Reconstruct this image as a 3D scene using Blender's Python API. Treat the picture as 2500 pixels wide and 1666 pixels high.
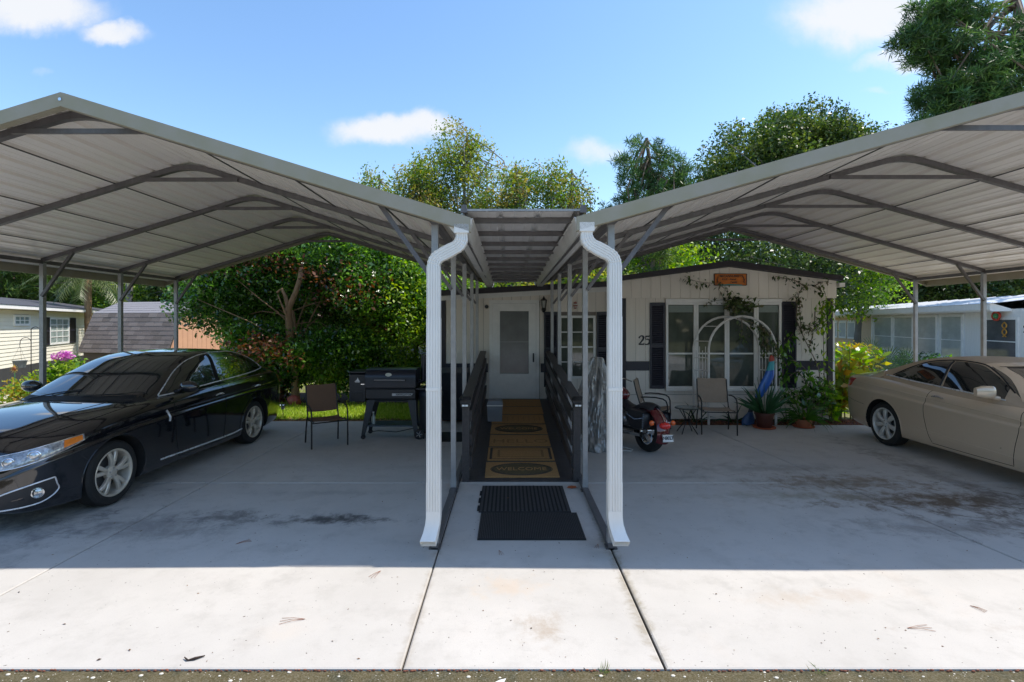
import bpy, bmesh, math, random
import numpy as np
from mathutils import Vector, Matrix, Euler
from mathutils.bvhtree import BVHTree
from math import sin, cos, pi, radians, sqrt, atan2

for o in list(bpy.data.objects):
    bpy.data.objects.remove(o)
SC = bpy.context.scene
COL = SC.collection
R = random.Random(7)
RN = np.random.default_rng(11)

# ---------------------------------------------------------------- camera
cam = bpy.data.cameras.new("camera")
cam.lens = 18.0; cam.sensor_width = 36.0
cam.shift_x = 9/2500.0
cam.shift_y = -46/2500.0
cam.clip_start = 0.05; cam.clip_end = 2000
co = bpy.data.objects.new("camera", cam); COL.objects.link(co)
co.location = (0, 0, 2.0); co.rotation_euler = (radians(90), 0, 0)
SC.camera = co

# ---------------------------------------------------------------- sky, sun, exposure
SUN_EL = radians(60); SUNV = Vector((0.42, 0.036, 0)).normalized()*cos(SUN_EL) + Vector((0, 0, sin(SUN_EL)))
W = bpy.data.worlds.new("World"); SC.world = W; W.use_nodes = True
def build_world():
    nt = W.node_tree; nt.nodes.clear(); N = nt.nodes; L = nt.links
    out = N.new('ShaderNodeOutputWorld'); bg = N.new('ShaderNodeBackground')
    sky = N.new('ShaderNodeTexSky'); sky.sky_type = 'NISHITA'; sky.sun_disc = False
    sky.sun_elevation = SUN_EL; sky.sun_rotation = atan2(SUNV.x, SUNV.y)
    sky.air_density = 1.25; sky.dust_density = 0.6; sky.ozone_density = 3.2; sky.altitude = 0
    bg.inputs['Strength'].default_value = 0.088
    tc = N.new('ShaderNodeTexCoord'); sep = N.new('ShaderNodeSeparateXYZ')
    L.new(tc.outputs['Generated'], sep.inputs[0])
    def m(op, a, b=None, c=None):
        n = N.new('ShaderNodeMath'); n.operation = op
        for i, v in enumerate((a, b, c)):
            if v is None: continue
            if isinstance(v, (int, float)): n.inputs[i].default_value = v
            else: L.new(v, n.inputs[i])
        return n.outputs[0]
    ay = m('MAXIMUM', m('ABSOLUTE', sep.outputs[1]), 0.05)
    u = m('DIVIDE', sep.outputs[0], ay); v = m('DIVIDE', sep.outputs[2], ay)
    comb = N.new('ShaderNodeCombineXYZ'); L.new(u, comb.inputs[0]); L.new(v, comb.inputs[1])
    def noise(scale, detail, rough, vec, dist=0.0):
        n = N.new('ShaderNodeTexNoise'); n.inputs['Scale'].default_value = scale; n.inputs['Detail'].default_value = detail
        n.inputs['Roughness'].default_value = rough; n.inputs['Distortion'].default_value = dist
        L.new(vec, n.inputs['Vector']); return n
    n1 = noise(7.0, 5, .6, comb.outputs[0]); n2 = noise(26.0, 4, .65, comb.outputs[0])
    sc_ = N.new('ShaderNodeVectorMath'); sc_.operation = 'SUBTRACT'; L.new(n1.outputs['Color'], sc_.inputs[0]); sc_.inputs[1].default_value = (.5, .5, .5)
    s2 = N.new('ShaderNodeVectorMath'); s2.operation = 'SCALE'; L.new(sc_.outputs[0], s2.inputs[0]); s2.inputs['Scale'].default_value = 0.088
    dv = N.new('ShaderNodeVectorMath'); dv.operation = 'ADD'; L.new(comb.outputs[0], dv.inputs[0]); L.new(s2.outputs[0], dv.inputs[1])
    clouds = [(90, 25, 185, 62, 1.0), (275, 72, 95, 32, .85), (935, 312, 145, 46, 1.0), (1035, 300, 100, 40, .9), (1458, 362, 100, 38, .6),
              (2110, 40, 215, 100, .95), (2200, 158, 130, 32, .7), (2142, 228, 50, 11, .35), (98, 177, 26, 16, .3), (560, 285, 60, 12, .12),
              (-900, 250, 330, 90, .8), (3500, 120, 350, 110, .8), (4600, 380, 500, 80, .7), (1200, -900, 500, 160, .5), (-400, -500, 400, 110, .6)]
    acc = None
    for (cx, cy, rx, ry, st) in clouds:
        a = N.new('ShaderNodeVectorMath'); a.operation = 'SUBTRACT'; L.new(dv.outputs[0], a.inputs[0])
        a.inputs[1].default_value = ((cx-1241)/1250, (787-cy)/1250, 0)
        b = N.new('ShaderNodeVectorMath'); b.operation = 'MULTIPLY'; L.new(a.outputs[0], b.inputs[0])
        b.inputs[1].default_value = (1250/rx, 1250/ry, 0)
        ln = N.new('ShaderNodeVectorMath'); ln.operation = 'LENGTH'; L.new(b.outputs[0], ln.inputs[0])
        mr = N.new('ShaderNodeMapRange'); mr.interpolation_type = 'SMOOTHSTEP'
        L.new(ln.outputs['Value'], mr.inputs['Value']); mr.inputs['From Min'].default_value = 0.15; mr.inputs['From Max'].default_value = 1.45
        mr.inputs['To Min'].default_value = st; mr.inputs['To Max'].default_value = 0
        acc = mr.outputs[0] if acc is None else m('MAXIMUM', acc, mr.outputs[0])
    wis = m('MULTIPLY_ADD', n2.outputs['Fac'], 0.7, 0.62)
    msk = N.new('ShaderNodeMapRange'); msk.interpolation_type = 'SMOOTHSTEP'
    L.new(m('MULTIPLY', acc, wis), msk.inputs['Value']); msk.inputs['From Min'].default_value = .10; msk.inputs['From Max'].default_value = .85
    up = m('GREATER_THAN', sep.outputs[2], 0.0)
    fac = m('MULTIPLY', m('MULTIPLY', msk.outputs[0], up), .93)
    sat = N.new('ShaderNodeHueSaturation'); sat.inputs['Saturation'].default_value = 1.1; L.new(sky.outputs[0], sat.inputs['Color'])
    mix = N.new('ShaderNodeMix'); mix.data_type = 'RGBA'
    L.new(fac, mix.inputs['Factor']); L.new(sat.outputs[0], mix.inputs[6])
    mix.inputs[7].default_value = (3.8, 3.85, 3.95, 1)
    L.new(mix.outputs[2], bg.inputs['Color']); L.new(bg.outputs[0], out.inputs['Surface'])
build_world()
sl = bpy.data.lights.new("sun", 'SUN'); sl.energy = 2.05; sl.angle = radians(.53); sl.color = (1.0, .935, .84)
so = bpy.data.objects.new("sun", sl); COL.objects.link(so)
so.rotation_euler = SUNV.to_track_quat('Z', 'Y').to_euler()
so.location = (0, 0, 40)
SC.view_settings.view_transform = 'Standard'; SC.view_settings.look = 'None'
SC.view_settings.gamma = 1; SC.view_settings.use_curve_mapping = False
SC.view_settings.exposure = 1.5
SC.render.engine = 'CYCLES'
SC.render.resolution_x = 1024; SC.render.resolution_y = 682
try:
    SC.cycles.max_bounces = 12; SC.cycles.diffuse_bounces = 8; SC.cycles.glossy_bounces = 4
    SC.cycles.transparent_max_bounces = 8; SC.cycles.caustics_reflective = False; SC.cycles.caustics_refractive = False
except Exception: pass

# ---------------------------------------------------------------- materials
MATS = {}
def mat(name, col, rough=.6, metal=0, var=.08, scale=6, bump=0, bscale=40, coat=0, spec=.5, streak=None, col2=None, c2amt=.5, emit=None):
    """principled material with noise colour variation, optional second colour in patches, optional bump"""
    if name in MATS: return MATS[name]
    M = bpy.data.materials.new(name); M.use_nodes = True; nt = M.node_tree; N = nt.nodes; L = nt.links
    B = N['Principled BSDF']
    B.inputs['Roughness'].default_value = rough; B.inputs['Metallic'].default_value = metal
    if 'Specular IOR Level' in B.inputs: B.inputs['Specular IOR Level'].default_value = spec
    if coat: B.inputs['Coat Weight'].default_value = coat; B.inputs['Coat Roughness'].default_value = .03
    tc = N.new('ShaderNodeTexCoord'); mp = N.new('ShaderNodeMapping'); L.new(tc.outputs['Object'], mp.inputs[0])
    if streak: mp.inputs['Scale'].default_value = streak
    nz = N.new('ShaderNodeTexNoise'); nz.inputs['Scale'].default_value = scale; nz.inputs['Detail'].default_value = 5; nz.inputs['Roughness'].default_value = .6
    L.new(mp.outputs[0], nz.inputs['Vector'])
    rp = N.new('ShaderNodeValToRGB'); e = rp.color_ramp.elements
    c2 = col2 or tuple(c*.75 for c in col)
    e[0].position = .3; e[1].position = .7
    e[0].color = (*[a*(1-var) for a in col], 1); e[1].color = (*[min(1, a*(1+var)) for a in col], 1)
    if col2:
        e[0].color = (*[a*(1-c2amt)+b*c2amt for a, b in zip(col, c2)], 1)
    L.new(nz.outputs['Fac'], rp.inputs[0]); L.new(rp.outputs[0], B.inputs['Base Color'])
    rr = N.new('ShaderNodeMapRange'); L.new(nz.outputs['Fac'], rr.inputs[0]); rr.inputs['To Min'].default_value = max(0, rough-.06*(rough > .1)); rr.inputs['To Max'].default_value = min(1, rough+.06*(rough > .1))
    L.new(rr.outputs[0], B.inputs['Roughness'])
    if bump:
        n3 = N.new('ShaderNodeTexNoise'); n3.inputs['Scale'].default_value = bscale; n3.inputs['Detail'].default_value = 4
        L.new(mp.outputs[0], n3.inputs['Vector'])
        bp = N.new('ShaderNodeBump'); bp.inputs['Strength'].default_value = min(1, bump); bp.inputs['Distance'].default_value = .01
        L.new(n3.outputs['Fac'], bp.inputs['Height']); L.new(bp.outputs[0], B.inputs['Normal'])
    if emit:
        B.inputs['Emission Color'].default_value = (*col, 1); B.inputs['Emission Strength'].default_value = emit
    MATS[name] = M; return M

def leafmat(name, cols, trans=.35, rough=.45, spec=.5):
    """leaf material: colour picked per leaf from the face attribute 'shade'"""
    if name in MATS: return MATS[name]
    M = bpy.data.materials.new(name); M.use_nodes = True; nt = M.node_tree; N = nt.nodes; L = nt.links
    B = N['Principled BSDF']; out = N['Material Output']
    at = N.new('ShaderNodeAttribute'); at.attribute_name = 'shade'
    rp = N.new('ShaderNodeValToRGB'); e = rp.color_ramp.elements
    while len(e) < len(cols): e.new(.5)
    for i, c in enumerate(cols):
        e[i].position = i/(len(cols)-1) if len(cols) > 1 else 0; e[i].color = (*c, 1)
    L.new(at.outputs['Fac'], rp.inputs[0]); L.new(rp.outputs[0], B.inputs['Base Color'])
    B.inputs['Roughness'].default_value = rough
    B.inputs['Specular IOR Level'].default_value = spec
    tr = N.new('ShaderNodeBsdfTranslucent')
    h = N.new('ShaderNodeHueSaturation'); h.inputs['Value'].default_value = 1.7; h.inputs['Saturation'].default_value = 1.12
    L.new(rp.outputs[0], h.inputs['Color']); L.new(h.outputs[0], tr.inputs['Color'])
    mx = N.new('ShaderNodeMixShader'); mx.inputs[0].default_value = trans
    L.new(B.outputs[0], mx.inputs[1]); L.new(tr.outputs[0], mx.inputs[2]); L.new(mx.outputs[0], out.inputs['Surface'])
    MATS[name] = M; return M

# ---------------------------------------------------------------- object helpers
def tag(o, label=None, cat=None, group=None, kind=None):
    if label: o['label'] = label
    if cat: o['category'] = cat
    if group: o['group'] = group
    if kind: o['kind'] = kind
    return o
def thing(name, label, cat, loc=(0, 0, 0), group=None):
    o = bpy.data.objects.new(name, None); COL.objects.link(o); o.location = loc; o.empty_display_size = .2
    return tag(o, label, cat, group)
def origin(o):
    v = Vector((0, 0, 0))
    while o is not None: v += o.location; o = o.parent
    return v
def copy_tree(o, parent=None):
    c = o.copy(); COL.objects.link(c); c.parent = parent
    for ch in list(o.children): copy_tree(ch, c)
    return c

class MB:
    """collects faces and links them as ONE mesh object"""
    def __init__(s): s.v = []; s.f = []; s.m = []; s.cur = 0
    def add(s, vs, fs):
        b = len(s.v); s.v += [tuple(v) for v in vs]; s.f += [tuple(i+b for i in f) for f in fs]; s.m += [s.cur]*len(fs); return s
    def box(s, c, d, rot=None):
        hx, hy, hz = d[0]/2, d[1]/2, d[2]/2
        vs = [Vector((x*hx, y*hy, z*hz)) for x in (-1, 1) for y in (-1, 1) for z in (-1, 1)]
        if rot is not None:
            Mx = rot if isinstance(rot, Matrix) else Euler(rot).to_matrix()
            vs = [Mx @ v for v in vs]
        c = Vector(c)
        return s.add([v+c for v in vs], [(0, 1, 3, 2), (4, 6, 7, 5), (0, 4, 5, 1), (2, 3, 7, 6), (0, 2, 6, 4), (1, 5, 7, 3)])
    def b2(s, lo, hi):
        return s.box([(a+b)/2 for a, b in zip(lo, hi)], [abs(b-a) for a, b in zip(lo, hi)])
    def prism(s, poly, vec):
        """polygon (3d points) extruded by vec"""
        n = len(poly); p = [Vector(q) for q in poly]; vec = Vector(vec)
        return s.add(p+[q+vec for q in p], [tuple(range(n-1, -1, -1)), tuple(range(n, 2*n))]+[(i, (i+1) % n, (i+1) % n+n, i+n) for i in range(n)])
    def sweep(s, path, sec, side, caps=True, scales=None, closed=False):
        """section (list of (n,side) pairs) along a path lying in the plane normal to 'side'"""
        side = Vector(side).normalized(); P = [Vector(p) for p in path]; k = len(P); m = len(sec); vs = []
        for i, p in enumerate(P):
            if closed: a, b = P[i-1], P[(i+1) % k]
            else: a = P[max(0, i-1)]; b = P[min(k-1, i+1)]
            t = (b-a).normalized(); n = side.cross(t).normalized()
            sc = 1.0
            if (closed or 0 < i < k-1):
                t1 = (p-a).normalized(); d = max(.5, min(1, t1.dot(t))); sc = 1/d
            q = scales[i] if scales else 1.0
            for (u, w) in sec: vs.append(p + n*u*sc*q + side*w*q)
        fs = []
        for i in range(k if closed else k-1):
            j = (i+1) % k
            for e in range(m):
                g = (e+1) % m; fs.append((i*m+e, i*m+g, j*m+g, j*m+e))
        if caps and not closed: fs += [tuple(range(m-1, -1, -1)), tuple((k-1)*m+e for e in range(m))]
        return s.add(vs, fs)
    def tube(s, path, r, n=8, caps=True, closed=False):
        P = [Vector(p) for p in path]; k = len(P); rr = r if isinstance(r, (list, tuple)) else [r]*k; vs = []
        up = None
        for i, p in enumerate(P):
            if closed: a, b = P[i-1], P[(i+1) % k]
            else: a = P[max(0, i-1)]; b = P[min(k-1, i+1)]
            t = (b-a).normalized() if (b-a).length > 1e-9 else Vector((0, 0, 1))
            if up is None:
                up = Vector((0, 0, 1)) if abs(t.z) < .9 else Vector((1, 0, 0))
            up = (up - t*up.dot(t))
            if up.length < 1e-6: up = Vector((1, 0, 0)) - t*t.x
            up.normalize(); sd = t.cross(up)
            for e in range(n):
                a2 = 2*pi*e/n; vs.append(p+(up*cos(a2)+sd*sin(a2))*rr[i])
        fs = []
        for i in range(k if closed else k-1):
            j = (i+1) % k
            for e in range(n):
                g = (e+1) % n; fs.append((i*n+e, j*n+e, j*n+g, i*n+g))
        if caps and not closed: fs += [tuple(range(n)), tuple((k-1)*n+e for e in reversed(range(n)))]
        return s.add(vs, fs)
    def lathe(s, prof, c=(0, 0, 0), n=24, axis='z', caps=True):
        c = Vector(c); vs = []
        for (r, h) in prof:
            for e in range(n):
                a = 2*pi*e/n; x, y = r*cos(a), r*sin(a)
                vs.append(c+(Vector((x, y, h)) if axis == 'z' else Vector((x, h, y)) if axis == 'y' else Vector((h, x, y))))
        k = len(prof); fs = [(i*n+e, i*n+(e+1) % n, (i+1)*n+(e+1) % n, (i+1)*n+e) for i in range(k-1) for e in range(n)]
        if caps: fs += [tuple(reversed(range(n))), tuple((k-1)*n+e for e in range(n))]
        return s.add(vs, fs)
    def ball(s, c, r, n=12, m=8):
        c = Vector(c); r = r if isinstance(r, (tuple, list)) else (r, r, r); vs = []
        for i in range(m+1):
            ph = pi*i/m
            for e in range(n):
                a = 2*pi*e/n; vs.append(c+Vector((sin(ph)*cos(a)*r[0], sin(ph)*sin(a)*r[1], cos(ph)*r[2])))
        return s.add(vs, [(i*n+e, (i+1)*n+e, (i+1)*n+(e+1) % n, i*n+(e+1) % n) for i in range(m) for e in range(n)])
    def grid(s, rows, closed_u=False):
        k = len(rows); m = len(rows[0]); vs = [p for r in rows for p in r]
        return s.add(vs, [(i*m+e, i*m+(e+1) % m, (i+1)*m+(e+1) % m, (i+1)*m+e) for i in range(k-1) for e in range(m if closed_u else m-1)])
    def build(s, name, mt, parent=None, smooth=False, angle=35, local=False, fixn=True):
        off = Vector((0, 0, 0)) if (parent is None or local) else origin(parent)
        me = bpy.data.meshes.new(name)
        vs = [(v[0]-off.x, v[1]-off.y, v[2]-off.z) for v in s.v]
        me.from_pydata(vs, [], s.f)
        mts = mt if isinstance(mt, (list, tuple)) else [mt]
        for q in mts: me.materials.append(q)
        if len(mts) > 1: me.polygons.foreach_set('material_index', s.m)
        if fixn:
            bm = bmesh.new(); bm.from_mesh(me); bmesh.ops.recalc_face_normals(bm, faces=bm.faces); bm.to_mesh(me); bm.free()
        if smooth:
            me.polygons.foreach_set('use_smooth', [True]*len(me.polygons))
            try: me.set_sharp_from_angle(angle=radians(angle))
            except Exception: pass
        me.update()
        o = bpy.data.objects.new(name, me); COL.objects.link(o); o.parent = parent
        return o

UNIT = {}
def unit(mt, bev=.0):
    key = (mt.name, 'cube')
    if key not in UNIT:
        b = MB(); b.box((0, 0, 0), (1, 1, 1)); me = bpy.data.meshes.new('board'); me.from_pydata(b.v, [], b.f); me.materials.append(mt)
        bm = bmesh.new(); bm.from_mesh(me); bmesh.ops.recalc_face_normals(bm, faces=bm.faces); bm.to_mesh(me); bm.free(); UNIT[key] = me
    return UNIT[key]
def piece(name, mt, parent, lo, hi, rotz=0, label=None):
    """box-shaped piece sharing one unit mesh per material (lo,hi corners in world)"""
    o = bpy.data.objects.new(name, unit(mt)); COL.objects.link(o); o.parent = parent
    c = Vector([(a+b)/2 for a, b in zip(lo, hi)])-(origin(parent) if parent else Vector((0, 0, 0)))
    o.location = c; o.scale = [max(1e-4, abs(b-a)) for a, b in zip(lo, hi)]; o.rotation_euler.z = rotz
    if label: o['label'] = label
    return o
def inst(name, me, parent, loc, rot=(0, 0, 0), scale=(1, 1, 1)):
    o = bpy.data.objects.new(name, me); COL.objects.link(o); o.parent = parent
    o.location = Vector(loc)-(origin(parent) if parent else Vector((0, 0, 0))); o.rotation_euler = rot; o.scale = scale
    return o
def PX(x, D): return (x-1241)*D/1250
def PZ(y, D): return 2-(y-787)*D/1250
def arc(c, r, a0, a1, n, plane='xz', y=0):
    out = []
    for i in range(n+1):
        a = a0+(a1-a0)*i/n; p, q = c[0]+r*cos(a), c[1]+r*sin(a)
        out.append((p, y, q) if plane == 'xz' else (p, q, y) if plane == 'xy' else (y, p, q))
    return out
def text_obj(txt, size, mt, parent, loc, rot, name='lettering', ext=.003, sx=1, align='CENTER', bold=0.0, shear=0):
    cu = bpy.data.curves.new(name, 'FONT'); cu.body = txt; cu.size = size; cu.extrude = ext; cu.align_x = align; cu.align_y = 'CENTER'; cu.offset = bold; cu.shear = shear
    cu.resolution_u = 3
    tmp = bpy.data.objects.new('tmp', cu); COL.objects.link(tmp)
    dg = bpy.context.evaluated_depsgraph_get(); dg.update()
    me = bpy.data.meshes.new_from_object(tmp.evaluated_get(dg)); bpy.data.objects.remove(tmp)
    me.materials.clear(); me.materials.append(mt)
    o = bpy.data.objects.new(name, me); COL.objects.link(o); o.parent = parent
    o.location = Vector(loc)-(origin(parent) if parent else Vector((0, 0, 0))); o.rotation_euler = rot; o.scale = (sx, 1, 1)
    return o

# ---------------------------------------------------------------- shared materials
def concrete_mat():
    M = bpy.data.materials.new('concrete'); M.use_nodes = True; nt = M.node_tree; N = nt.nodes; L = nt.links; B = N['Principled BSDF']
    B.inputs['Roughness'].default_value = .82
    g = N.new('ShaderNodeNewGeometry')
    def nz(scale, det, ro=.6, vec=None, dist=0):
        n = N.new('ShaderNodeTexNoise'); n.inputs['Scale'].default_value = scale; n.inputs['Detail'].default_value = det; n.inputs['Roughness'].default_value = ro; n.inputs['Distortion'].default_value = dist
        L.new(vec or g.outputs['Position'], n.inputs['Vector']); return n.outputs['Fac']
    def mr(v, a, b, c=0, d=1, sm=True):
        n = N.new('ShaderNodeMapRange'); n.interpolation_type = 'SMOOTHSTEP' if sm else 'LINEAR'; L.new(v, n.inputs[0])
        for i, q in zip((1, 2, 3, 4), (a, b, c, d)): n.inputs[i].default_value = q
        return n.outputs[0]
    def mm(op, a, b):
        n = N.new('ShaderNodeMath'); n.operation = op
        for i, v in enumerate((a, b)):
            if isinstance(v, (int, float)): n.inputs[i].default_value = v
            else: L.new(v, n.inputs[i])
        return n.outputs[0]
    def mix(f, a, b):
        n = N.new('ShaderNodeMix'); n.data_type = 'RGBA'
        if isinstance(f, (int, float)): n.inputs[0].default_value = f
        else: L.new(f, n.inputs[0])
        for i, v in ((6, a), (7, b)):
            if isinstance(v, tuple): n.inputs[i].default_value = (*v, 1)
            else: L.new(v, n.inputs[i])
        return n.outputs[2]
    c = mix(mr(nz(.55, 5), .3, .7), (.455, .43, .395), (.53, .50, .46))
    c = mix(mr(nz(3.2, 6, .7), .45, .75), c, (.42, .395, .36))
    c = mix(mm('MULTIPLY', mr(nz(120, 3, .5), .5, .8), .35), c, (.36, .34, .32))
    # warm blotches
    c = mix(mm('MULTIPLY', mr(nz(1.1, 4, .6), .56, .78), .35), c, (.50, .41, .33))
    # dark specks
    c = mix(mr(nz(38, 2, .5), .715, .74), c, (.10, .085, .07))
    # fine grey crazing / water marks
    c = mix(mm('MULTIPLY', mr(nz(9, 7, .75, dist=1.5), .60, .72), .30), c, (.26, .25, .24))
    # oil and tyre stains where cars stand: (x, y, rx, ry, strength, colour)
    stains = [(-1.75, 5.2, .62, .17, .95, (.09, .085, .08)), (-2.9, 5.25, .5, .2, .75, (.15, .14, .13)), (-3.5, 5.0, 1.0, .45, .55, (.2, .19, .18)),
              (4.9, 5.75, 1.5, .5, 1, (.13, .085, .05)), (4.1, 6.4, 1.3, .4, .8, (.22, .17, .12)), (6.2, 5.1, 1.6, .7, .9, (.10, .075, .055)), (4.3, 5.0, 1.4, .3, .5, (.2, .18, .16)),
              (-5.2, 5.6, 1.2, 1.4, .6, (.12, .12, .12)), (2.0, 3.7, .3, .14, .3, (.42, .33, .24)), (2.45, 3.75, .35, .12, .4, (.42, .34, .27)), (.0, 3.85, .3, .2, .35, (.55, .42, .30)), (3.6, 7.0, 1.5, .3, .5, (.26, .23, .2)), (2.2, 6.6, .8, .15, .45, (.25, .24, .22)), (5.6, 6.7, .28, 2.4, .5, (.16, .14, .12)), (-4.4, 4.3, .3, 1.6, .35, (.25, .24, .23)), (3.3, 5.9, 1.2, .25, .5, (.30, .27, .20)), (.905, 4.2, .07, 2.2, .8, (.30, .26, .20)), (-.615, 3.6, .05, 1.6, .6, (.36, .32, .27)), (4.5, 3.35, 1.6, .05, .6, (.36, .31, .26)), (.2, 3.35, .16, .2, .6, (.34, .27, .2)), (-2.1, 6.0, 1.0, .12, .3, (.25, .24, .23))]
    sep = N.new('ShaderNodeSeparateXYZ'); L.new(g.outputs['Position'], sep.inputs[0])
    nn = nz(4.2, 9, .78, dist=.35)
    for (sx, sy, rx, ry, st, cc) in stains:
        u = mm('DIVIDE', mm('SUBTRACT', sep.outputs[0], sx), rx); v = mm('DIVIDE', mm('SUBTRACT', sep.outputs[1], sy), ry)
        d = mm('SQRT', mm('ADD', mm('MULTIPLY', u, u), mm('MULTIPLY', v, v)), 0)
        k = mm('MULTIPLY', mr(mm('ADD', d, mm('MULTIPLY', mm('SUBTRACT', nn, .5), 4.5)), -.1, 1.15, 1, 0), min(1.0, st*1.15))
        c = mix(k, c, cc)
    L.new(c, B.inputs['Base Color'])
    bp = N.new('ShaderNodeBump'); bp.inputs['Strength'].default_value = .35; bp.inputs['Distance'].default_value = .004
    L.new(nz(160, 3), bp.inputs['Height']); L.new(bp.outputs[0], B.inputs['Normal'])
    return M
MCON = concrete_mat()
def road_mat():
    M = bpy.data.materials.new('mossy_asphalt'); M.use_nodes = True; nt = M.node_tree; N = nt.nodes; L = nt.links; B = N['Principled BSDF']
    B.inputs['Roughness'].default_value = .9; g = N.new('ShaderNodeNewGeometry')
    def ramp(scale, stops, det=6):
        n = N.new('ShaderNodeTexNoise'); n.inputs['Scale'].default_value = scale; n.inputs['Detail'].default_value = det; n.inputs['Roughness'].default_value = .7
        L.new(g.outputs['Position'], n.inputs[0]); r = N.new('ShaderNodeValToRGB'); e = r.color_ramp.elements
        while len(e) < len(stops): e.new(.5)
        for i, (p, c) in enumerate(stops): e[i].position = p; e[i].color = (*c, 1)
        L.new(n.outputs['Fac'], r.inputs[0]); return r.outputs[0], n.outputs['Fac']
    a, _ = ramp(5, [(.3, (.035, .035, .010)), (.5, (.085, .065, .02)), (.68, (.11, .085, .035)), (.8, (.12, .09, .05))])
    b, f = ramp(90, [(.42, (.03, .03, .02)), (.58, (.25, .24, .2)), (.7, (.5, .48, .42))], 3)
    mx = N.new('ShaderNodeMix'); mx.data_type = 'RGBA'; mx.inputs[0].default_value = .2; L.new(a, mx.inputs[6]); L.new(b, mx.inputs[7]); L.new(mx.outputs[2], B.inputs['Base Color'])
    bp = N.new('ShaderNodeBump'); bp.inputs['Strength'].default_value = .8; bp.inputs['Distance'].default_value = .01; L.new(f, bp.inputs['Height']); L.new(bp.outputs[0], B.inputs['Normal'])
    return M
MROAD = road_mat()
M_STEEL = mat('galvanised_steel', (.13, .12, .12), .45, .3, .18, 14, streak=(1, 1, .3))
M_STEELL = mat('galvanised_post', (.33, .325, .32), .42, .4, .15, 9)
M_PANEL = mat('painted_roof_sheet', (.84, .79, .73), .36, .0, .04, 2.5, streak=(3, .4, 1), coat=.15)
M_FASC = mat('roof_trim', (.30, .275, .225), .6, 0, .10, 3, col2=(.27, .25, .13), c2amt=.55)
M_WHITE = mat('white_gutter_paint', (.80, .78, .74), .38, 0, .04, 5, col2=(.60, .56, .48), c2amt=.45, streak=(1, 1, .25))
M_GUT = mat('gutter_paint', (.70, .69, .66), .4, 0, .05, 6, col2=(.50, .49, .46), c2amt=.45)
M_SIDE = mat('cream_siding', (.82, .745, .655), .62, 0, .05, 3, bump=.15, bscale=25, streak=(1, 1, .15))
M_BLACKT = mat('dark_plum_trim', (.022, .016, .022), .45, 0, .2, 5)
M_SHUT = mat('navy_black_shutter', (.022, .020, .032), .42, 0, .15, 6)
M_WTRIM = mat('white_trim', (.84, .81, .77), .5, 0, .05, 7)
M_DECK = mat('dark_stain_wood', (.052, .044, .042), .5, 0, .3, 10, bump=.3, bscale=30, streak=(3, .3, 3))
M_GLASS = mat('dark_window_glass', (.085, .095, .08), .04, 0, .35, 1.6, spec=.8)
M_GLASS2 = mat('screen_glass', (.17, .17, .175), .16, 0, .18, 3, spec=.5)
M_BLK = mat('black_metal', (.018, .018, .02), .4, .2, .2, 10)
M_RUB = mat('black_rubber', (.016, .016, .016), .75, 0, .2, 30, bump=.2, bscale=60)
M_BRT = mat('bright_metal_trim', (.72, .72, .73), .28, .35, .03, 10)
M_CHR = mat('chrome', (.75, .75, .76), .12, 1.0, .03, 10)
# ================================================================ GROUND
g = MB(); g.grid([[(x, y, -.06) for x in np.linspace(-150, 150, 9)] for y in np.linspace(3.5, 170, 7)])
M_EARTH = mat('grassy_earth', (.10, .12, .035), .95, 0, .3, .8, bump=.6, bscale=14, col2=(.14, .10, .06), c2amt=.8)
tag(g.build('ground', M_EARTH), kind='structure')
g = MB(); g.grid([[(x, y, -.06) for x in np.linspace(-150, 150, 9)] for y in np.linspace(-60, -5, 5)])
tag(g.build('ground', M_EARTH), kind='structure')
g = MB(); g.b2((-60, 2.2, -.25), (60, 2.955, -.014)); tag(g.build('road', MROAD), kind='structure')
g = MB(); g.b2((-60, -4.0, -.25), (60, 2.2, -.045)); tag(g.build('road', mat('pale_bounce_asphalt', (.34, .33, .31), .9, 0, .12, 3, bump=.6, bscale=70)), kind='structure')  # unseen road behind the camera, paled to bounce light under the roofs
g = MB(); g.b2((-9, -12.0, -.25), (10, -4.0, -.03)); tag(g.build('added_bounce_pad', mat('bounce_pad_concrete', (.58, .55, .50), .85, 0, .08, 1)), kind='structure')  # unseen pale pad added across the road to bounce light back
M_JOINT = mat('joint_filler', (.045, .038, .032), .95, 0, .4, 40)
g = MB(); g.b2((-8.6, 2.968, -.3), (9.5, 9.93, -.022)); g.b2((-8.6, 9.93, -.3), (-.78, 10.33, -.022))
tag(g.build('driveway_base', M_JOINT), kind='structure')
drive = bpy.data.objects.new('driveway', None); COL.objects.link(drive); drive['kind'] = 'structure'
def slab(poly):
    b = MB(); p = [(x, y, -.15) for x, y in poly]; n = len(p)
    me_v = [Vector(q) for q in p]; top = [Vector((x, y, -.006)) for x, y in poly]
    cx = sum(q.x for q in top)/n; cy = sum(q.y for q in top)/n
    ins = []
    for q in top:
        d = Vector((cx-q.x, cy-q.y, 0)); ins.append(Vector((q.x+math.copysign(.009, d.x), q.y+math.copysign(.009, d.y), 0)))
    b.add(me_v+top+ins, [tuple(range(2*n, 3*n))]+[(i, (i+1) % n, (i+1) % n+n, i+n) for i in range(n)]+[(i+n, (i+1) % n+n, (i+1) % n+2*n, i+2*n) for i in range(n)])
    return b.build('concrete_slab', MCON, drive)
J = .006
xl = [(-8.6, -8.6), (-3.72, -3.72), (-.613, -.613)]      # joints of the left drive
rows = [2.96, 6.37, 10.35]
for i in range(2):
    for j in range(2):
        a, b_ = xl[i][0]+(J if i else 0), xl[i+1][0]-J; y0, y1 = rows[j]+(J if j else 0), rows[j+1]-(J if j == 0 else 0)
        slab([(a, y0), (b_, y0), (b_, y1), (a, y1)])
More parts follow.
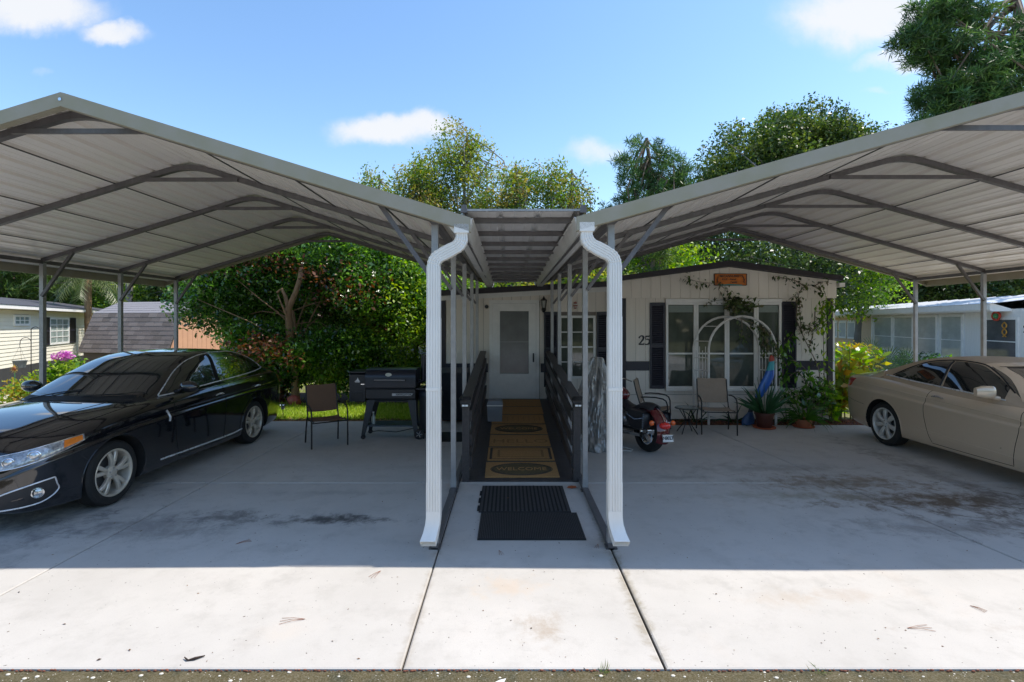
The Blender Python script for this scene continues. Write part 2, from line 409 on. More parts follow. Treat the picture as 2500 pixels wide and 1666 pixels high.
slab([(-.613+J, 2.96), (.906-J, 2.96), (.906-J, 6.36), (-.613+J, 6.36)])
slab([(-.613+J, 6.372), (.906-J, 6.372), (.906-J, 9.9), (-.613+J, 9.9)])
def jx(y): return 4.42+(3.74-4.42)*(y-2.96)/(9.95-2.96)
JR = .011
slab([(.906+JR, 2.96), (jx(2.96)-J, 2.96), (jx(6.37)-J, 6.37-J), (.906+JR, 6.37-J)])
slab([(.906+JR, 6.37+J), (jx(6.37)-J, 6.37+J), (jx(9.95)-J, 9.95), (.906+JR, 9.95)])
slab([(jx(2.96)+J, 2.96), (9.5, 2.96), (9.5, 6.37-J), (jx(6.37)+J, 6.37-J)])
slab([(jx(6.37)+J, 6.37+J), (9.5, 6.37+J), (9.5, 9.95), (jx(9.95)+J, 9.95)])
# reddish soil line along the slab front edge
g = MB(); RR = random.Random(3)
for i in range(420):
    x = -4.3+i*.0215+RR.uniform(-.01, .01); r = RR.uniform(.002, .008)
    g.ball((x, 2.957-RR.uniform(0, .012), -.008), (r*1.6, r*.7, r*.8), 6, 4)
tag(g.build('soil_line', mat('red_brown_soil', (.20, .075, .045), .95, 0, .4, 30)), 'thin red brown soil line along the front edge of the slabs', 'soil', kind='stuff')

# far paved and gravel strips beside the neighbours
g = MB(); g.b2((-30, 11.0, -.2), (-8.7, 14.4, -.02)); g.b2((-12.0, 2.96, -.2), (-8.7, 10.99, -.02)); tag(g.build('path_and_bounce_strip', mat('sandy_path', (.50, .45, .37), .95, 0, .15, 2, bump=.3)), kind='structure')  # sandy path plus a near strip added to bounce light under the carport
g = MB(); g.b2((9.6, 2.96, -.2), (16.5, 26, -.012)); tag(g.build('neighbour_driveway', mat('pale_gravel', (.45, .43, .40), .95, 0, .15, 5, bump=.5)), kind='structure')  # pale gravel widened to bounce light onto the white house wall

# ================================================================ CARPORTS
def bow_path(xl_, xr, ridge_x, slope, zr, y, rr=.25):
    # square tube rafters with a rounded ridge bend
    pts = []
    zl = zr-slope*(ridge_x-xl_); zrr = zr-slope*(xr-ridge_x)
    for k in range(3): t = k/3; pts.append((xl_+(ridge_x-rr-xl_)*t, y, zl+(zr-slope*rr-zl)*t))
    for k in range(7):
        u = -rr+2*rr*k/6; pts.append((ridge_x+u, y, zr-slope*(rr*.5+u*u/(2*rr))))
    for k in range(1, 4): t = k/3; pts.append((ridge_x+rr+(xr-ridge_x-rr)*t, y, (zr-slope*rr)+(zrr-(zr-slope*rr))*t))
    return pts
BD = [4.55, 6.075, 7.60, 9.125, 10.65]
YF, YB = 4.34, 10.80
def ribbed_strip(x0, z0, dirx, slope, w, y0, y1, nrib=4, t=.003):
    """one roof sheet: runs front to back, ribs parallel to the ridge; profile across the slope"""
    ux = Vector((dirx, 0, -slope)).normalized(); un = Vector((dirx*slope, 0, 1)).normalized()
    prof = []
    pitch = w/nrib
    for k in range(nrib):
        s0 = k*pitch
        for a, h in ((.0, 0), (.27, 0), (.30, .005), (.36, .005), (.39, 0), (.55, 0), (.58, .005), (.64, .005), (.67, 0), (.74, 0), (.81, .034), (.93, .034), (1.0, 0)):
            if a == 1.0 and k < nrib-1: continue
            prof.append((s0+a*pitch, h))
    p0 = Vector((x0, 0, z0))
    up = [p0+ux*s+un*(h+t) for s, h in prof]; lo = [p0+ux*s+un*h for s, h in prof]
    ring = up+lo[::-1]; n = len(ring)
    b = MB(); b.add([Vector((q.x, y0, q.z)) for q in ring]+[Vector((q.x, y1, q.z)) for q in ring],
                    [(i, (i+1) % n, (i+1) % n+n, i+n) for i in range(n)])
    return b
def carport(label, xl_, xr, slope, zr, ex_l, ex_r, gut_side, crot=.48, collz=.22):
    rx = (xl_+xr)/2
    T = thing('metal_carport', label, 'carport', (rx, 4.34, 0), 'metal carports over the driveways')
    Q = .029
    sec = [(-Q, -Q), (-Q, Q), (Q, Q), (Q, -Q)]
    postz = {}
    for k, y in enumerate(BD):
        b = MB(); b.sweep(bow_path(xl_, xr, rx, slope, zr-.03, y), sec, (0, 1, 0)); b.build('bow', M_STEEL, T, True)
        for x in (xl_, xr):
            zt = zr-.06-slope*abs(rx-x)
            b = MB(); b.b2((x-Q, y-Q, .05), (x+Q, y+Q, zt)); b.b2((x-Q-.004, y-Q-.004, .05), (x+Q+.004, y+Q+.004, .16))
            b.build('post', M_STEELL, T)
            s = 1 if x < rx else -1
            # corner brace from post to bow (overlaps both, set proud)
            br = MB(); zt2 = zr-.075-slope*abs(rx-(x+s*crot))
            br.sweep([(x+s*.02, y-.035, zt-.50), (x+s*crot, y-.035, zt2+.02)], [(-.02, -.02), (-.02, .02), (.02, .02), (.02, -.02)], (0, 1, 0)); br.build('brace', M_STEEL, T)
        b = MB(); zc = zr-collz; hw = (collz-.045)/slope+.02
        b.b2((rx-hw, y-.052, zc-.022), (rx+hw, y-.03, zc+.022)); b.build('ridge_brace', M_STEEL, T)
    for x in (xl_, xr):
        b = MB(); b.b2((x-.03, 4.50, .0), (x+.03, 10.75, .05))
        for y in BD: b.b2((x-.05, y-.05, .0), (x+.05, y+.05, .012))
        b.build('base_rail', M_STEEL, T)
        b = MB(); ez = zr-.02-slope*abs(rx-x)
        b.b2((x-.028, YF+.05, ez-.06), (x+.028, YB-.03, ez-.003)); b.build('eave_rail', M_STEEL, T)
    # roof sheets
    for side, ex in ((-1, ex_l), (1, ex_r)):
        L_ = abs(ex-rx)*sqrt(1+slope*slope); n = 4; w = L_/n
        for k in range(n):
            s0 = k*w; c = 1/sqrt(1+slope*slope)
            b = ribbed_strip(rx+side*(s0+.002)*c, zr+.004-slope*(s0+.002)*c, side, slope, w-.006, YF, YB); b.build('roof_sheet', M_PANEL, T, True, 20)
            if k:  # dark lap joint under the sheets
                g_ = MB(); xs = rx+side*s0*c; zs_ = zr-slope*s0*c
                g_.box((xs, (YF+YB)/2, zs_+.0), (.018, YB-YF-.02, .008)); g_.build('lap_joint', M_BLK, T)
        # gable trim front and back
        if side > 0:
            cp = MB(); hh = .03; cp.prism([(rx-.16, YF+.01, zr+.030-slope*.16), (rx, YF+.01, zr+.030), (rx+.16, YF+.01, zr+.030-slope*.16), (rx+.16, YF+.01, zr+.036-slope*.16), (rx, YF+.01, zr+.037), (rx-.16, YF+.01, zr+.036-slope*.16)], (0, YB-YF-.02, 0)); cp.build('added_ridge_cap', M_PANEL, T)  # cap added to close the ridge gap that leaked sunlight
        for (y, dy) in ((YF, -1), (YB, 1)):
            b = MB(); p0 = (rx, zr+.042); p1 = (ex, zr+.042-slope*abs(ex-rx)); h = .118
            b.prism([(p0[0], y, p0[1]), (p1[0], y, p1[1]), (p1[0], y, p1[1]-h), (p0[0], y, p0[1]-h)], (0, dy*.02, 0))
            b.prism([(p0[0], y, p0[1]+.002), (p1[0], y, p1[1]+.002), (p1[0], y-dy*.12, p1[1]+.002), (p0[0], y-dy*.12, p0[1]+.002)], (0, 0, .003))
            b.prism([(p0[0], y, p0[1]-h), (p1[0], y, p1[1]-h), (p1[0], y-dy*.05, p1[1]-h), (p0[0], y-dy*.05, p0[1]-h)], (0, 0, -.003))
            b.build('gable_trim', M_FASC, T)
        # eave trim on the outer side
        if (side < 0) == (gut_side > 0):
            b = MB(); ez = zr-slope*abs(ex-rx); b.b2((ex-.012, YF, ez-.10), (ex+.012, YB, ez+.03)); b.build('eave_trim', M_FASC, T)
    # bolt at the ridge of the trim
    b = MB(); b.lathe([(.014, -.004), (.014, .004)], (rx, YF-.024, zr-.02), 10, 'y'); b.build('bolt', M_CHR, T)
    return T
CL = carport('gabled metal carport over the black sedan, left of the walkway', -6.91, -.65, .306, 3.90, -7.24, -.32, 1)
CR = carport('gabled metal carport over the beige convertible and motorcycle, right of the walkway', .91, 8.47, .28, 4.00, 8.80*0+.578, 8.80, -1, .5, .29)

# gutters with angled soffit, running front to back along the inner eaves
def gutter(xi, s, label, zt0):
    T = thing('gutter', label, 'gutter', (xi, 4.36, zt0))
    # s=+1: gutter's open side towards +x (walkway side at xi)
    def sec(zt): return [(xi, zt), (xi-s*.012, zt-.01), (xi-s*.012, zt-.035), (xi-s*.035, zt-.09), (xi-s*.05, zt-.13), (xi-s*.16, zt-.13), (xi-s*.16, zt)]
    ys = np.linspace(4.37, 11.25, 14); rows = []; RG = random.Random(5)
    for y in ys:
        sag = -.012*(y-4.4)/7+RG.uniform(-.003, .003)
        rows.append([(x, y, z) for x, z in sec(zt0+sag)])
    b = MB(); b.grid(rows)
    inner = [[(x-s*.004*(1 if i < 5 else -1), y, z+.004) for i, (x, y, z) in enumerate(r)] for r in rows]; b.grid(inner)
    b.grid([[p for p in rows[0]], [p for p in inner[0]]])
    b.prism([(p[0], p[1]-.004, p[2]) for p in rows[0]], (0, .004, 0)); b.prism([p for p in rows[-1]], (0, .004, 0))
    b.build('trough', M_GUT, T, True, 25)
    b = MB(); b.prism([(xi-s*.16, 4.38, zt0-.0), (xi-s*.17, 4.38, zt0-.01), (xi-s*.30, 4.38, zt0+.055), (xi-s*.30, 4.38, zt0+.062)], (0, 6.5, 0)); b.build('soffit', M_GUT, T)
    b = MB(); b.prism([(xi-s*.03, 4.372, zt0), (xi-s*.30, 4.372, zt0+.07), (xi-s*.285, 4.372, zt0+.02), (xi-s*.165, 4.372, zt0-.12), (xi-s*.06, 4.372, zt0-.12)], (0, .006, 0)); b.build('end_plate', M_WHITE, T)
    for y in np.linspace(5.2, 10.6, 7):
        b = MB(); b.b2((xi-.006, y-.012, zt0-.012), (xi-s*.15, y+.012, zt0-.006)); b.build('hanger', M_GUT, T)
    return T
gutter(-.30, 1, 'white gutter along the left side of the walkway canopy', 2.885)
gutter(.56, -1, 'white gutter along the right side of the walkway canopy', 2.895)

def downspout(x_top, x_bot, ztop, label, kick):
    T = thing('downspout', label, 'downspout', (x_bot, 4.36, 0), 'white downspouts at the carport corners')
    yc = 4.37
    def sec(w, d):
        f = []; n = 5
        f.append((-w/2, -d/2))
        for i in range(n):
            a = -w/2+w*(i+.55)/(n+.1); f += [(a, -d/2), (a+w*.018, -d/2+.006), (a+w*.055, -d/2+.006), (a+w*.073, -d/2)]
        f += [(w/2, -d/2), (w/2, -d*.1), (w/2-.004, -d*.06), (w/2-.004, d*.02), (w/2, d*.06), (w/2, d/2), (-w/2, d/2), (-w/2, d*.06), (-w/2+.004, d*.02), (-w/2+.004, -d*.06), (-w/2, -d*.1)]
        return f
    # outlet box
    b = MB(); b.b2((x_top-.062, yc-.05, ztop-.02), (x_top+.062, yc+.05, ztop+.055)); b.build('outlet', M_WHITE, T)
    s = 1 if x_bot > x_top else -1; dx = abs(x_bot-x_top)
    # S-bend
    pts = [(x_top, yc, ztop), (x_top, yc, ztop-.05)]; sc = [.86, .9]
    a1 = radians(62); r1 = .10; z = ztop-.05
    n1 = 9
    for i in range(1, n1+1):
        a = a1*i/n1; pts.append((x_top+s*r1*(1-cos(a)), yc, z-r1*sin(a))); sc.append(.93 if i % 2 else 1.0)
    x1, z1 = pts[-1][0], pts[-1][2]; rem = dx-2*r1*(1-cos(a1)); ln = rem/sin(a1)
    m_ = (x1+s*rem, z1-ln*cos(a1)); pts.append((x1+s*rem*.3, yc, z1-ln*cos(a1)*.3)); sc.append(1.0); pts.append((x1+s*rem*.8, yc, z1-ln*cos(a1)*.8)); sc.append(1.0)
    for i in range(0, n1+1):
        a = a1*(1-i/n1); pts.append((x_bot-s*r1*(1-cos(a)), yc, m_[1]-r1*(sin(a1)-sin(a)))); sc.append(.93 if i % 2 == 0 else 1.0)
    z2 = pts[-1][2]; pts.append((x_bot, yc, z2-.03)); sc.append(1.0)
    b = MB(); b.sweep(pts, sec(.108, .085), (0, 1, 0), scales=sc); b.build('elbow', M_WHITE, T, True, 14)
    b = MB(); zz = z2-.03
    b.sweep([(x_bot, yc, zz+.02), (x_bot, yc, zz-.42)], sec(.112, .088), (0, 1, 0)); b.build('pipe', M_WHITE, T, True, 14)
    b = MB(); b.sweep([(x_bot, yc, zz-.415), (x_bot, yc, .64)], sec(.116, .092), (0, 1, 0)); b.build('pipe', M_WHITE, T, True, 14)
    b = MB(); b.sweep([(x_bot, yc, .645), (x_bot, yc, .385)], sec(.120, .095), (0, 1, 0)); b.build('pipe', M_WHITE, T, True, 14)
    # kick-out elbow with an open mouth
    path = [Vector((x_bot, yc, .40)), Vector((x_bot, yc, .345)), Vector((x_bot+kick*.15, yc-.01, .28)), Vector((x_bot+kick*.55, yc-.045, .205)), Vector((x_bot+kick, yc-.10, .15))]
    wd = Vector((1, 0, 0)); outer = []; innr = []
    for i, p in enumerate(path):
        t = (path[min(i+1, 4)]-path[max(i-1, 0)]).normalized(); nn = wd.cross(t).normalized()
        w_, d_ = (.121, .096) if i else (.12, .095)
        if i == 4: w_, d_ = .128, .092
        outer.append([p+wd*a*w_/2+nn*b_*d_/2 for a, b_ in ((-1, -1), (1, -1), (1, 1), (-1, 1))])
        innr.append([p+wd*a*(w_/2-.004)+nn*b_*(d_/2-.004) for a, b_ in ((-1, -1), (1, -1), (1, 1), (-1, 1))])
    b = MB(); b.grid(outer, True); b.grid(innr[::-1], True)
    b.grid([outer[-1], innr[-1]], True); b.add(innr[0], [(0, 1, 2, 3)]); b.build('outlet_elbow', M_WHITE, T, True, 40, fixn=False)
    # strap
    b = MB(); b.b2((x_bot-.060, yc-.049, 1.42), (x_bot+.060, yc+.049, 1.445)); b.build('strap', M_WHITE, T)
    return T
downspout(-.396, -.635, 2.775, 'white downspout with an S-bend at the front corner of the left carport', -.035)
downspout(.665, .905, 2.79, 'white downspout with an S-bend at the front corner of the right carport', .04)

# walkway canopy between the carports
CN = thing('walkway_canopy', 'flat grey metal canopy over the walkway between the two carports', 'canopy', (.12, 4.6, 2.95))
def cz(y): return 2.935-.012*(y-4.6)
for k in range(3):     # three sheets, ribs run front to back
    x0 = -.37+k*.332; w = .338
    prof = []
    for a, h in ((0, 0), (.22, 0), (.26, .004), (.3, 0), (.52, 0), (.56, .004), (.6, 0), (.78, 0), (.86, .026), (.93, .026), (1, 0)): prof.append((x0+a*w, h))
    y0, y1 = 4.35, 11.0; ring = [(x, h+.003) for x, h in prof]+[(x, h) for x, h in prof[::-1]]; n = len(ring)
    b = MB(); h0 = .0015*k
    b.add([(x, y0, cz(y0)+h+h0) for x, h in ring]+[(x, y1, cz(y1)+h+h0) for x, h in ring], [(i, (i+1) % n, (i+1) % n+n, i+n) for i in range(n)])
    b.build('roof_sheet', mat('grey_canopy_sheet', (.66, .65, .64), .38, .1, .1, 4), CN, True, 20)
for y in np.arange(4.60, 10.95, .635):
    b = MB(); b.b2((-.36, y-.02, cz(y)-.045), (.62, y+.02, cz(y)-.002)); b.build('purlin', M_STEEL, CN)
b = MB(); b.b2((-.37, 4.33, cz(4.5)+.004), (.63, 4.345, cz(4.5)+.022)); b.build('front_trim', M_STEELL, CN)
for x in (-.375, .635):
    b = MB(); b.prism([(x-.03, 4.32, cz(4.5)-.01), (x+.03, 4.32, cz(4.5)-.01), (x+.02, 4.32, cz(4.5)+.055), (x-.02, 4.32, cz(4.5)+.055)], (0, .05, 0)); b.build('end_cap', M_STEEL, CN)
for xa, xb in ((-.385, -.37), (.628, .643)):
    b = MB(); b.prism([(xa, 4.345, cz(4.5)-.20), (xa, 11, cz(11)-.10), (xa, 11, cz(11)+.02), (xa, 4.345, cz(4.5)+.02)], (xb-xa, 0, 0)); b.build('side_rail', M_STEEL, CN)  # flashing strips added to stop sun leaking past the canopy edges

# ================================================================ HOUSE
H = thing('mobile_home', 'cream panelled mobile home with dark trim and house number 25', 'house', (2.4, 10.5, 0))
YA, YG = 10.95, 10.50       # entry wall plane, gable wall plane
XA0, XA1 = -1.45, 2.34; XG0, XG1 = 2.34, 6.67
def roofA(x): return 2.56+.054*(x+1.45)    # underside of entry roof edge
def roofG(x): return 3.15-.128*abs(x-4.505) - .02
bk = MB()
bk.b2((XA0, YA, 0), (XA1, YA+4.6, 2.55)); bk.b2((XG0, YG, 0), (XG1, YG+13, 2.56))
bk.prism([(XG0, YG+.0, 2.55), (XG1, YG, 2.55), (XG1, YG, roofG(XG1)), (4.505, YG, roofG(4.505)), (XG0, YG, roofG(XG0))], (0, 13, 0))
bk.prism([(XA0, YA, 2.54), (XA1, YA, 2.54), (XA1, YA, roofA(XA1)), (XA0, YA, roofA(XA0))], (0, 4.6, 0))
wall = bk.build('wall', mat('siding_groove', (.22, .19, .165), .9), H)
SW = .2
def siding(x0, x1, z0, ztop, y, holes, t=.014, w=SW):
    """vertical panels with recessed grooves; ztop may be a function; holes = [(xa,xb,za,zb)]"""
    x = x0
    while x < x1-.005:
        xe = min(x+w, x1); a, b_ = x+.003, xe-.003; xm = (a+b_)/2
        segs = [(z0, None)]
        for (ha, hb, za, zb) in holes:
            if xm > ha and xm < hb:
                segs = [(z0, za), (zb, None)] if za > z0+.02 else [(zb, None)]
        for (sa, sb) in segs:
            if sb is not None: piece('siding_board', M_SIDE, wall, (a, y-t, sa), (b_, y+.002, sb))
            else:
                za_, zb_ = (ztop(a), ztop(b_)) if callable(ztop) else (ztop, ztop)
                if abs(za_-zb_) < 1e-6: piece('siding_board', M_SIDE, wall, (a, y-t, sa), (b_, y+.002, za_))
                else:
                    m_ = MB(); m_.prism([(a, y-t, sa), (b_, y-t, sa), (b_, y-t, zb_), (a, y-t, za_)], (0, t+.002, 0)); m_.build('siding_board', M_SIDE, wall)
        x = xe
siding(XA0+.12, XA1, .12, lambda x: roofA(x)-.10, YA, [(-.42, .68, 0, 2.46), (1.02, 1.92, .80, 2.22)])
siding(XG0+.07, XG1-.15, .52, 2.49, YG, [(3.2, 5.6, .66, 2.47)])
siding(XG0-.03, XG1+.03, 2.49, lambda x: roofG(x)-.005, YG-.03, [], t=.02)
# skirting with lap courses
for k in range(3):
    z0 = .02+k*.165
    x = XG0+.02
    while x < XG1-.02:
        xe = min(x+.62+.07*k, XG1-.02); piece('skirting_board', M_SIDE, wall, (x, YG-.02-.004*(3-k), z0), (xe-.004, YG+.005, z0+.16)); x = xe
# white frieze below the entry roof
m_ = MB(); m_.prism([(XA0-.02, YA-.03, roofA(XA0-.02)-.10), (XA1, YA-.03, roofA(XA1)-.10), (XA1, YA-.03, roofA(XA1)), (XA0-.02, YA-.03, roofA(XA0-.02))], (0, .03, 0)); m_.build('frieze', M_WTRIM, H)
# dark roof edges
m_ = MB(); t_ = .115
m_.prism([(XA0-.15, YA-.14, roofA(XA0-.15)), (XA1, YA-.14, roofA(XA1)), (XA1, YA-.14, roofA(XA1)+t_), (XA0-.15, YA-.14, roofA(XA0-.15)+t_)], (0, 4.9, 0)); m_.build('roof', M_BLACKT, H)
m_ = MB(); o_ = .10; zz = lambda x: roofG(x)+.002
m_.prism([(XG0-o_, YG-.16, zz(XG0-o_)), (4.505, YG-.16, zz(4.505)), (XG1+o_, YG-.16, zz(XG1+o_)), (XG1+o_, YG-.16, zz(XG1+o_)+.095), (4.505, YG-.16, zz(4.505)+.12), (XG0-o_, YG-.16, zz(XG0-o_)+.095)], (0, 13.3, 0)); m_.build('roof', M_BLACKT, H)
m_ = MB(); m_.b2((XG1+.06, YG-.10, 2.72), (XG1+.17, YG+13, 2.80)); m_.build('side_gutter', M_WTRIM, H)
# black corner and band trims
for (lo, hi) in [((XA0-.01, YA-.03, .1), (XA0+.105, YA+.02, roofA(XA0)-.11)), ((XG0-.005, YG-.035, .55), (XG0+.065, YG+.02, 2.488)), ((XG1-.145, YG-.035, .50), (XG1-.035, YG+.02, 2.50))]:
    m_ = MB(); m_.b2(lo, hi); m_.build('corner_trim', M_BLACKT, H)
m_ = MB(); m_.b2((XG1-.033, YG-.03, .1), (XG1+.01, YG+.3, 2.50)); m_.build('corner_trim', M_WTRIM, H)
for (a, b_, y, z0, z1) in [(XA0+.106, -.432, YA, .93, 1.12), (.69, 1.02, YA, .93, 1.12), (1.93, XA1-.0, YA, .93, 1.12), (XG0+.066, 2.885, YG, 1.01, 1.20), (5.89, XG1-.147, YG, 1.02, 1.21)]:
    m_ = MB(); m_.b2((a, y-.026, z0), (b_, y, z1)); m_.build('band', M_SHUT, H)
# storm door
DX0, DX1, DZ0, DZ1 = -.335, .59, .37, 2.40
m_ = MB(); fw = .07
for lo, hi in [((DX0-fw, YA-.05, DZ0), (DX0-.004, YA, DZ1+fw)), ((DX1+.004, YA-.05, DZ0), (DX1+fw, YA, DZ1+fw)), ((DX0-.004, YA-.05, DZ1+.004), (DX1+.004, YA, DZ1+fw))]: m_.b2(lo, hi)
m_.build('door_frame', M_WTRIM, H)
m_ = MB()
m_.b2((DX0, YA-.035, DZ0), (DX0+.155, YA, DZ1)); m_.b2((DX1-.155, YA-.035, DZ0), (DX1, YA, DZ1)); m_.b2((DX0+.155, YA-.035, DZ1-.165), (DX1-.155, YA, DZ1)); m_.b2((DX0+.155, YA-.035, DZ0), (DX1-.155, YA, DZ0+.53))
door = m_.build('door', M_WTRIM, H)
m_ = MB(); m_.b2((DX0+.157, YA-.018, DZ0+.532), (DX1-.157, YA-.006, DZ1-.167)); m_.build('pane', M_GLASS2, door)
m_ = MB()
for lo, hi in [((DX0+.14, YA-.043, DZ0+.515), (DX0+.155, YA-.036, DZ1-.15)), ((DX1-.155, YA-.043, DZ0+.515), (DX1-.14, YA-.036, DZ1-.15)), ((DX0+.14, YA-.043, DZ1-.165), (DX1-.14, YA-.036, DZ1-.15)), ((DX0+.14, YA-.043, DZ0+.515), (DX1-.14, YA-.036, DZ0+.53))]: m_.b2(lo, hi)
m_.build('pane_moulding', M_WTRIM, door)
m_ = MB(); m_.tube([(DX1-.055, YA-.04, 1.17), (DX1-.055, YA-.085, 1.19), (DX1-.055, YA-.09, 1.30), (DX1-.055, YA-.04, 1.33)], .012, 8); m_.b2((DX1-.07, YA-.042, 1.15), (DX1-.04, YA-.036, 1.34)); m_.build('handle', M_BLK, door, True)
m_ = MB(); m_.b2((DX0+.157, YA-.022, 1.57), (DX1-.157, YA-.0185, 1.59)); m_.build('crossbar', mat('dim_crossbar', (.25, .25, .25), .5), door)
# little round camera and hanging ornament
m_ = MB(); m_.lathe([(.038, -.03), (.042, 0)], (PX(1188, YA), YA-.03, PZ(749, YA)), 14, 'y'); m_.build('round_camera', M_BLK, H, True)
def window(x0, x1, z0, z1, y, cols, rows_, parent, fr=.05, mt=M_GLASS, fm=M_WTRIM, proud=.05, midrail=None, mun=.02):
    m_ = MB()
    m_.b2((x0, y-proud, z0), (x0+fr, y, z1)); m_.b2((x1-fr, y-proud, z0), (x1, y, z1)); m_.b2((x0+fr, y-proud, z1-fr), (x1-fr, y, z1)); m_.b2((x0+fr, y-proud, z0), (x1-fr, y, z0+fr))
    ix0, ix1, iz0, iz1 = x0+fr, x1-fr, z0+fr, z1-fr
    zs_ = [iz0, iz1] if midrail is None else [iz0, midrail, iz1]
    if midrail: m_.b2((ix0, y-proud+.008, midrail-.016), (ix1, y-.002, midrail+.016))
    w_ = m_.build('window', fm, parent)
    for a in range(len(zs_)-1):
        za, zb = zs_[a]+(.017 if a else .001), zs_[a+1]-(.017 if a+1 < len(zs_)-1 else .001)
        piece('pane', mt, w_, (ix0+.001, y-proud+.02+.008*a, za), (ix1-.001, y-proud+.026+.008*a, zb))
        mm_ = MB(); any_ = False
        for c in range(1, cols): xx = ix0+(ix1-ix0)*c/cols; mm_.b2((xx-mun/2, y-proud+.006, za), (xx+mun/2, y-proud+.019, zb)); any_ = True
        for r in range(1, rows_): z_ = za+(zb-za)*r/rows_; mm_.b2((ix0, y-proud+.004, z_-mun/2), (ix1, y-proud+.0185, z_+mun/2)); any_ = True
        if any_: mm_.build('muntin', fm, w_)
    return w_
window(1.08, 1.86, .80, 2.14, YA, 3, 2, H, midrail=1.47)
def shutter(x0, x1, z0, z1, y, mt=M_SHUT, parent=None, t=.035):
    m_ = MB(); f = .035
    m_.b2((x0, y-t, z0), (x0+f, y, z1)); m_.b2((x1-f, y-t, z0), (x1, y, z1))
    for zc in (z0+.02, (z0+z1)/2, z1-.02): m_.b2((x0+f, y-t, zc-.022), (x1-f, y, zc+.022))
    m_.b2((x0+f, y-t*.35, z0), (x1-f, y-.001, z1))
    n = int((z1-z0)/.045)
    for i in range(1, n):
        z_ = z0+(z1-z0)*i/n
        if min(abs(z_-q) for q in (z0+.02, (z0+z1)/2, z1-.02)) > .04: m_.box(((x0+x1)/2, y-t*.55, z_), (x1-x0-2*f, .006, .04), (radians(35), 0, 0))
    m_.build('shutter', mt, parent or H)
shutter(.76, 1.06, .62, 2.22, YA-.014); shutter(1.885, 2.18, .62, 2.22, YA-.014)
shutter(2.895, 3.20, .645, 2.40, YG-.014); shutter(5.58, 5.885, .66, 2.42, YG-.014)
# four-part bay window of the gable room
m_ = MB(); m_.b2((3.21, YG-.075, 2.40), (5.575, YG, 2.475)); m_.build('window_head', M_WTRIM, H)
m_ = MB(); m_.b2((3.21, YG-.10, .60), (5.575, YG, .645)); m_.build('window_sill', M_WTRIM, H)
wx = [3.215, 3.97, 4.62, 5.09*0+5.07, 5.57]
wx = [3.215, PX(1697, YG), PX(1772, YG), PX(1843, YG), 5.57]
for i in range(4): window(wx[i], wx[i+1]-.004, .648, 2.398, YG, 1, 1, H, fr=.045, midrail=1.36, proud=.07)
# reflected green-grey tone painted on a blind at the head of each pane
for i in range(4): piece('reflection_strip', mat('green_grey_reflection', (.22, .26, .23), .6), H, (wx[i]+.06, YG-.053, 2.20), (wx[i+1]-.065, YG-.0515, 2.34))
# coach lantern
LN = thing('wall_lantern', 'black coach lantern on the wall right of the front door', 'lantern', (PX(1327, YA), YA-.05, 1.97+.2))
lx, lz = PX(1327, YA), PZ(745, YA)
m_ = MB(); m_.lathe([(.004, .19), (.012, .165), (.02, .15), (.065, .10), (.068, .09)], (lx, YA-.10, lz), 6); m_.build('cap', M_BLK, LN)
m_ = MB()
for e in range(6):
    a = 2*pi*e/6; m_.tube([(lx+.06*cos(a), YA-.10+.06*sin(a), lz+.09), (lx+.038*cos(a), YA-.10+.038*sin(a), lz-.07)], .005, 4)
m_.lathe([(.04, -.07), (.05, -.085), (.045, -.12), (.02, -.155), (.005, -.17)], (lx, YA-.10, lz), 8); m_.build('cage', M_BLK, LN)
m_ = MB(); m_.lathe([(.055, .085), (.034, -.065)], (lx, YA-.10, lz), 6); m_.build('pane', mat('lantern_glass', (.45, .45, .40), .1), LN)
m_ = MB(); m_.b2((lx-.03, YA-.022, lz-.15), (lx+.03, YA-.014, lz-.02)); m_.tube([(lx, YA-.02, lz-.12), (lx, YA-.10, lz-.13)], .01, 6); m_.build('bracket', M_BLK, LN)
# small red and white bee ornament on the wall
ORN = thing('bee_ornament', 'small striped bee-like ornament hung on the entry wall', 'ornament', (PX(1404, YA), YA-.04, 2.33))
ox, oz = PX(1404, YA), PZ(746, YA)
m_ = MB(); m_.ball((ox, YA-.05, oz+.05), (.035, .02, .03)); m_.ball((ox, YA-.05, oz-.01), (.05, .02, .022)); m_.ball((ox, YA-.05, oz-.055), (.03, .02, .02)); m_.build('body', mat('ornament_red', (.35, .12, .09), .5), ORN, True)
m_ = MB(); m_.ball((ox, YA-.05, oz+.02), (.045, .018, .014)); m_.ball((ox, YA-.05, oz-.035), (.045, .018, .012)); m_.build('stripe', M_WHITE, ORN, True)

# house number 25 (heavy serif figures drawn as swept strokes)
def figure(pts, widths, x, z, s, name):
    m_ = MB(); P = [Vector((x+a*s, YG-.03, z+b*s)) for a, b in pts]; L_, R_ = [], []
    for i, p in enumerate(P):
        t = (P[min(i+1, len(P)-1)]-P[max(i-1, 0)]).normalized(); n = Vector((-t.z, 0, t.x)); w_ = widths[i]*s/2
        L_.append(p+n*w_); R_.append(p-n*w_)
    m_.grid([L_, R_]); m_.grid([[q+Vector((0, .012, 0)) for q in R_], [q+Vector((0, .012, 0)) for q in L_]])
    m_.grid([R_, [q+Vector((0, .012, 0)) for q in R_]]); m_.grid([[q+Vector((0, .012, 0)) for q in L_], L_])
    m_.build(name, M_BLK, H)
two = [(.05, .72), (.12, .88), (.28, .98), (.46, .95), (.55, .8), (.5, .6), (.32, .38), (.14, .18), (.04, .06)]
figure(two, [.16, .12, .12, .17, .2, .18, .14, .1, .08], 2.665, 1.535, .19, 'house_number')
figure([(.02, .07), (.55, .07), (.62, .2)], [.15, .15, .06], 2.665, 1.535, .19, 'house_number')
five = [(.14, .98), (.13, .58), (.3, .62), (.5, .56), (.57, .36), (.48, .14), (.28, .03), (.08, .08)]
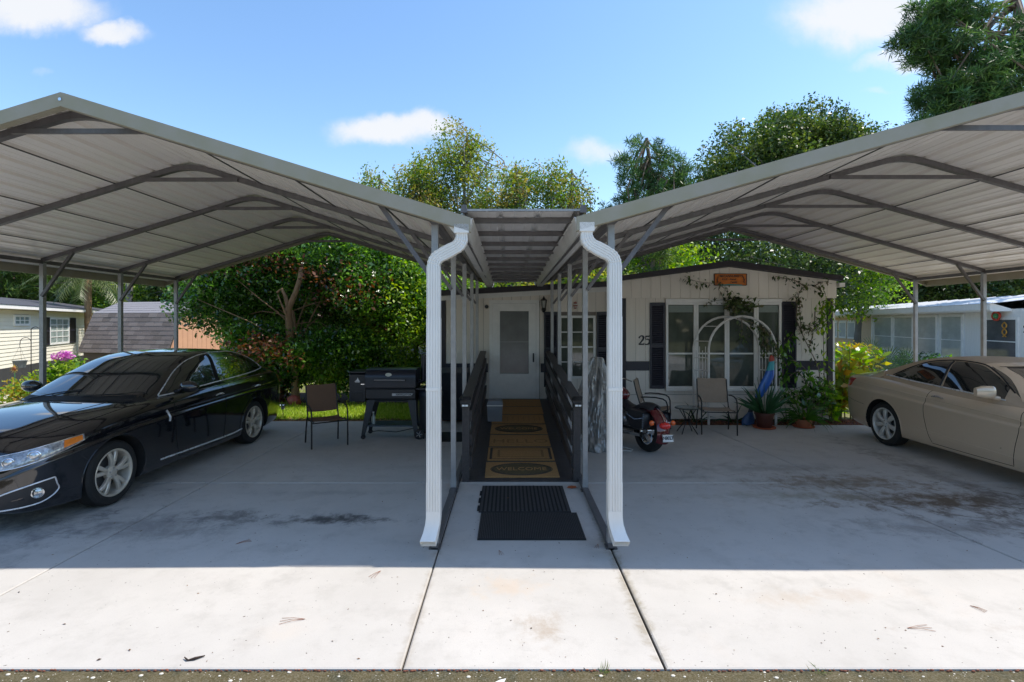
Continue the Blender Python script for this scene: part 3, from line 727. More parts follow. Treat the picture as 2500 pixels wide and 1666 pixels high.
figure(five, [.08, .08, .12, .16, .2, .16, .1, .14], 2.785, 1.535, .19, 'house_number')
figure([(.12, .92), (.5, .92), (.56, 1.02)], [.14, .14, .05], 2.785, 1.535, .19, 'house_number')

# orange sign on the gable
SG = thing('gable_sign', 'orange tropical sign with black handwriting under the gable peak', 'sign', (4.51, YG-.06, 2.87))
sx0, sx1, sz0, sz1 = 4.20, 4.85, 2.75, 2.985; M_OR = mat('sign_orange', (.62, .17, .02), .5, 0, .2, 8)
m_ = MB(); m_.b2((sx0, YG-.075, sz0), (sx1, YG-.052, sz1)); m_.build('board', M_OR, SG)
m_ = MB(); M_BR = mat('sign_brown', (.09, .03, .015), .5)
for lo, hi in [((sx0-.008, YG-.082, sz0), (sx0+.008, YG-.05, sz1)), ((sx1-.008, YG-.082, sz0), (sx1+.008, YG-.05, sz1)), ((sx0+.008, YG-.082, sz1-.008), (sx1-.008, YG-.05, sz1+.004)), ((sx0+.008, YG-.082, sz0-.006), (sx1-.008, YG-.05, sz0+.006))]: m_.b2(lo, hi)
m_.build('edge', M_BR, SG)
rx_ = (radians(90), 0, 0)
text_obj("the", .04, M_BR, SG, (4.30, YG-.078, 2.953), (radians(90), radians(-12), 0), ext=.002, shear=.3)
text_obj("MECANHURREY'S", .062, M_BLK, SG, (4.535, YG-.078, 2.935), rx_, ext=.002, sx=.98, bold=.0015, shear=.25)
text_obj("B.A.R. - friends", .052, M_BLK, SG, (4.49, YG-.078, 2.872), rx_, ext=.002, sx=.9, shear=.3, bold=.001)
text_obj("f amily", .052, M_BLK, SG, (4.59, YG-.078, 2.815), rx_, ext=.002, sx=1.0, shear=.3, bold=.001)
def gecko(cx, cz_, fl):
    m_ = MB(); p = [(cx-.02*fl, YG-.08, cz_-.07), (cx+.01*fl, YG-.08, cz_-.04), (cx-.005*fl, YG-.08, cz_), (cx+.012*fl, YG-.08, cz_+.04)]
    m_.tube(p, [.003, .009, .011, .008], 6); m_.ball((cx+.014*fl, YG-.08, cz_+.055), (.012, .006, .016), 8, 6)
    for (a, b_) in ((.022, .02), (-.022, .015), (.022, -.03), (-.022, -.04)): m_.tube([(cx, YG-.08, cz_+b_*.7), (cx+a, YG-.08, cz_+b_)], .004, 5)
    m_.build('lizard_shape', M_BR, SG, True)
gecko(4.255, 2.86, 1); gecko(4.80, 2.86, -1)
m_ = MB(); m_.sweep([(4.26, YG-.08, sz0+.02), (4.36, YG-.08, sz0+.005), (4.5, YG-.08, sz0+.016), (4.70, YG-.08, sz0+.006), (4.76, YG-.08, sz0+.004)], [(-.012, -.004), (-.012, .004), (.012, .004), (.012, -.004)], (0, 1, 0)); m_.build('wave', mat('sign_teal', (.05, .28, .27), .5), SG)

# ================================================================ RAMP with rails and mats
RP = thing('ramp', 'dark stained wooden access ramp with railings up to the front door', 'ramp', (.16, 6.4, 0))
RX0, RX1 = -.49, .83; S_ = .37/(10.75-6.40)
def rz(y): return .015+S_*(y-6.40) if y < 10.75 else .37
y = 6.41; RR = random.Random(2)
while y < 10.9:
    y1 = min(y+.138, 10.92)
    m_ = MB(); m_.prism([(RX0, y, rz(y)-.035), (RX0, y1-.006, rz(y1)-.035), (RX0, y1-.006, rz(y1)), (RX0, y, rz(y))], (RX1-RX0, 0, 0)); m_.build('deck_board', M_DECK, RP); y = y1
for x in (RX0-.02, RX1-.02):
    m_ = MB(); m_.prism([(x, 6.40, -.02), (x, 10.9, -.02), (x, 10.9, .335), (x, 6.40, .0)], (.04, 0, 0)); m_.build('skirt', M_DECK, RP)
for sx_, x in ((-1, -.533), (1, .86)):
    for i, y in enumerate((6.45, 7.95, 9.45, 10.83)):
        m_ = MB(); m_.b2((x-.045, y-.045, 0), (x+.045, y+.045, rz(y)+.98)); p_ = m_.build('rail_post', M_DECK, RP)
    for (h, hh) in ((.80, .14), (.50, .14), (.22, .14)):   # side boards
        m_ = MB(); xx = x-sx_*.055
        m_.prism([(xx-.018, 6.44, rz(6.44)+h-hh/2), (xx-.018, 10.88, rz(10.88)+h-hh/2), (xx-.018, 10.88, rz(10.88)+h+hh/2), (xx-.018, 6.44, rz(6.44)+h+hh/2)], (.036, 0, 0)); m_.build('rail_board', M_DECK, RP)
    m_ = MB(); m_.prism([(x-.065, 6.33, rz(6.33)+.985), (x-.065, 10.90, rz(10.9)+.985), (x-.065, 10.90, rz(10.9)+1.02), (x-.065, 6.33, rz(6.33)+1.02)], (.13, 0, 0)); m_.build('rail_cap', M_DECK, RP)
# solar post lights
M_LED = mat('solar_lens', (.85, .85, .82), .2, emit=None)
for x, lb in ((-.533, 'left'), (.86, 'right')):
    T = thing('solar_post_light', 'small black solar light with white lenses on the front post of the %s ramp rail' % lb, 'lamp', (x, 6.34, 1.0), 'solar lights on the ramp posts')
    m_ = MB(); m_.lathe([(.075, 0), (.078, .02), (.06, .045), (.02, .052)], (x, 6.36, rz(6.4)+1.022), 12); m_.b2((x-.055, 6.30, .955), (x+.055, 6.40, 1.0)); m_.build('housing', M_BLK, T, True)
    for dx in (-.02, .02):
        m_ = MB(); m_.b2((x+dx-.017, 6.294, .962), (x+dx+.017, 6.302, .984)); m_.build('lens', M_LED, T)
# coir mats
M_COIR = mat('coir', (.44, .235, .085), .95, 0, .18, 60, bump=.6, bscale=150, col2=(.22, .12, .045), c2amt=.5)
M_COIRD = mat('coir_dark_print', (.07, .05, .035), .95, 0, .3, 50, bump=.5, bscale=150)
ang = math.atan(S_)
def coir_mat(k, y0, kind, label, dx=0, w=.95, d=.525, rot=0):
    yc = y0+d/2; T = thing('coir_doormat', label, 'doormat', (.175+dx, yc, rz(yc)+.002), 'coir doormats on the ramp')
    T.rotation_euler = (0, 0, 0)
    m_ = MB(); n = 12; prof = []
    m_.box((0, 0, .006), (w, d, .012)); m_.build('mat', M_COIR, T, local=True)
    if kind in ('oval', 'ovalfaint'):
        rows = []; 
        a, b_ = w*.42, d*.40
        m_ = MB(); m_.add([(a*cos(2*pi*i/48), b_*sin(2*pi*i/48), .0135) for i in range(48)]+[(a*cos(2*pi*i/48), b_*sin(2*pi*i/48), .0115) for i in range(48)], [tuple(range(48))]+[(i, (i+1) % 48, (i+1) % 48+48, i+48) for i in range(48)])
        m_.build('oval_print', mat('coir_olive_print', (.12, .085, .035), .95, 0, .35, 40, bump=.6, bscale=120), T, local=True)
        m_ = MB(); m_.tube([((a-.02)*cos(2*pi*i/48), (b_-.015)*sin(2*pi*i/48), .0135) for i in range(48)], .006, 4, closed=True); m_.tube([((a+.008)*cos(2*pi*i/48), (b_+.004)*sin(2*pi*i/48), .0125) for i in range(48)], .0045, 4, closed=True); m_.build('ring_print', M_COIRD, T, local=True)
        t = text_obj('WELCOME', .15 if kind == 'oval' else .14, M_COIR, T, (T.location.x, T.location.y, T.location.z), (0, 0, 0), ext=.003, sx=.92); t.location = (0, 0, .014)
        T['label'] = label
    if kind == 'frame':
        for (mx_, my_, tt) in ((.44, .235, .012), (.33, .15, .012)):
            m_ = MB()
            for lo, hi in [((-mx_, -my_, .012), (-mx_+tt*3, my_, .0155)), ((mx_-tt*3, -my_, .012), (mx_, my_, .0155)), ((-mx_+tt*3, my_-tt, .012), (mx_-tt*3, my_, .0155)), ((-mx_+tt*3, -my_, .012), (mx_-tt*3, -my_+tt, .0155))]: m_.b2(lo, hi)
            m_.build('border_print', M_COIRD if mx_ > .4 else mat('coir_mid_print', (.27, .145, .055), .95), T, local=True)
    if kind == 'hello':
        t = text_obj('HELLO', .25, mat('coir_mid_print', (.27, .145, .055), .95), T, (0, 0, 0), (0, 0, 0), ext=.002, sx=1.15); t.location = (.01, -.05, .012)
    if kind == 'lines':
        m_ = MB()
        for i in range(9): m_.b2((-.38+i*.095, -.16, .012), (-.372+i*.095, .16, .014))
        m_.build('line_print', mat('coir_mid_print', (.27, .145, .055), .95), T, local=True)
    T.rotation_euler = (ang, 0, radians(rot)); return T
sp = .607; y_ = 6.50
coir_mat(0, y_, 'oval', 'coir doormat with WELCOME in a dark oval, lowest on the ramp', 0.0, rot=.6)
coir_mat(1, y_+sp, 'frame', 'coir doormat with two dark rectangular borders, second from the ramp foot', .0, .94)
coir_mat(2, y_+2*sp, 'hello', 'plain tan coir doormat with faint HELLO across it, third from the ramp foot', 0, .93)
coir_mat(3, y_+3*sp, 'ovalfaint', 'coir doormat with faded WELCOME oval, just below the grey cooler', 0, .93, rot=-.8)
coir_mat(4, y_+4*sp, 'lines', 'coir doormat with faint lines, partly under the grey cooler', 0, .93)
coir_mat(5, y_+5*sp, 'plain', 'plain tan coir doormat beside the cooler, second from the door', 0.03, .90)
coir_mat(6, y_+6*sp, 'plain', 'plain tan coir doormat right in front of the white door', 0.03, .90)
# rubber mats on the walkway
def rub(lo, hi, label, n, grp='black rubber mats on the walkway', ragged=False):
    T = thing('rubber_mat', label, 'doormat', ((lo[0]+hi[0])/2, (lo[1]+hi[1])/2, 0), grp)
    m_ = MB(); m_.b2((lo[0], lo[1], .001), (hi[0], hi[1], .008)); m_.build('mat', M_RUB, T)
    m_ = MB(); w_ = (hi[0]-lo[0])
    for i in range(n): x = lo[0]+w_*(i+.5)/n; m_.b2((x-w_/n*.28, lo[1]+.02, .008), (x+w_/n*.28, hi[1]-.02, .0125 if not ragged else .014))
    m_.build('rib', mat('worn_rubber_rib', (.045, .045, .047), .55, 0, .3, 40), T)
    if ragged:
        m_ = MB()
        for i in range(3): m_.b2((lo[0]-.02, lo[1]+.05+i*.24, .001), (lo[0]+.0, lo[1]+.2+i*.24, .007))
        m_.build('edge_tab', M_RUB, T)
rub((-.312, 5.37), (.745*0+.66, 6.24), 'black rubber mat with wide ribs at the foot of the ramp', 22, ragged=True)
rub((-.285, 4.69), (.715, 5.36), 'black finely ribbed rubber mat lying nearest the camera', 60)
# cooler
CO = thing('cooler', 'small grey cooler with white lid seam on the left of the ramp', 'cooler', (-.33, 9.0, rz(9.0)))
cx, cy = PX(1208, 9.0), 9.15; z0 = rz(9.05)+.014; M_CG = mat('cooler_grey', (.19, .20, .22), .45, 0, .05)
m_ = MB(); m_.prism([(cx-.125, cy-.15, z0), (cx+.125, cy-.15, z0), (cx+.135, cy-.16, z0+.27), (cx-.135, cy-.16, z0+.27)], (0, .30, 0)); m_.build('tub', M_CG, CO)
m_ = MB(); m_.b2((cx-.14, cy-.165, z0+.27), (cx+.14, cy+.15, z0+.287)); m_.build('seam', M_WHITE, CO)
m_ = MB(); m_.prism([(cx-.138, cy-.163, z0+.288), (cx+.138, cy-.163, z0+.288), (cx+.12, cy-.145, z0+.36), (cx-.12, cy-.145, z0+.36)], (0, .30, 0)); m_.build('lid', M_CG, CO)
m_ = MB(); m_.b2((cx-.10, cy-.172, z0+.20), (cx+.10, cy-.163, z0+.225)); m_.build('handle', M_CG, CO)
# ================================================================ CARS
def curve(pts):
    xs = np.array([p[0] for p in pts], float); ys = np.array([p[1] for p in pts], float)
    d = np.diff(ys)/np.diff(xs); m = np.zeros_like(ys); m[1:-1] = np.where(d[:-1]*d[1:] > 0, 2*d[:-1]*d[1:]/(d[:-1]+d[1:]+1e-12), 0); m[0] = d[0]; m[-1] = d[-1]
    def f(x):
        x = min(max(x, xs[0]), xs[-1]); i = min(max(int(np.searchsorted(xs, x))-1, 0), len(xs)-2); h = xs[i+1]-xs[i]; t = (x-xs[i])/h
        return float((2*t**3-3*t*t+1)*ys[i]+(t**3-2*t*t+t)*h*m[i]+(-2*t**3+3*t*t)*ys[i+1]+(t**3-t*t)*h*m[i+1])
    return f
def crom(P, n):
    out = []; k = len(P)
    for i in range(k-1):
        p0, p1, p2, p3 = P[max(0, i-1)], P[i], P[i+1], P[min(k-1, i+2)]
        for j in range(n):
            t = j/n; out.append(tuple(.5*(2*b+(c-a)*t+(2*a-5*b+4*c-d)*t*t+(3*b-a-3*c+d)*t**3) for a, b, c, d in zip(p0, p1, p2, p3)))
    out.append(P[-1]); return out
def eval_mod(o):
    dg = bpy.context.evaluated_depsgraph_get(); dg.update()
    me = bpy.data.meshes.new_from_object(o.evaluated_get(dg)); o.modifiers.clear(); o.data = me; return o
class Car:
    def __init__(s, sp, label, group=None):
        s.sp = sp; s.T = thing('parked_car', label, 'car', (0, 0, 0), group)
    def body(s, mt):
        sp = s.sp; zt, zs, zb, w = (curve(sp[k]) for k in ('zt', 'zs', 'zb', 'w')); x0, x1 = sp['zt'][0][0], sp['zt'][-1][0]
        u = np.linspace(0, 1, 110); xs = x0+(x1-x0)*(u*.5+.5*(.5-.5*np.cos(np.pi*u)))
        xs = np.unique(np.concatenate([xs, x0+np.array([0, .015, .04, .08, .13]), x1-np.array([0, .012, .035, .07, .12])]))
        rows = []
        for x in xs:
            B, S, T_, w_ = zb(x), zs(x), zt(x), w(x); H_ = S-B
            k = min(1, H_/.55); q = min(1, w_/.8)
            half = [(0, B), (w_*.6, B), (w_-.10*q, B+.005), (w_-.045*q, B+.05*k), (w_-.02*q, B+.14*k), (w_-.012*q, B+.26*H_), (w_-.004, B+.50*H_), (w_, B+.68*H_), (w_+.001, B+.745*H_), (w_-.017*q, B+.785*H_), (w_-.020*q, B+.86*H_), (w_-.04*q, B+.945*H_), (w_-.085*q, S), (w_-.20*q, S+(T_-S)*.42), (w_*.52, S+(T_-S)*.82), (w_*.25, S+(T_-S)*.97), (0, T_)]
            hp = crom(half, 4); ring = [(x, y, z) for y, z in hp]+[(x, -y, z) for y, z in hp[-2:0:-1]]
            rows.append(ring)
        b = MB(); b.grid(rows, True); n = len(rows[0])
        b.add(rows[0], [tuple(range(n))]); b.add(rows[-1], [tuple(reversed(range(n)))])
        vs, fs = b.v, b.f
        s.bvh_body = BVHTree.FromPolygons([Vector(v) for v in vs], fs)
        o = b.build('body', mt, s.T)
        bm = bmesh.new(); bm.from_mesh(o.data); bmesh.ops.remove_doubles(bm, verts=bm.verts, dist=1e-5); bmesh.ops.recalc_face_normals(bm, faces=bm.faces); bm.to_mesh(o.data); bm.free()
        # wheel arches cut out
        for (ax, r) in sp['arches']:
            for sd in (1, -1):
                c = MB(); N_ = 40; rr = r
                c.lathe([(rr, sd*(sp['W']+.2)), (rr, sd*(sp['W']-.30))], (ax, 0, sp['wr']), N_, 'y'); cut = c.build('cut', M_RUB)
                md = o.modifiers.new('b', 'BOOLEAN'); md.operation = 'DIFFERENCE'; md.object = cut; md.solver = 'EXACT'
                eval_mod(o); bpy.data.objects.remove(cut)
        me = o.data; me.materials.clear(); me.materials.append(mt); me.materials.append(M_ARCH)
        me.polygons.foreach_set('use_smooth', [True]*len(me.polygons))
        for p in me.polygons:
            c = p.center; p.material_index = 0
            for (ax, r) in sp['arches']:
                d = sqrt((c.x-ax)**2+(c.z-sp['wr'])**2)
                if d < r+.004 and abs(c.y) < sp['W']-.025 and (abs(p.normal.y) > .9 and abs(abs(c.y)-(sp['W']-.30)) < .01 or abs(p.normal.y) < .3 and abs(d-r) < .006): p.material_index = 1
        me.set_sharp_from_angle(angle=radians(40)); s.bodyo = o
    def cabin(s, mt):
        sp = s.sp; zr, wg = curve(sp['zr']), curve(sp['wg']); x0, x1 = sp['zr'][0][0], sp['zr'][-1][0]; bz = curve(sp['belt']); tm = sp['tumble']; rows = []
        xs = np.linspace(x0, x1, 80)
        for x in xs:
            Bz = bz(x)-.10; top = zr(x); W_ = wg(x); h = max(.02, top-Bz); wt = W_-tm*(h-.02) if h > .02 else W_
            wt = W_-tm*h; r = min(.12, h*.45); crown = .035*min(1, h/.4)
            half = [(W_, Bz), (W_-tm*h*.35, Bz+h*.35), (wt+tm*r, top-r-crown), (wt-.02, top-r*.38-crown), (wt-.09, top-r*.06-crown*.85), (wt*.55, top-crown*.3), (0, top)]
            hp = crom(half, 5)
            def sh(y, z): return x+(sp['kf'] if x > sp['xm'] else -sp['kr'])*-(y*y)*min(1, abs(x-sp['xm'])/.8)
            rows.append([(sh(y, z), y, z) for y, z in hp]+[(sh(y, z), -y, z) for y, z in hp[-2::-1]])
        b = MB(); b.grid(rows); s.bvh_cab = BVHTree.FromPolygons([Vector(v) for v in b.v], b.f)
        s.cab = b.build('roof', mt, s.T, True, 60, fixn=True)
    def ray(s, o, d, which):
        best = None
        for t in ([s.bvh_body, s.bvh_cab] if which == 'both' else [s.bvh_body] if which == 'body' else [s.bvh_cab]):
            h = t.ray_cast(Vector(o), Vector(d).normalized(), 8)
            if h[0] is not None and (best is None or h[3] < best[3]): best = h
        return best
    def resample(s, P, n):
        P = [Vector(p) for p in P]; L = [0]
        for a, b in zip(P, P[1:]): L.append(L[-1]+(b-a).length)
        out = []
        for i in range(n+1):
            t = L[-1]*i/n; j = 0
            while j < len(P)-2 and L[j+1] < t: j += 1
            f = (t-L[j])/max(1e-9, L[j+1]-L[j]); out.append(P[j].lerp(P[j+1], min(1, max(0, f))))
        return out
    def patch(s, name, mt, A, B, d, off=.004, nu=24, nv=8, which='cab', parent=None, thick=.006, smoothA=True):
        """surface piece between curves A and B projected along d on to the car, standing 'off' proud"""
        if smoothA: A = crom([tuple(a) for a in A], 5) if len(A) > 2 else A; B = crom([tuple(a) for a in B], 5) if len(B) > 2 else B
        A = s.resample(A, nu); B = s.resample(B, nu); rows = []; d = Vector(d).normalized(); back = []
        for i in range(nv+1):
            row = []; rb = []
            for a, b in zip(A, B):
                p = a.lerp(b, i/nv); h = s.ray(p-d*4, d, which)
                if h is None: q = p; nn = -d
                else:
                    q, nn = h[0], h[1]
                    if nn.dot(d) > 0: nn = -nn
                row.append(q+nn*off); rb.append(q+nn*(off-thick))
            rows.append(row); back.append(rb)
        m_ = MB(); m_.grid(rows)
        per = rows[0]+[r[-1] for r in rows[1:]]+rows[-1][-2::-1]+[r[0] for r in rows[-2:0:-1]]
        pb = back[0]+[r[-1] for r in back[1:]]+back[-1][-2::-1]+[r[0] for r in back[-2:0:-1]]
        m_.grid([per, pb], True)
        return m_.build(name, mt, parent or s.T, True, 45)
    def line(s, name, mt, P, d, r=.004, off=.0, which='body', n=40, parent=None, flat=False, sm=True):
        P = crom([tuple(p) for p in P], 6) if (len(P) > 2 and sm) else P
        P = s.resample(P, n); d = Vector(d).normalized(); pts = []
        for p in P:
            h = s.ray(p-d*4, d, which)
            if h is None: continue
            nn = h[1] if h[1].dot(d) < 0 else -h[1]; pts.append(h[0]+nn*off)
        m_ = MB(); m_.tube(pts, r, 6); return m_.build(name, mt, parent or s.T, True, 60)
    def wheel(s, ax, sd, spokes, rim_mt, style):
        sp = s.sp; R0 = sp['wr']; tw = .225; yo = sd*(sp['W']-.045); rr = sp['rim']
        hub = MB(); hub.lathe([(.16, yo-sd*.12), (.16, yo-sd*.10)], (ax, 0, R0), 24, 'y'); hub.lathe([(.07, yo-sd*.10), (.07, yo-sd*.07)], (ax, 0, R0), 16, 'y')
        W_ = hub.build('wheel', mat('brake_disc', (.12, .12, .12), .5, .6), s.T, True)
        t = MB(); pr = [(rr-.012, -tw), (rr+.01, -tw), (R0-.03, -tw+.005), (R0-.006, -tw+.03), (R0, -tw*.6), (R0, -tw*.4), (R0-.006, -.03), (R0-.03, -.006), (rr+.03, .002), (rr+.006, -.006), (rr-.004, -.012)]
        t.lathe([(r, yo+sd*h) for r, h in pr], (ax, 0, R0), 56, 'y', caps=False)
        for g_ in (-.05, -.11, -.17): t.lathe([(R0+.0008, yo+sd*(g_-.004)), (R0+.0008, yo+sd*(g_+.004))], (ax, 0, R0), 56, 'y', caps=False)
        t.build('tyre', M_RUB, W_, True, 30)
        b = MB(); b.lathe([(rr, yo-sd*.010), (rr+.004, yo-sd*.004), (rr-.004, yo+sd*.0), (rr-.016, yo-sd*.006), (rr-.026, yo-sd*.03), (rr-.03, yo-sd*.19)], (ax, 0, R0), 56, 'y', caps=False)
        b.lathe([(.0, yo-sd*.012), (.032, yo-sd*.013), (.036, yo-sd*.02), (.052, yo-sd*.022), (.075, yo-sd*.035), (.078, yo-sd*.07)], (ax, 0, R0), 24, 'y', caps=False)
        def spoke(a0, a1, w0, w1):
            # from the hub at angle a0 to the rim at angle a1, bevelled top
            p = []
            for k in range(6):
                u = k/5; rad = .055+(rr-.012-.055)*u; a = a0+(a1-a0)*u; yy = yo-sd*(.028-.018*sin(u*pi)*1.0-.006*u); ww = w0+(w1-w0)*u
                c, s_ = cos(a), sin(a); ctr = Vector((ax+rad*c, yy, R0+rad*s_)); tn = Vector((-s_, 0, c)); dn = Vector((0, -sd, 0))
                p.append([ctr-tn*ww/2+dn*.034, ctr-tn*ww/2+dn*.008, ctr-tn*ww*.32, ctr+tn*ww*.32, ctr+tn*ww/2+dn*.008, ctr+tn*ww/2+dn*.034])
            b.grid(p)
        for k in range(spokes):
            a = 2*pi*k/spokes+pi/2
            if style == 'pair': spoke(a-.10, a-.21, .036, .046); spoke(a+.10, a+.21, .036, .046)
            else: spoke(a, a, .052, .078)
        b.build('rim', rim_mt, W_, True, 35)
        n = MB()
        for k in range(5): a = 2*pi*k/5+.3; n.lathe([(.009, yo-sd*.035), (.009, yo-sd*.012)], (ax+.05*cos(a), 0, R0+.05*sin(a)), 6, 'y')
        n.build('lug_nut', M_CHR, W_); n_ = n
M_ARCH = mat('arch_liner', (.008, .008, .008), .95)
M_BPAINT = mat('black_car_paint', (.0045, .005, .008), .08, 0, .02, 4, coat=1.0, spec=.6)
M_BEIGE = mat('beige_metallic_paint', (.68, .53, .385), .30, .25, .015, 6, coat=.9)
M_CLOTH = mat('tan_soft_top', (.46, .35, .25), .9, 0, .06, 12, bump=.3, bscale=180)
M_CGL = mat('car_glass', (.014, .018, .019), .012, 0, .2, 2, spec=1.0, coat=1.0)
M_RIM = mat('alloy_rim', (.62, .56, .47), .35, .35, .05, 14)
M_RIM2 = mat('alloy_rim_silver', (.66, .64, .60), .33, .35, .05, 14)
M_LAMP = mat('lamp_chrome', (.55, .56, .58), .12, .85, .5, 30)
M_LENS = mat('clear_lens', (.32, .33, .34), .05, .3, .6, 35, coat=.8)
M_AMB = mat('amber_lens', (.75, .20, .02), .15, 0, .2, 30, coat=.6)
M_REDL = mat('red_lens', (.45, .012, .012), .12, 0, .2, 30, coat=.8)
M_GAP = mat('shut_line', (.002, .002, .002), .95)

# ---------------- black sedan
spB = dict(W=.964, wr=.352, rim=.252, arches=[(0, .405), (2.867, .405)],
  zt=[(-1.27, .84), (-1.23, 1.05), (-1.12, 1.15), (-.85, 1.17), (-.4, 1.17), (.6, 1.16), (2.0, 1.12), (2.4, 1.08), (2.9, 1.04), (3.35, .955), (3.6, .875), (3.76, .76), (3.84, .60)],
  zs=[(-1.27, .76), (-1.23, .95), (-1.08, 1.05), (-.7, 1.10), (0, 1.10), (.9, 1.07), (1.8, 1.035), (2.5, 1.00), (3.1, .93), (3.45, .855), (3.68, .77), (3.80, .66), (3.84, .55)],
  zb=[(-1.27, .42), (-1.21, .30), (-.9, .22), (-.3, .19), (1.5, .19), (3.2, .18), (3.6, .19), (3.78, .23), (3.84, .34)],
  w=[(-1.27, .56), (-1.24, .68), (-1.12, .80), (-.8, .905), (-.3, .955), (.2, .962), (1.4, .962), (2.6, .964), (3.05, .955), (3.35, .915), (3.55, .855), (3.70, .77), (3.80, .64), (3.84, .50)],
  zr=[(-1.10, 1.14), (-.8, 1.26), (-.45, 1.42), (-.1, 1.525), (.3, 1.585), (.75, 1.605), (1.15, 1.585), (1.45, 1.53), (1.75, 1.42), (2.1, 1.255), (2.45, 1.08)],
  wg=[(-1.10, .70), (-.6, .80), (0, .865), (1.0, .885), (1.8, .875), (2.2, .84), (2.45, .80)],
  belt=[(-1.1, 1.15), (-.4, 1.16), (.6, 1.135), (1.5, 1.10), (2.45, 1.04)], tumble=.42, kf=.22, kr=.18, xm=.65)
cb = Car(spB, 'glossy black four-door sedan parked under the left carport')
cb.body(M_BPAINT); cb.cabin(M_BPAINT)
def sideglass(c, name, A, B, mt=M_CGL, off=.005):
    for sd in (1, -1):
        c.patch(name, mt, [(x, sd*.5, z) for x, z in A], [(x, sd*.5, z) for x, z in B], (0, -sd, 0), off=off, nu=26, nv=8)
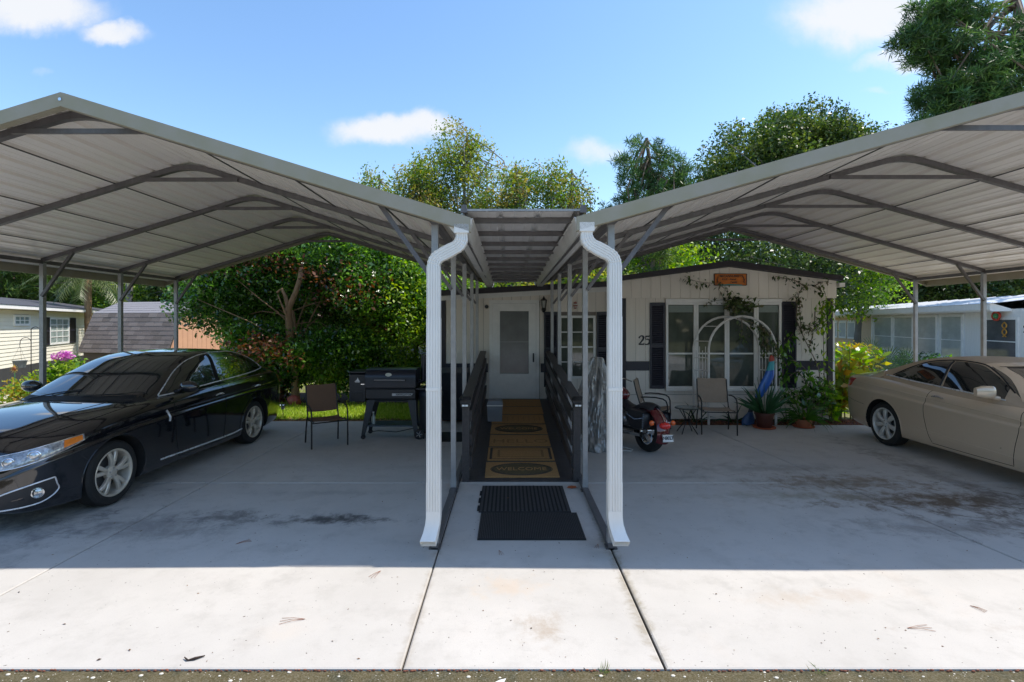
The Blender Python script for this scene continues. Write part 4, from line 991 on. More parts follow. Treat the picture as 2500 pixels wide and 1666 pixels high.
# daylight openings: top edge and bottom edge per window
sideglass(cb, 'side_window', [(1.90, 1.155), (1.62, 1.32), (1.30, 1.445), (1.02, 1.50), (.86, 1.515)], [(1.90, 1.085), (1.6, 1.10), (1.2, 1.118), (.93, 1.13)])
sideglass(cb, 'side_window', [(.78, 1.520), (.45, 1.522), (.05, 1.495), (-.08, 1.47)], [(.84, 1.135), (.5, 1.15), (.2, 1.163), (-.02, 1.175)])
sideglass(cb, 'quarter_window', [(-.12, 1.46), (-.30, 1.40), (-.47, 1.31)], [(-.06, 1.178), (-.25, 1.19), (-.49, 1.215)])
sideglass(cb, 'rear_quarter_panel', [(-.53, 1.275), (-.62, 1.235)], [(-.55, 1.225), (-.64, 1.215)])
for sd in (1, -1):
    top = [(2.04, 1.075), (1.90, 1.165), (1.62, 1.335), (1.30, 1.46), (.9, 1.528), (.45, 1.537), (.05, 1.51), (-.30, 1.415), (-.52, 1.29), (-.62, 1.20)]
    cb.line('chrome_strip', M_BRT, [(x, sd*.5, z) for x, z in top], (0, -sd, 0), .008, .002, 'cab', 60)
    cb.line('chrome_strip', M_BRT, [(x, sd*.5, z) for x, z in [(2.04, 1.065), (1.5, 1.09), (.9, 1.12), (.3, 1.145), (-.2, 1.17), (-.62, 1.20)]], (0, -sd, 0), .010, .003, 'cab', 50)
    cb.patch('door_pillar', M_GAP, [(.86, sd*.5, 1.51), (.93, sd*.5, 1.13)], [(.78, sd*.5, 1.512), (.84, sd*.5, 1.135)], (0, -sd, 0), off=.004, nu=8, nv=3)
    # shut lines
    for P in ([(1.93, 1.03), (1.96, .8), (1.93, .5), (1.86, .28)], [(.88, 1.08), (.86, .8), (.88, .5), (.90, .28)], [(-.16, 1.10), (-.10, .95), (.18, .78), (.40, .60), (.47, .42), (.48, .28)]):
        cb.line('shut_line', M_GAP, [(x, sd*.5, z) for x, z in P], (0, -sd, 0), .0045, -.001)
    cb.line('shut_line', M_GAP, [(.48, sd*.5, .27), (1.2, sd*.5, .265), (1.86, sd*.5, .27)], (0, -sd, 0), .004, -.001)
    cb.line('sill_strip', M_BRT, [(2.20, sd*.5, .315), (1.5, sd*.5, .305), (.9, sd*.5, .30)], (0, -sd, 0), .011, .002)
    cb.line('sill_strip', M_BRT, [(.88, sd*.5, .30), (.6, sd*.5, .305), (.42, sd*.5, .325)], (0, -sd, 0), .011, .002, n=12)
    cb.line('body_crease', M_BPAINT, [(3.0, sd*.5, .80), (2.2, sd*.5, .86), (1.2, sd*.5, .895), (.3, sd*.5, .93), (-.9, sd*.5, .96)], (0, -sd, 0), .012, -.008)
    # fender vent badge
    cb.line('fender_badge', M_BRT, [(2.10, sd*.5, .90), (2.06, sd*.5, .84), (2.07, sd*.5, .76)], (0, -sd, 0), .014, .0, n=10)
    for x in (1.02, -.02):
        cb.line('handle', M_BRT, [(x-.09+.0, sd*.5, .945), (x, sd*.5, .955), (x+.10, sd*.5, .945)], (0, -sd, 0), [.006, .010, .013, .014, .014, .014, .013, .012, .010, .008, .006], .028, n=10)
    cb.line('arch_lip', M_BPAINT, [(2.867+.412*cos(a), sd*.5, .352+.412*sin(a)) for a in np.linspace(-.25, pi+.25, 15)], (0, -sd, 0), .008, -.004, n=50)
    cb.line('arch_lip', M_BPAINT, [(.412*cos(a), sd*.5, .352+.412*sin(a)) for a in np.linspace(-.25, pi+.25, 15)], (0, -sd, 0), .008, -.004, n=50)
    # headlight, wraps the corner; projected from the front quarter
    dq = Vector((-.80, -sd*.60, 0))
    def hp(x, y, z): return Vector((x, sd*y, z))
    A = [hp(3.28, .93, .855), hp(3.45, .88, .835), hp(3.60, .78, .80), hp(3.70, .62, .765), hp(3.77, .45, .735)]
    B = [hp(3.27, .93, .80), hp(3.45, .88, .735), hp(3.60, .78, .68), hp(3.70, .62, .640), hp(3.77, .45, .625)]
    hl = cb.patch('headlight', M_LENS, A, B, dq, off=.004, nu=24, nv=6, which='body')
    cb.patch('amber_reflector', M_AMB, [A[0].lerp(A[1], .1)-Vector((0, 0, .006)), A[1]-Vector((0, 0, .008))], [B[0].lerp(B[1], .1)+Vector((0, 0, .008)), B[1].lerp(A[1], .25)+Vector((0, 0, .0))], dq, off=.010, nu=8, nv=3, which='body', parent=hl)
    for t_, r_ in ((2.15, .052), (3.1, .045)):
        i = int(t_); f = t_-i; c_ = (A[i].lerp(A[i+1], f)+B[i].lerp(B[i+1], f))/2; h = cb.ray(c_-dq*4, dq, 'body')
        if h:
            n_ = -dq.normalized(); m_ = MB(); rot = n_.to_track_quat('Z', 'Y').to_matrix()
            def ringp(r, o): return [h[0]+n_*(o)+rot@Vector((r*cos(2*pi*e/20), r*sin(2*pi*e/20), 0)) for e in range(20)]
            m_.grid([ringp(r_, .0), ringp(r_, .014), ringp(r_*.86, .018), ringp(r_*.82, .010)], True); m_.build('lamp_ring', M_CHR, hl, True)
            m_ = MB(); m_.grid([ringp(r_*.82, .008), ringp(r_*.6, .016), ringp(r_*.25, .022), ringp(.001, .024)], True); m_.build('projector', M_LAMP, hl, True)
    cb.line('headlight_edge', M_CHR, [B[0], B[1], B[2], B[3], B[4]], dq, .005, .004, 'body', 30, parent=hl)
    cb.line('headlight_edge', M_CHR, [A[0], A[1], A[2], A[3], A[4]], dq, .004, .003, 'body', 30, parent=hl)
    # fog lamp recess
    A2 = [hp(3.52, .86, .50), hp(3.64, .78, .475), hp(3.76, .62, .42), hp(3.83, .42, .32)]
    B2 = [hp(3.50, .87, .37), hp(3.60, .80, .285), hp(3.74, .62, .265), hp(3.83, .42, .26)]
    fg = cb.patch('fog_lamp_recess', mat('dark_plastic', (.02, .02, .022), .55), A2, B2, dq, off=.003, nu=18, nv=5, which='body')
    cb.line('recess_trim', M_BRT, A2+[hp(3.83, .42, .29)], dq, .007, .004, 'body', 30, parent=fg); cb.line('recess_trim', M_BRT, [A2[0], hp(3.51, .868, .44)]+B2, dq, .007, .004, 'body', 36, parent=fg)
    h = cb.ray(hp(3.61, .785, .385)-dq*4, dq, 'body'); n_ = -dq.normalized(); rot = n_.to_track_quat('Z', 'Y').to_matrix()
    m_ = MB(); rg = lambda r, o: [h[0]+n_*o+rot@Vector((r*cos(2*pi*e/18), r*sin(2*pi*e/18), 0)) for e in range(18)]
    m_.grid([rg(.05, 0), rg(.05, .02), rg(.04, .022), rg(.036, .01), rg(.02, .016), rg(.001, .018)], True); m_.build('fog_lamp', M_LAMP, fg, True)
    # tail lamp
    dr = Vector((.55, -sd*.83, 0)); cb.patch('tail_light', M_REDL, [hp(-.90, .90, 1.045), hp(-1.05, .84, 1.04), hp(-1.20, .70, 1.02)], [hp(-.98, .88, .97), hp(-1.08, .83, .90), hp(-1.21, .69, .88)], dr, off=.005, nu=12, nv=4, which='body')
    # mirror
    m_ = MB(); yb = sd*.90
    m_.tube([(1.83, sd*.86, 1.10), (1.84, sd*.95, 1.115)], [.025, .03], 8)
    m_.ball((1.85, sd*1.06, 1.165), (.075, .125, .075), 16, 10); m_.build('mirror', M_BPAINT, cb.T, True, 60)
    m_ = MB(); m_.ball((1.792, sd*1.06, 1.165), (.01, .105, .06), 12, 8); m_.build('mirror_glass', M_GLASS, cb.T, True)
# windshield and rear window
WS = [(2.34, 0), (2.30, .40), (2.14, .74)]
def sym(P): return [(x, -y, 2.5) for x, y in P[::-1]]+[(x, y, 2.5) for x, y in P[1:]]
cb.patch('windscreen', M_CGL, sym([(1.36, 0), (1.34, .32), (1.27, .555)]), sym([(2.36, 0), (2.31, .42), (2.14, .735)]), (0, 0, -1), off=.004, nu=36, nv=16)
cb.patch('rear_window', M_CGL, sym([(-.02, 0), (0, .3), (.05, .52)]), sym([(-.90, 0), (-.84, .4), (-.66, .64)]), (0, 0, -1), off=.004, nu=30, nv=12)
cb.patch('cowl_strip', mat('wiper_cowl', (.01, .01, .01), .6), sym([(2.38, 0), (2.34, .45), (2.2, .76)]), sym([(2.47, 0), (2.43, .46), (2.3, .80)]), (0, 0, -1), off=.003, nu=30, nv=3, which='both')['label'] = 'black cowl below the windscreen'  # cowl panel at the foot of the windscreen
for y0 in (-.55, .12):
    cb.line('wiper', M_BLK, [(2.40, y0, 2.5), (2.33, y0+.3, 2.5), (2.28, y0+.56, 2.5)], (0, 0, -1), .007, .014, 'both', 14)
# bonnet shut lines and ridges, boot lid
for sd in (1, -1):
    cb.line('bonnet_line', M_GAP, [(2.42, sd*.80, 2.5), (3.0, sd*.80, 2.5), (3.4, sd*.70, 2.5), (3.62, sd*.50, 2.5)], (0, 0, -1), .005, -.001)
    cb.line('bonnet_ridge', M_BPAINT, [(2.5, sd*.52, 2.5), (3.0, sd*.46, 2.5), (3.6, sd*.30, 2.5)], (0, 0, -1), .012, -.008)
    # grille halves with vertical bars
    g_ = cb.patch('grille', mat('dark_plastic', (.02, .02, .022), .55), [(3.9, sd*.07, .76), (3.9, sd*.25, .74), (3.9, sd*.42, .70)], [(3.9, sd*.07, .48), (3.9, sd*.24, .49), (3.9, sd*.36, .56)], (-1, 0, 0), off=.006, nu=12, nv=4, which='body')
    for k in range(9):
        y = sd*(.09+k*.035); cb.line('bar', M_CHR, [(3.9, y, .745-.005*k), (3.9, y, .50+.006*k)], (-1, 0, 0), .006, .012, 'body', 8, parent=g_)
m_ = MB(); m_.b2((1.55, -.11, 1.40), (1.58, .11, 1.455)); m_.build('rear_view_mirror', M_BLK, cb.T)
cb.line('boot_line', M_GAP, [(-1.0, -.8, 2.5), (-.98, 0, 2.5), (-1.0, .8, 2.5)], (0, 0, -1), .004, -.001)
cb.patch('number_plate', M_WTRIM, [(3.9, -.16, .42), (3.9, .16, .42)], [(3.9, -.16, .31), (3.9, .16, .31)], (-1, 0, 0), off=.012, nu=6, nv=2, which='body', thick=.012)
for ax in (0, 2.867):
    for sd in (1, -1): cb.wheel(ax, sd, 5, M_RIM, 'pair')
cb.T.location = (-5.125, 8.52, 0); cb.T.rotation_euler.z = radians(-90-2.2)

# ---------------- beige convertible
spC = dict(W=.922, wr=.350, rim=.252, arches=[(0, .40), (2.765, .40)],
  zt=[(-1.10, .88), (-1.07, 1.05), (-.98, 1.105), (-.6, 1.12), (.5, 1.10), (2.0, 1.06), (2.35, 1.03), (2.9, .98), (3.3, .88), (3.5, .78), (3.62, .66), (3.68, .54)],
  zs=[(-1.10, .80), (-1.07, .95), (-.95, 1.04), (-.5, 1.065), (.2, 1.05), (.9, 1.005), (1.8, .955), (2.4, .93), (3.0, .87), (3.35, .78), (3.55, .68), (3.68, .52)],
  zb=[(-1.10, .42), (-1.03, .30), (-.75, .23), (-.3, .20), (1.5, .195), (3.0, .20), (3.5, .22), (3.68, .34)],
  w=[(-1.10, .60), (-1.06, .73), (-.95, .82), (-.65, .885), (-.1, .918), (1.4, .922), (2.5, .922), (2.95, .90), (3.25, .85), (3.5, .74), (3.63, .60), (3.68, .48)],
  zr=[(-.62, 1.10), (-.35, 1.20), (0, 1.33), (.35, 1.44), (.7, 1.495), (1.05, 1.51), (1.35, 1.49), (1.6, 1.43), (1.9, 1.28), (2.15, 1.14), (2.4, 1.02)],
  wg=[(-.62, .74), (-.2, .80), (.5, .845), (1.2, .85), (1.9, .84), (2.4, .80)],
  belt=[(-.62, 1.12), (.3, 1.10), (1.2, 1.05), (2.4, 1.0)], tumble=.42, kf=.2, kr=.12, xm=.9)
cc = Car(spC, 'beige two-door convertible with tan soft top parked under the right carport')
cc.body(M_BEIGE); cc.cabin(M_CLOTH)
sideglass(cc, 'quarter_window', [(.98, 1.435), (.62, 1.385), (.30, 1.255), (.12, 1.165)], [(1.0, 1.085), (.6, 1.105), (.30, 1.125), (.10, 1.135)])
sideglass(cc, 'side_window', [(1.90, 1.165), (1.68, 1.30), (1.45, 1.405), (1.25, 1.435), (1.03, 1.44)], [(1.93, 1.035), (1.6, 1.05), (1.3, 1.07), (1.05, 1.082)])
for sd in (1, -1):
    cc.line('seal_strip', M_BLK, [(x, sd*.5, z) for x, z in [(1.98, 1.12), (1.68, 1.315), (1.45, 1.42), (1.2, 1.452), (.95, 1.45), (.60, 1.40), (.28, 1.265), (.06, 1.15)]], (0, -sd, 0), .010, .002, 'cab', 60)
    cc.line('chrome_strip', M_BRT, [(x, sd*.5, z) for x, z in [(1.95, 1.025), (1.3, 1.062), (.6, 1.098), (.05, 1.13), (-.1, 1.13)]], (0, -sd, 0), .010, .003, 'both', 40)
    cc.line('window_divider', M_BLK, [(1.0, sd*.5, 1.09), (1.005, sd*.5, 1.25), (1.0, sd*.5, 1.435)], (0, -sd, 0), .014, .004, 'cab', 16)
    # painted windscreen pillar over the cloth roof
    cc.patch('windscreen_pillar', M_BEIGE, [(2.12, sd*.5, 1.03), (1.93, sd*.5, 1.185), (1.70, sd*.5, 1.325), (1.50, sd*.5, 1.415)], [(2.26, sd*.5, 1.03), (2.04, sd*.5, 1.155), (1.80, sd*.5, 1.300), (1.60, sd*.5, 1.40)], (0, -sd, 0), off=.007, nu=16, nv=3)
    for P in ([(2.24, .95), (2.26, .75), (2.20, .5), (2.16, .27)], [(.92, 1.04), (.88, .9), (.85, .7), (.90, .45), (.97, .27)]):
        cc.line('shut_line', M_GAP, [(x, sd*.5, z) for x, z in P], (0, -sd, 0), .0042, -.001)
    cc.line('shut_line', M_GAP, [(.97, sd*.5, .262), (1.5, sd*.5, .258), (2.16, sd*.5, .262)], (0, -sd, 0), .004, -.001)
    cc.line('body_crease', M_BEIGE, [(2.9, sd*.5, .78), (2.2, sd*.5, .83), (1.2, sd*.5, .885), (.3, sd*.5, .925), (-.5, sd*.5, .965), (-.95, sd*.5, .98)], (0, -sd, 0), .014, -.009)
    cc.line('body_crease', M_BEIGE, [(2.2, sd*.5, .37), (1.4, sd*.5, .40), (.7, sd*.5, .44)], (0, -sd, 0), .012, -.009)
    cc.line('handle', M_CHR, [(.99, sd*.5, .93), (1.08, sd*.5, .937), (1.19, sd*.5, .925)], (0, -sd, 0), [.006, .010, .013, .014, .014, .014, .013, .012, .010, .008, .006], .026, n=10)['label'] = 'pale chrome door handle'
    for ax in (0, 2.765):
        cc.line('arch_lip', M_BEIGE, [(ax+.407*cos(a), sd*.5, .345+.407*sin(a)) for a in np.linspace(-.25, pi+.25, 15)], (0, -sd, 0), .008, -.004, n=50)
    def hp(x, y, z): return Vector((x, sd*y, z))
    dr = Vector((.45, -sd*.89, 0))
    cc.patch('tail_light', M_REDL, [hp(-.72, .885, 1.015), hp(-.88, .84, 1.01), hp(-1.03, .70, 1.0)], [hp(-.83, .87, .90), hp(-.92, .83, .855), hp(-1.04, .69, .85)], dr, off=.006, nu=12, nv=4, which='body')
    dq = Vector((-.8, -sd*.6, 0))
    cc.patch('headlight', M_LENS, [hp(3.15, .88, .80), hp(3.35, .80, .78), hp(3.52, .62, .73)], [hp(3.2, .88, .70), hp(3.38, .80, .65), hp(3.54, .62, .62)], dq, off=.004, nu=14, nv=4, which='body')
    cc.line('boot_line', M_GAP, [(-.15, sd*.76, 2.5), (-.5, sd*.77, 2.5), (-.95, sd*.70, 2.5)], (0, 0, -1), .004, -.001, 'both')
    cc.line('bonnet_line', M_GAP, [(2.4, sd*.74, 2.5), (3.0, sd*.72, 2.5), (3.5, sd*.5, 2.5)], (0, 0, -1), .005, -.001)
    m_ = MB(); m_.tube([(1.90, sd*.82, 1.04), (1.90, sd*.92, 1.06)], [.03, .028], 8)
    rows = []
    for k in range(9):   # housing lofted sideways: rounded box
        t = k/8; yy = sd*(.90+.235*t); hh = .078*(1-.35*max(0, t-.6)/.4)*(1 if k else .6); dd = .075*(1-.5*max(0, t-.5)/.5)*(1 if k else .6)
        rows.append([(1.915+dd*.9*math.copysign(abs(cos(a))**.6, cos(a))*(1 if cos(a) > 0 else .6), yy, 1.125+hh*math.copysign(abs(sin(a))**.7, sin(a))) for a in np.linspace(0, 2*pi, 21)[:-1]])
    m_.grid(rows, True); m_.add(rows[0], [tuple(range(20))]); m_.add(rows[-1], [tuple(range(20))]); m_.build('mirror', M_BEIGE, cc.T, True, 50)
    m_ = MB(); m_.b2((1.862, sd*.93, 1.075), (1.866, sd*1.10, 1.17)); m_.build('mirror_glass', M_GLASS, cc.T)
cc.patch('windscreen', M_CGL, sym([(1.62, 0), (1.60, .32), (1.52, .55)]), sym([(2.32, 0), (2.28, .40), (2.10, .72)]), (0, 0, -1), off=.004, nu=36, nv=14)
cc.patch('windscreen_header', M_BEIGE, sym([(1.50, 0), (1.49, .32), (1.42, .55)]), sym([(1.61, 0), (1.59, .33), (1.51, .56)]), (0, 0, -1), off=.007, nu=36, nv=3)
cc.patch('rear_window', M_CGL, sym([(.12, 0), (.13, .25), (.16, .42)]), sym([(-.28, 0), (-.26, .28), (-.20, .48)]), (0, 0, -1), off=.004, nu=24, nv=8)
cc.patch('tonneau', M_BEIGE, sym([(-.42, 0), (-.38, .45), (-.15, .76)]), sym([(-.62, 0), (-.58, .5), (-.42, .80)]), (0, 0, -1), off=.012, nu=30, nv=3, which='both', thick=.03)
cc.line('boot_line', M_GAP, [(-.64, -.76, 2.5), (-.66, 0, 2.5), (-.64, .76, 2.5)], (0, 0, -1), .004, -.001, 'both')
g_ = cc.patch('grille', mat('dark_plastic', (.02, .02, .022), .55), [(3.9, -.35, .70), (3.9, 0, .71), (3.9, .35, .70)], [(3.9, -.3, .6), (3.9, 0, .59), (3.9, .3, .6)], (-1, 0, 0), off=.006, nu=16, nv=3, which='body')
cc.patch('number_plate', M_WTRIM, [(-1.3, -.16, .80), (-1.3, .16, .80)], [(-1.3, -.16, .68), (-1.3, .16, .68)], (1, 0, 0), off=.010, nu=6, nv=2, which='body', thick=.012)
cc.line('bumper_line', M_GAP, [(-.42, -.5, .60), (-.75, -.5, .63), (-.95, -.5, .66)], (0, 1, 0), .003, -.001)
cc.patch('fuel_flap', M_BEIGE, [(.30, .5, .90), (.46, .5, .90)], [(.30, .5, .76), (.46, .5, .76)], (0, -1, 0), off=.002, nu=5, nv=4, which='body')
for ax in (0, 2.765):
    for sd in (1, -1): cc.wheel(ax, sd, 7, M_RIM2, 'single')
cc.T.location = (6.98, 8.33, 0); cc.T.rotation_euler.z = radians(-90)
# ================================================================ FURNITURE AND YARD THINGS
M_SLB = mat('brown_sling', (.155, .085, .05), .8, 0, .06, 12, bump=.3, bscale=250)
M_SLT = mat('tan_sling', (.33, .25, .185), .8, 0, .06, 12, bump=.3, bscale=250)
M_FRM = mat('dark_bronze_frame', (.022, .018, .016), .4, .2, .1, 10)
def sling_chair(label, x, y, rot, sling, w=.56):
    """local: sitter looks along -y"""
    T = thing('patio_chair', label, 'chair', (0, 0, 0), 'sling patio chairs'); r = .0125; h = w/2
    for s in (-1, 1):
        m_ = MB(); m_.tube([(s*h, -.27, 0), (s*h, -.265, .35), (s*h, -.26, .53), (s*h, -.235, .60), (s*h, -.18, .635), (s*h, -.05, .655), (s*h, .10, .655), (s*(h-.02), .20, .645)], r, 8); m_.build('armrest_leg', M_FRM, T, True)
        m_ = MB(); m_.tube([(s*(h-.015), .27, 0), (s*(h-.02), .235, .25), (s*(h-.03), .20, .44)], r, 8); m_.build('leg', M_FRM, T, True)
        m_ = MB(); m_.tube([(s*(h-.035), -.25, .425), (s*(h-.035), -.1, .405), (s*(h-.035), .1, .40), (s*(h-.035), .18, .425), (s*(h-.035), .23, .55), (s*(h-.035), .29, .75), (s*(h-.035), .33, .93)], r*.9, 8); m_.build('side_rail', M_FRM, T, True)
    m_ = MB(); m_.tube([(-h+.01, -.255, .40), (h-.01, -.255, .40)], r*.8, 6); m_.build('crossbar', M_FRM, T)
    m_ = MB(); m_.tube([(-h+.02, .215, .40), (h-.02, .215, .40)], r*.8, 6); m_.build('crossbar', M_FRM, T)
    a = h-.045
    def strip(P, name):
        m_ = MB(); up = [[(u*a, y_, z_+(-.012*(1-u*u))) for u in (-1, -.6, -.2, .2, .6, 1)] for y_, z_ in P]; dn = [[(p[0], p[1]+.004, p[2]-.006) for p in r_] for r_ in up]
        m_.grid(up); m_.grid(dn); m_.grid([up[0], dn[0]]); m_.grid([up[-1], dn[-1]]); m_.grid([[r_[0] for r_ in up], [r_[0] for r_ in dn]]); m_.grid([[r_[-1] for r_ in up], [r_[-1] for r_ in dn]]); m_.build(name, sling, T, True)
    strip([(-.26, .435), (-.22, .442), (-.1, .418), (.08, .41), (.17, .43)], 'seat')
    strip([(.225, .52), (.25, .62), (.285, .75), (.32, .88), (.335, .945), (.345, .95)], 'backrest')
    T.location = (x, y, 0); T.rotation_euler.z = rot; return T
sling_chair('brown sling patio chair standing alone between the sedan and the grill', -3.0, 8.42, radians(33), M_SLB)
sling_chair('tan sling patio chair turned side-on behind the motorcycle', 2.68, 9.42, radians(68), M_SLT, .56)
sling_chair('tan sling patio chair facing the camera right of the little round table', 3.78, 9.33, radians(-9), M_SLT, .60)
# bistro table
TB = thing('side_table', 'small round dark glass table between the two tan chairs', 'table', (3.23, 9.25, 0)); tx, ty = 3.23, 9.25
m_ = MB(); m_.lathe([(.0, .466), (.205, .468), (.212, .462), (.212, .456), (0, .454)], (tx, ty, 0), 32, caps=False); m_.build('table_top', mat('grey_green_glass', (.10, .12, .11), .12, 0, .1, 4), TB, True)
m_ = MB(); m_.tube([(tx+.21*cos(a), ty+.21*sin(a), .452) for a in np.linspace(0, 2*pi, 25)[:-1]], .008, 6, closed=True); m_.build('rim', M_FRM, TB, True)
for k in range(4):
    a = pi/4+k*pi/2; m_ = MB(); m_.tube([(tx+.17*cos(a), ty+.17*sin(a), .45), (tx+.05*cos(a), ty+.05*sin(a), .27), (tx+.05*cos(a), ty+.05*sin(a), .2), (tx+.20*cos(a), ty+.20*sin(a), 0)], .009, 6); m_.build('leg', M_FRM, TB, True)
m_ = MB(); m_.tube([(tx+.055*cos(a), ty+.055*sin(a), .235) for a in np.linspace(0, 2*pi, 13)[:-1]], .007, 5, closed=True); m_.build('ring', M_FRM, TB)

# pellet grill
GR = thing('pellet_grill', 'black pellet grill with side hopper and lower shelf behind the brown chair', 'grill', (-2.05, 8.95, 0))
gx0, gx1, gy = -2.44, -1.58, 8.98; M_GR = mat('grill_enamel', (.022, .023, .027), .38, .1, .15, 20, bump=.1, bscale=90); M_GR2 = mat('grill_lid_enamel', (.016, .02, .032), .3, .2, .1, 10)
def prof_lid(): return [(gy-.27, .885)]+[(gy-.27+.15-.15*cos(a), 1.05+.15*sin(a)) for a in np.linspace(0, pi/2, 6)]+[(gy+.14+.13*sin(a), 1.07+.13*cos(a)) for a in np.linspace(0, pi/2, 5)]+[(gy+.27, .885)]
m_ = MB(); P = prof_lid(); m_.prism([(gx0, y, z) for y, z in P], (gx1-gx0, 0, 0)); lid = m_.build('lid', M_GR2, GR, True, 30)
m_ = MB(); m_.tube([(gx0+.17, gy-.27, 1.0), (gx0+.17, gy-.315, 1.02), (gx1-.17, gy-.315, 1.02), (gx1-.17, gy-.27, 1.0)], .010, 8); m_.build('handle', mat('dark_chrome', (.2, .22, .26), .2, .9), lid, True)
m_ = MB(); m_.lathe([(.042, 0), (.044, -.006), (.03, -.010)], (gx0+.40, gy-.262, 1.105), 20, 'y'); b_ = m_.build('badge', mat('cream_badge', (.62, .60, .5), .4), lid, True); b_.scale = (1.25, 1, .7); b_.location = ((gx0+.40)-origin(GR).x-((gx0+.40)-origin(GR).x)*1.25, 0, (1.105-(1.105)*.7))
m_ = MB(); m_.prism([(gx0+.0, gy-.26, .875), (gx1, gy-.26, .875), (gx1-.03, gy-.18, .64), (gx0+.03, gy-.18, .64)], (0, .02, 0)); m_.prism([(gx0, gy-.26, .875), (gx0, gy+.26, .875), (gx0+.03, gy+.18, .64), (gx0+.03, gy-.18, .64)], (.02, 0, 0)); m_.prism([(gx1, gy-.26, .875), (gx1, gy+.26, .875), (gx1-.03, gy+.18, .64), (gx1-.03, gy-.18, .64)], (-.02, 0, 0)); m_.b2((gx0+.03, gy-.18, .63), (gx1-.03, gy+.18, .645)); m_.b2((gx0+.01, gy-.25, .70), (gx1-.01, gy+.25, .872)); m_.build('barrel', M_GR, GR)
m_ = MB(); m_.prism([(gx1-.40, gy-.245, .745), (gx1-.075, gy-.245, .745), (gx1-.04, gy-.25, .785), (gx1-.40, gy-.25, .785)], (0, -.022, 0)); m_.build('name_badge', mat('silver_badge', (.6, .6, .6), .35, .3), GR)
text_obj('NAVIGATOR', .036, M_BLK, GR, (gx1-.20, gy-.275, .765), (radians(90), 0, 0), ext=.001, sx=1.3, bold=.001)
hx0, hx1 = gx0-.275, gx0-.004
m_ = MB(); m_.prism([(hx0, gy-.24, .645), (hx0, gy-.24, 1.10), (hx0, gy-.16, 1.135), (hx0, gy+.2, 1.135), (hx0, gy+.2, .645)], (hx1-hx0, 0, 0)); hop = m_.build('hopper', M_GR, GR)
m_ = MB(); m_.b2((hx0-.01, gy-.25, 1.137), (hx1, gy+.21, 1.155)); m_.build('hopper_lid', M_GR2, hop)
m_ = MB(); m_.b2((hx0+.04, gy-.252, .68), (hx1-.04, gy-.241, .80)); m_.build('grate_panel', M_BLK, hop)
m_ = MB()
for k in range(7): m_.b2((hx0+.05+k*.026, gy-.256, .69), (hx0+.058+k*.026, gy-.2525, .79))
m_.build('grate_bar', M_GR, hop)
m_ = MB(); m_.prism([(hx0+.09, gy-.243, .985), (hx0+.185, gy-.243, .985), (hx0+.16, gy-.243, 1.02), (hx0+.145, gy-.243, 1.055), (hx0+.13, gy-.243, 1.02)], (0, -.003, 0)); m_.b2((hx0+.10, gy-.246, .972), (hx0+.175, gy-.241, .98)); m_.build('emblem', mat('silver_badge', (.6, .6, .6), .35, .3), hop)
m_ = MB(); m_.b2((hx1-.07, gy-.255, .935), (hx1-.01, gy-.242, .948)); m_.build('latch', M_CHR, hop)
for sx_, s in ((gx0+.04, -1), (gx1-.04, 1)):
    for sy_ in (-.17, .17):
        m_ = MB(); top = Vector((sx_-s*.04, gy+sy_, .66)); bot = Vector((sx_+s*.08*(1 if s < 0 else .6), gy+sy_*1.35, .07))
        m_.add([top+Vector(v) for v in ((-.07, -.02, 0), (.07, -.02, 0), (.07, .02, 0), (-.07, .02, 0))]+[bot+Vector(v) for v in ((-.028, -.02, 0), (.028, -.02, 0), (.028, .02, 0), (-.028, .02, 0))], [(0, 1, 2, 3), (4, 7, 6, 5), (0, 4, 5, 1), (1, 5, 6, 2), (2, 6, 7, 3), (3, 7, 4, 0)]); m_.build('leg', M_GR, GR)
        if s < 0:
            m_ = MB(); m_.lathe([(.038, -.015), (.038, .015)], (bot.x, bot.y, .038), 16, 'y'); m_.b2((bot.x-.015, bot.y-.022, .03), (bot.x+.015, bot.y-.016, .085)); m_.build('caster', M_RUB, GR, True)
for sy_ in (-.24, .24):
    m_ = MB(); m_.lathe([(.06, -.02), (.088, -.02), (.088, .02), (.06, .02)], (gx1+.06, gy+sy_, .088), 28, 'y', caps=False); wh = m_.build('wheel', M_RUB, GR, True)
    m_ = MB(); m_.lathe([(.06, -.01), (.06, .01)], (gx1+.06, gy+sy_, .088), 20, 'y'); m_.build('rim', M_GR, wh)
    m_ = MB()
    for k in range(5): a = 2*pi*k/5; m_.box((gx1+.06+.032*cos(a), gy+sy_-.013, .088+.032*sin(a)), (.05, .005, .012), (0, -a, 0))
    m_.build('spoke', M_CHR, wh)
m_ = MB(); m_.b2((gx0-.01, gy-.23, .215), (gx1+.02, gy+.20, .235)); m_.build('bottom_shelf', mat('shelf_enamel', (.05, .07, .10), .35, .1), GR)
m_ = MB(); m_.tube([(gx0, gy-.1, .09), (gx0+.2, gy-.15, .13), (gx0+.5, gy-.12, .10), (gx0+.7, gy-.1, .14), (gx1, gy-.05, .16)], .007, 5); m_.build('cable', M_BLK, GR)
# chimney
m_ = MB(); m_.tube([(gx1+.0, gy+.05, .95), (gx1+.09, gy+.05, .98), (gx1+.09, gy+.05, 1.42)], .05, 14); m_.lathe([(.075, 1.44), (.07, 1.47), (.02, 1.48)], (gx1+.09, gy+.05, 0), 16); m_.build('chimney', M_GR2, GR, True)
m_ = MB(); m_.b2((gx1+.002, gy-.2, .84), (gx1+.26, gy+.2, .865)); m_.build('side_shelf', M_GR2, GR)
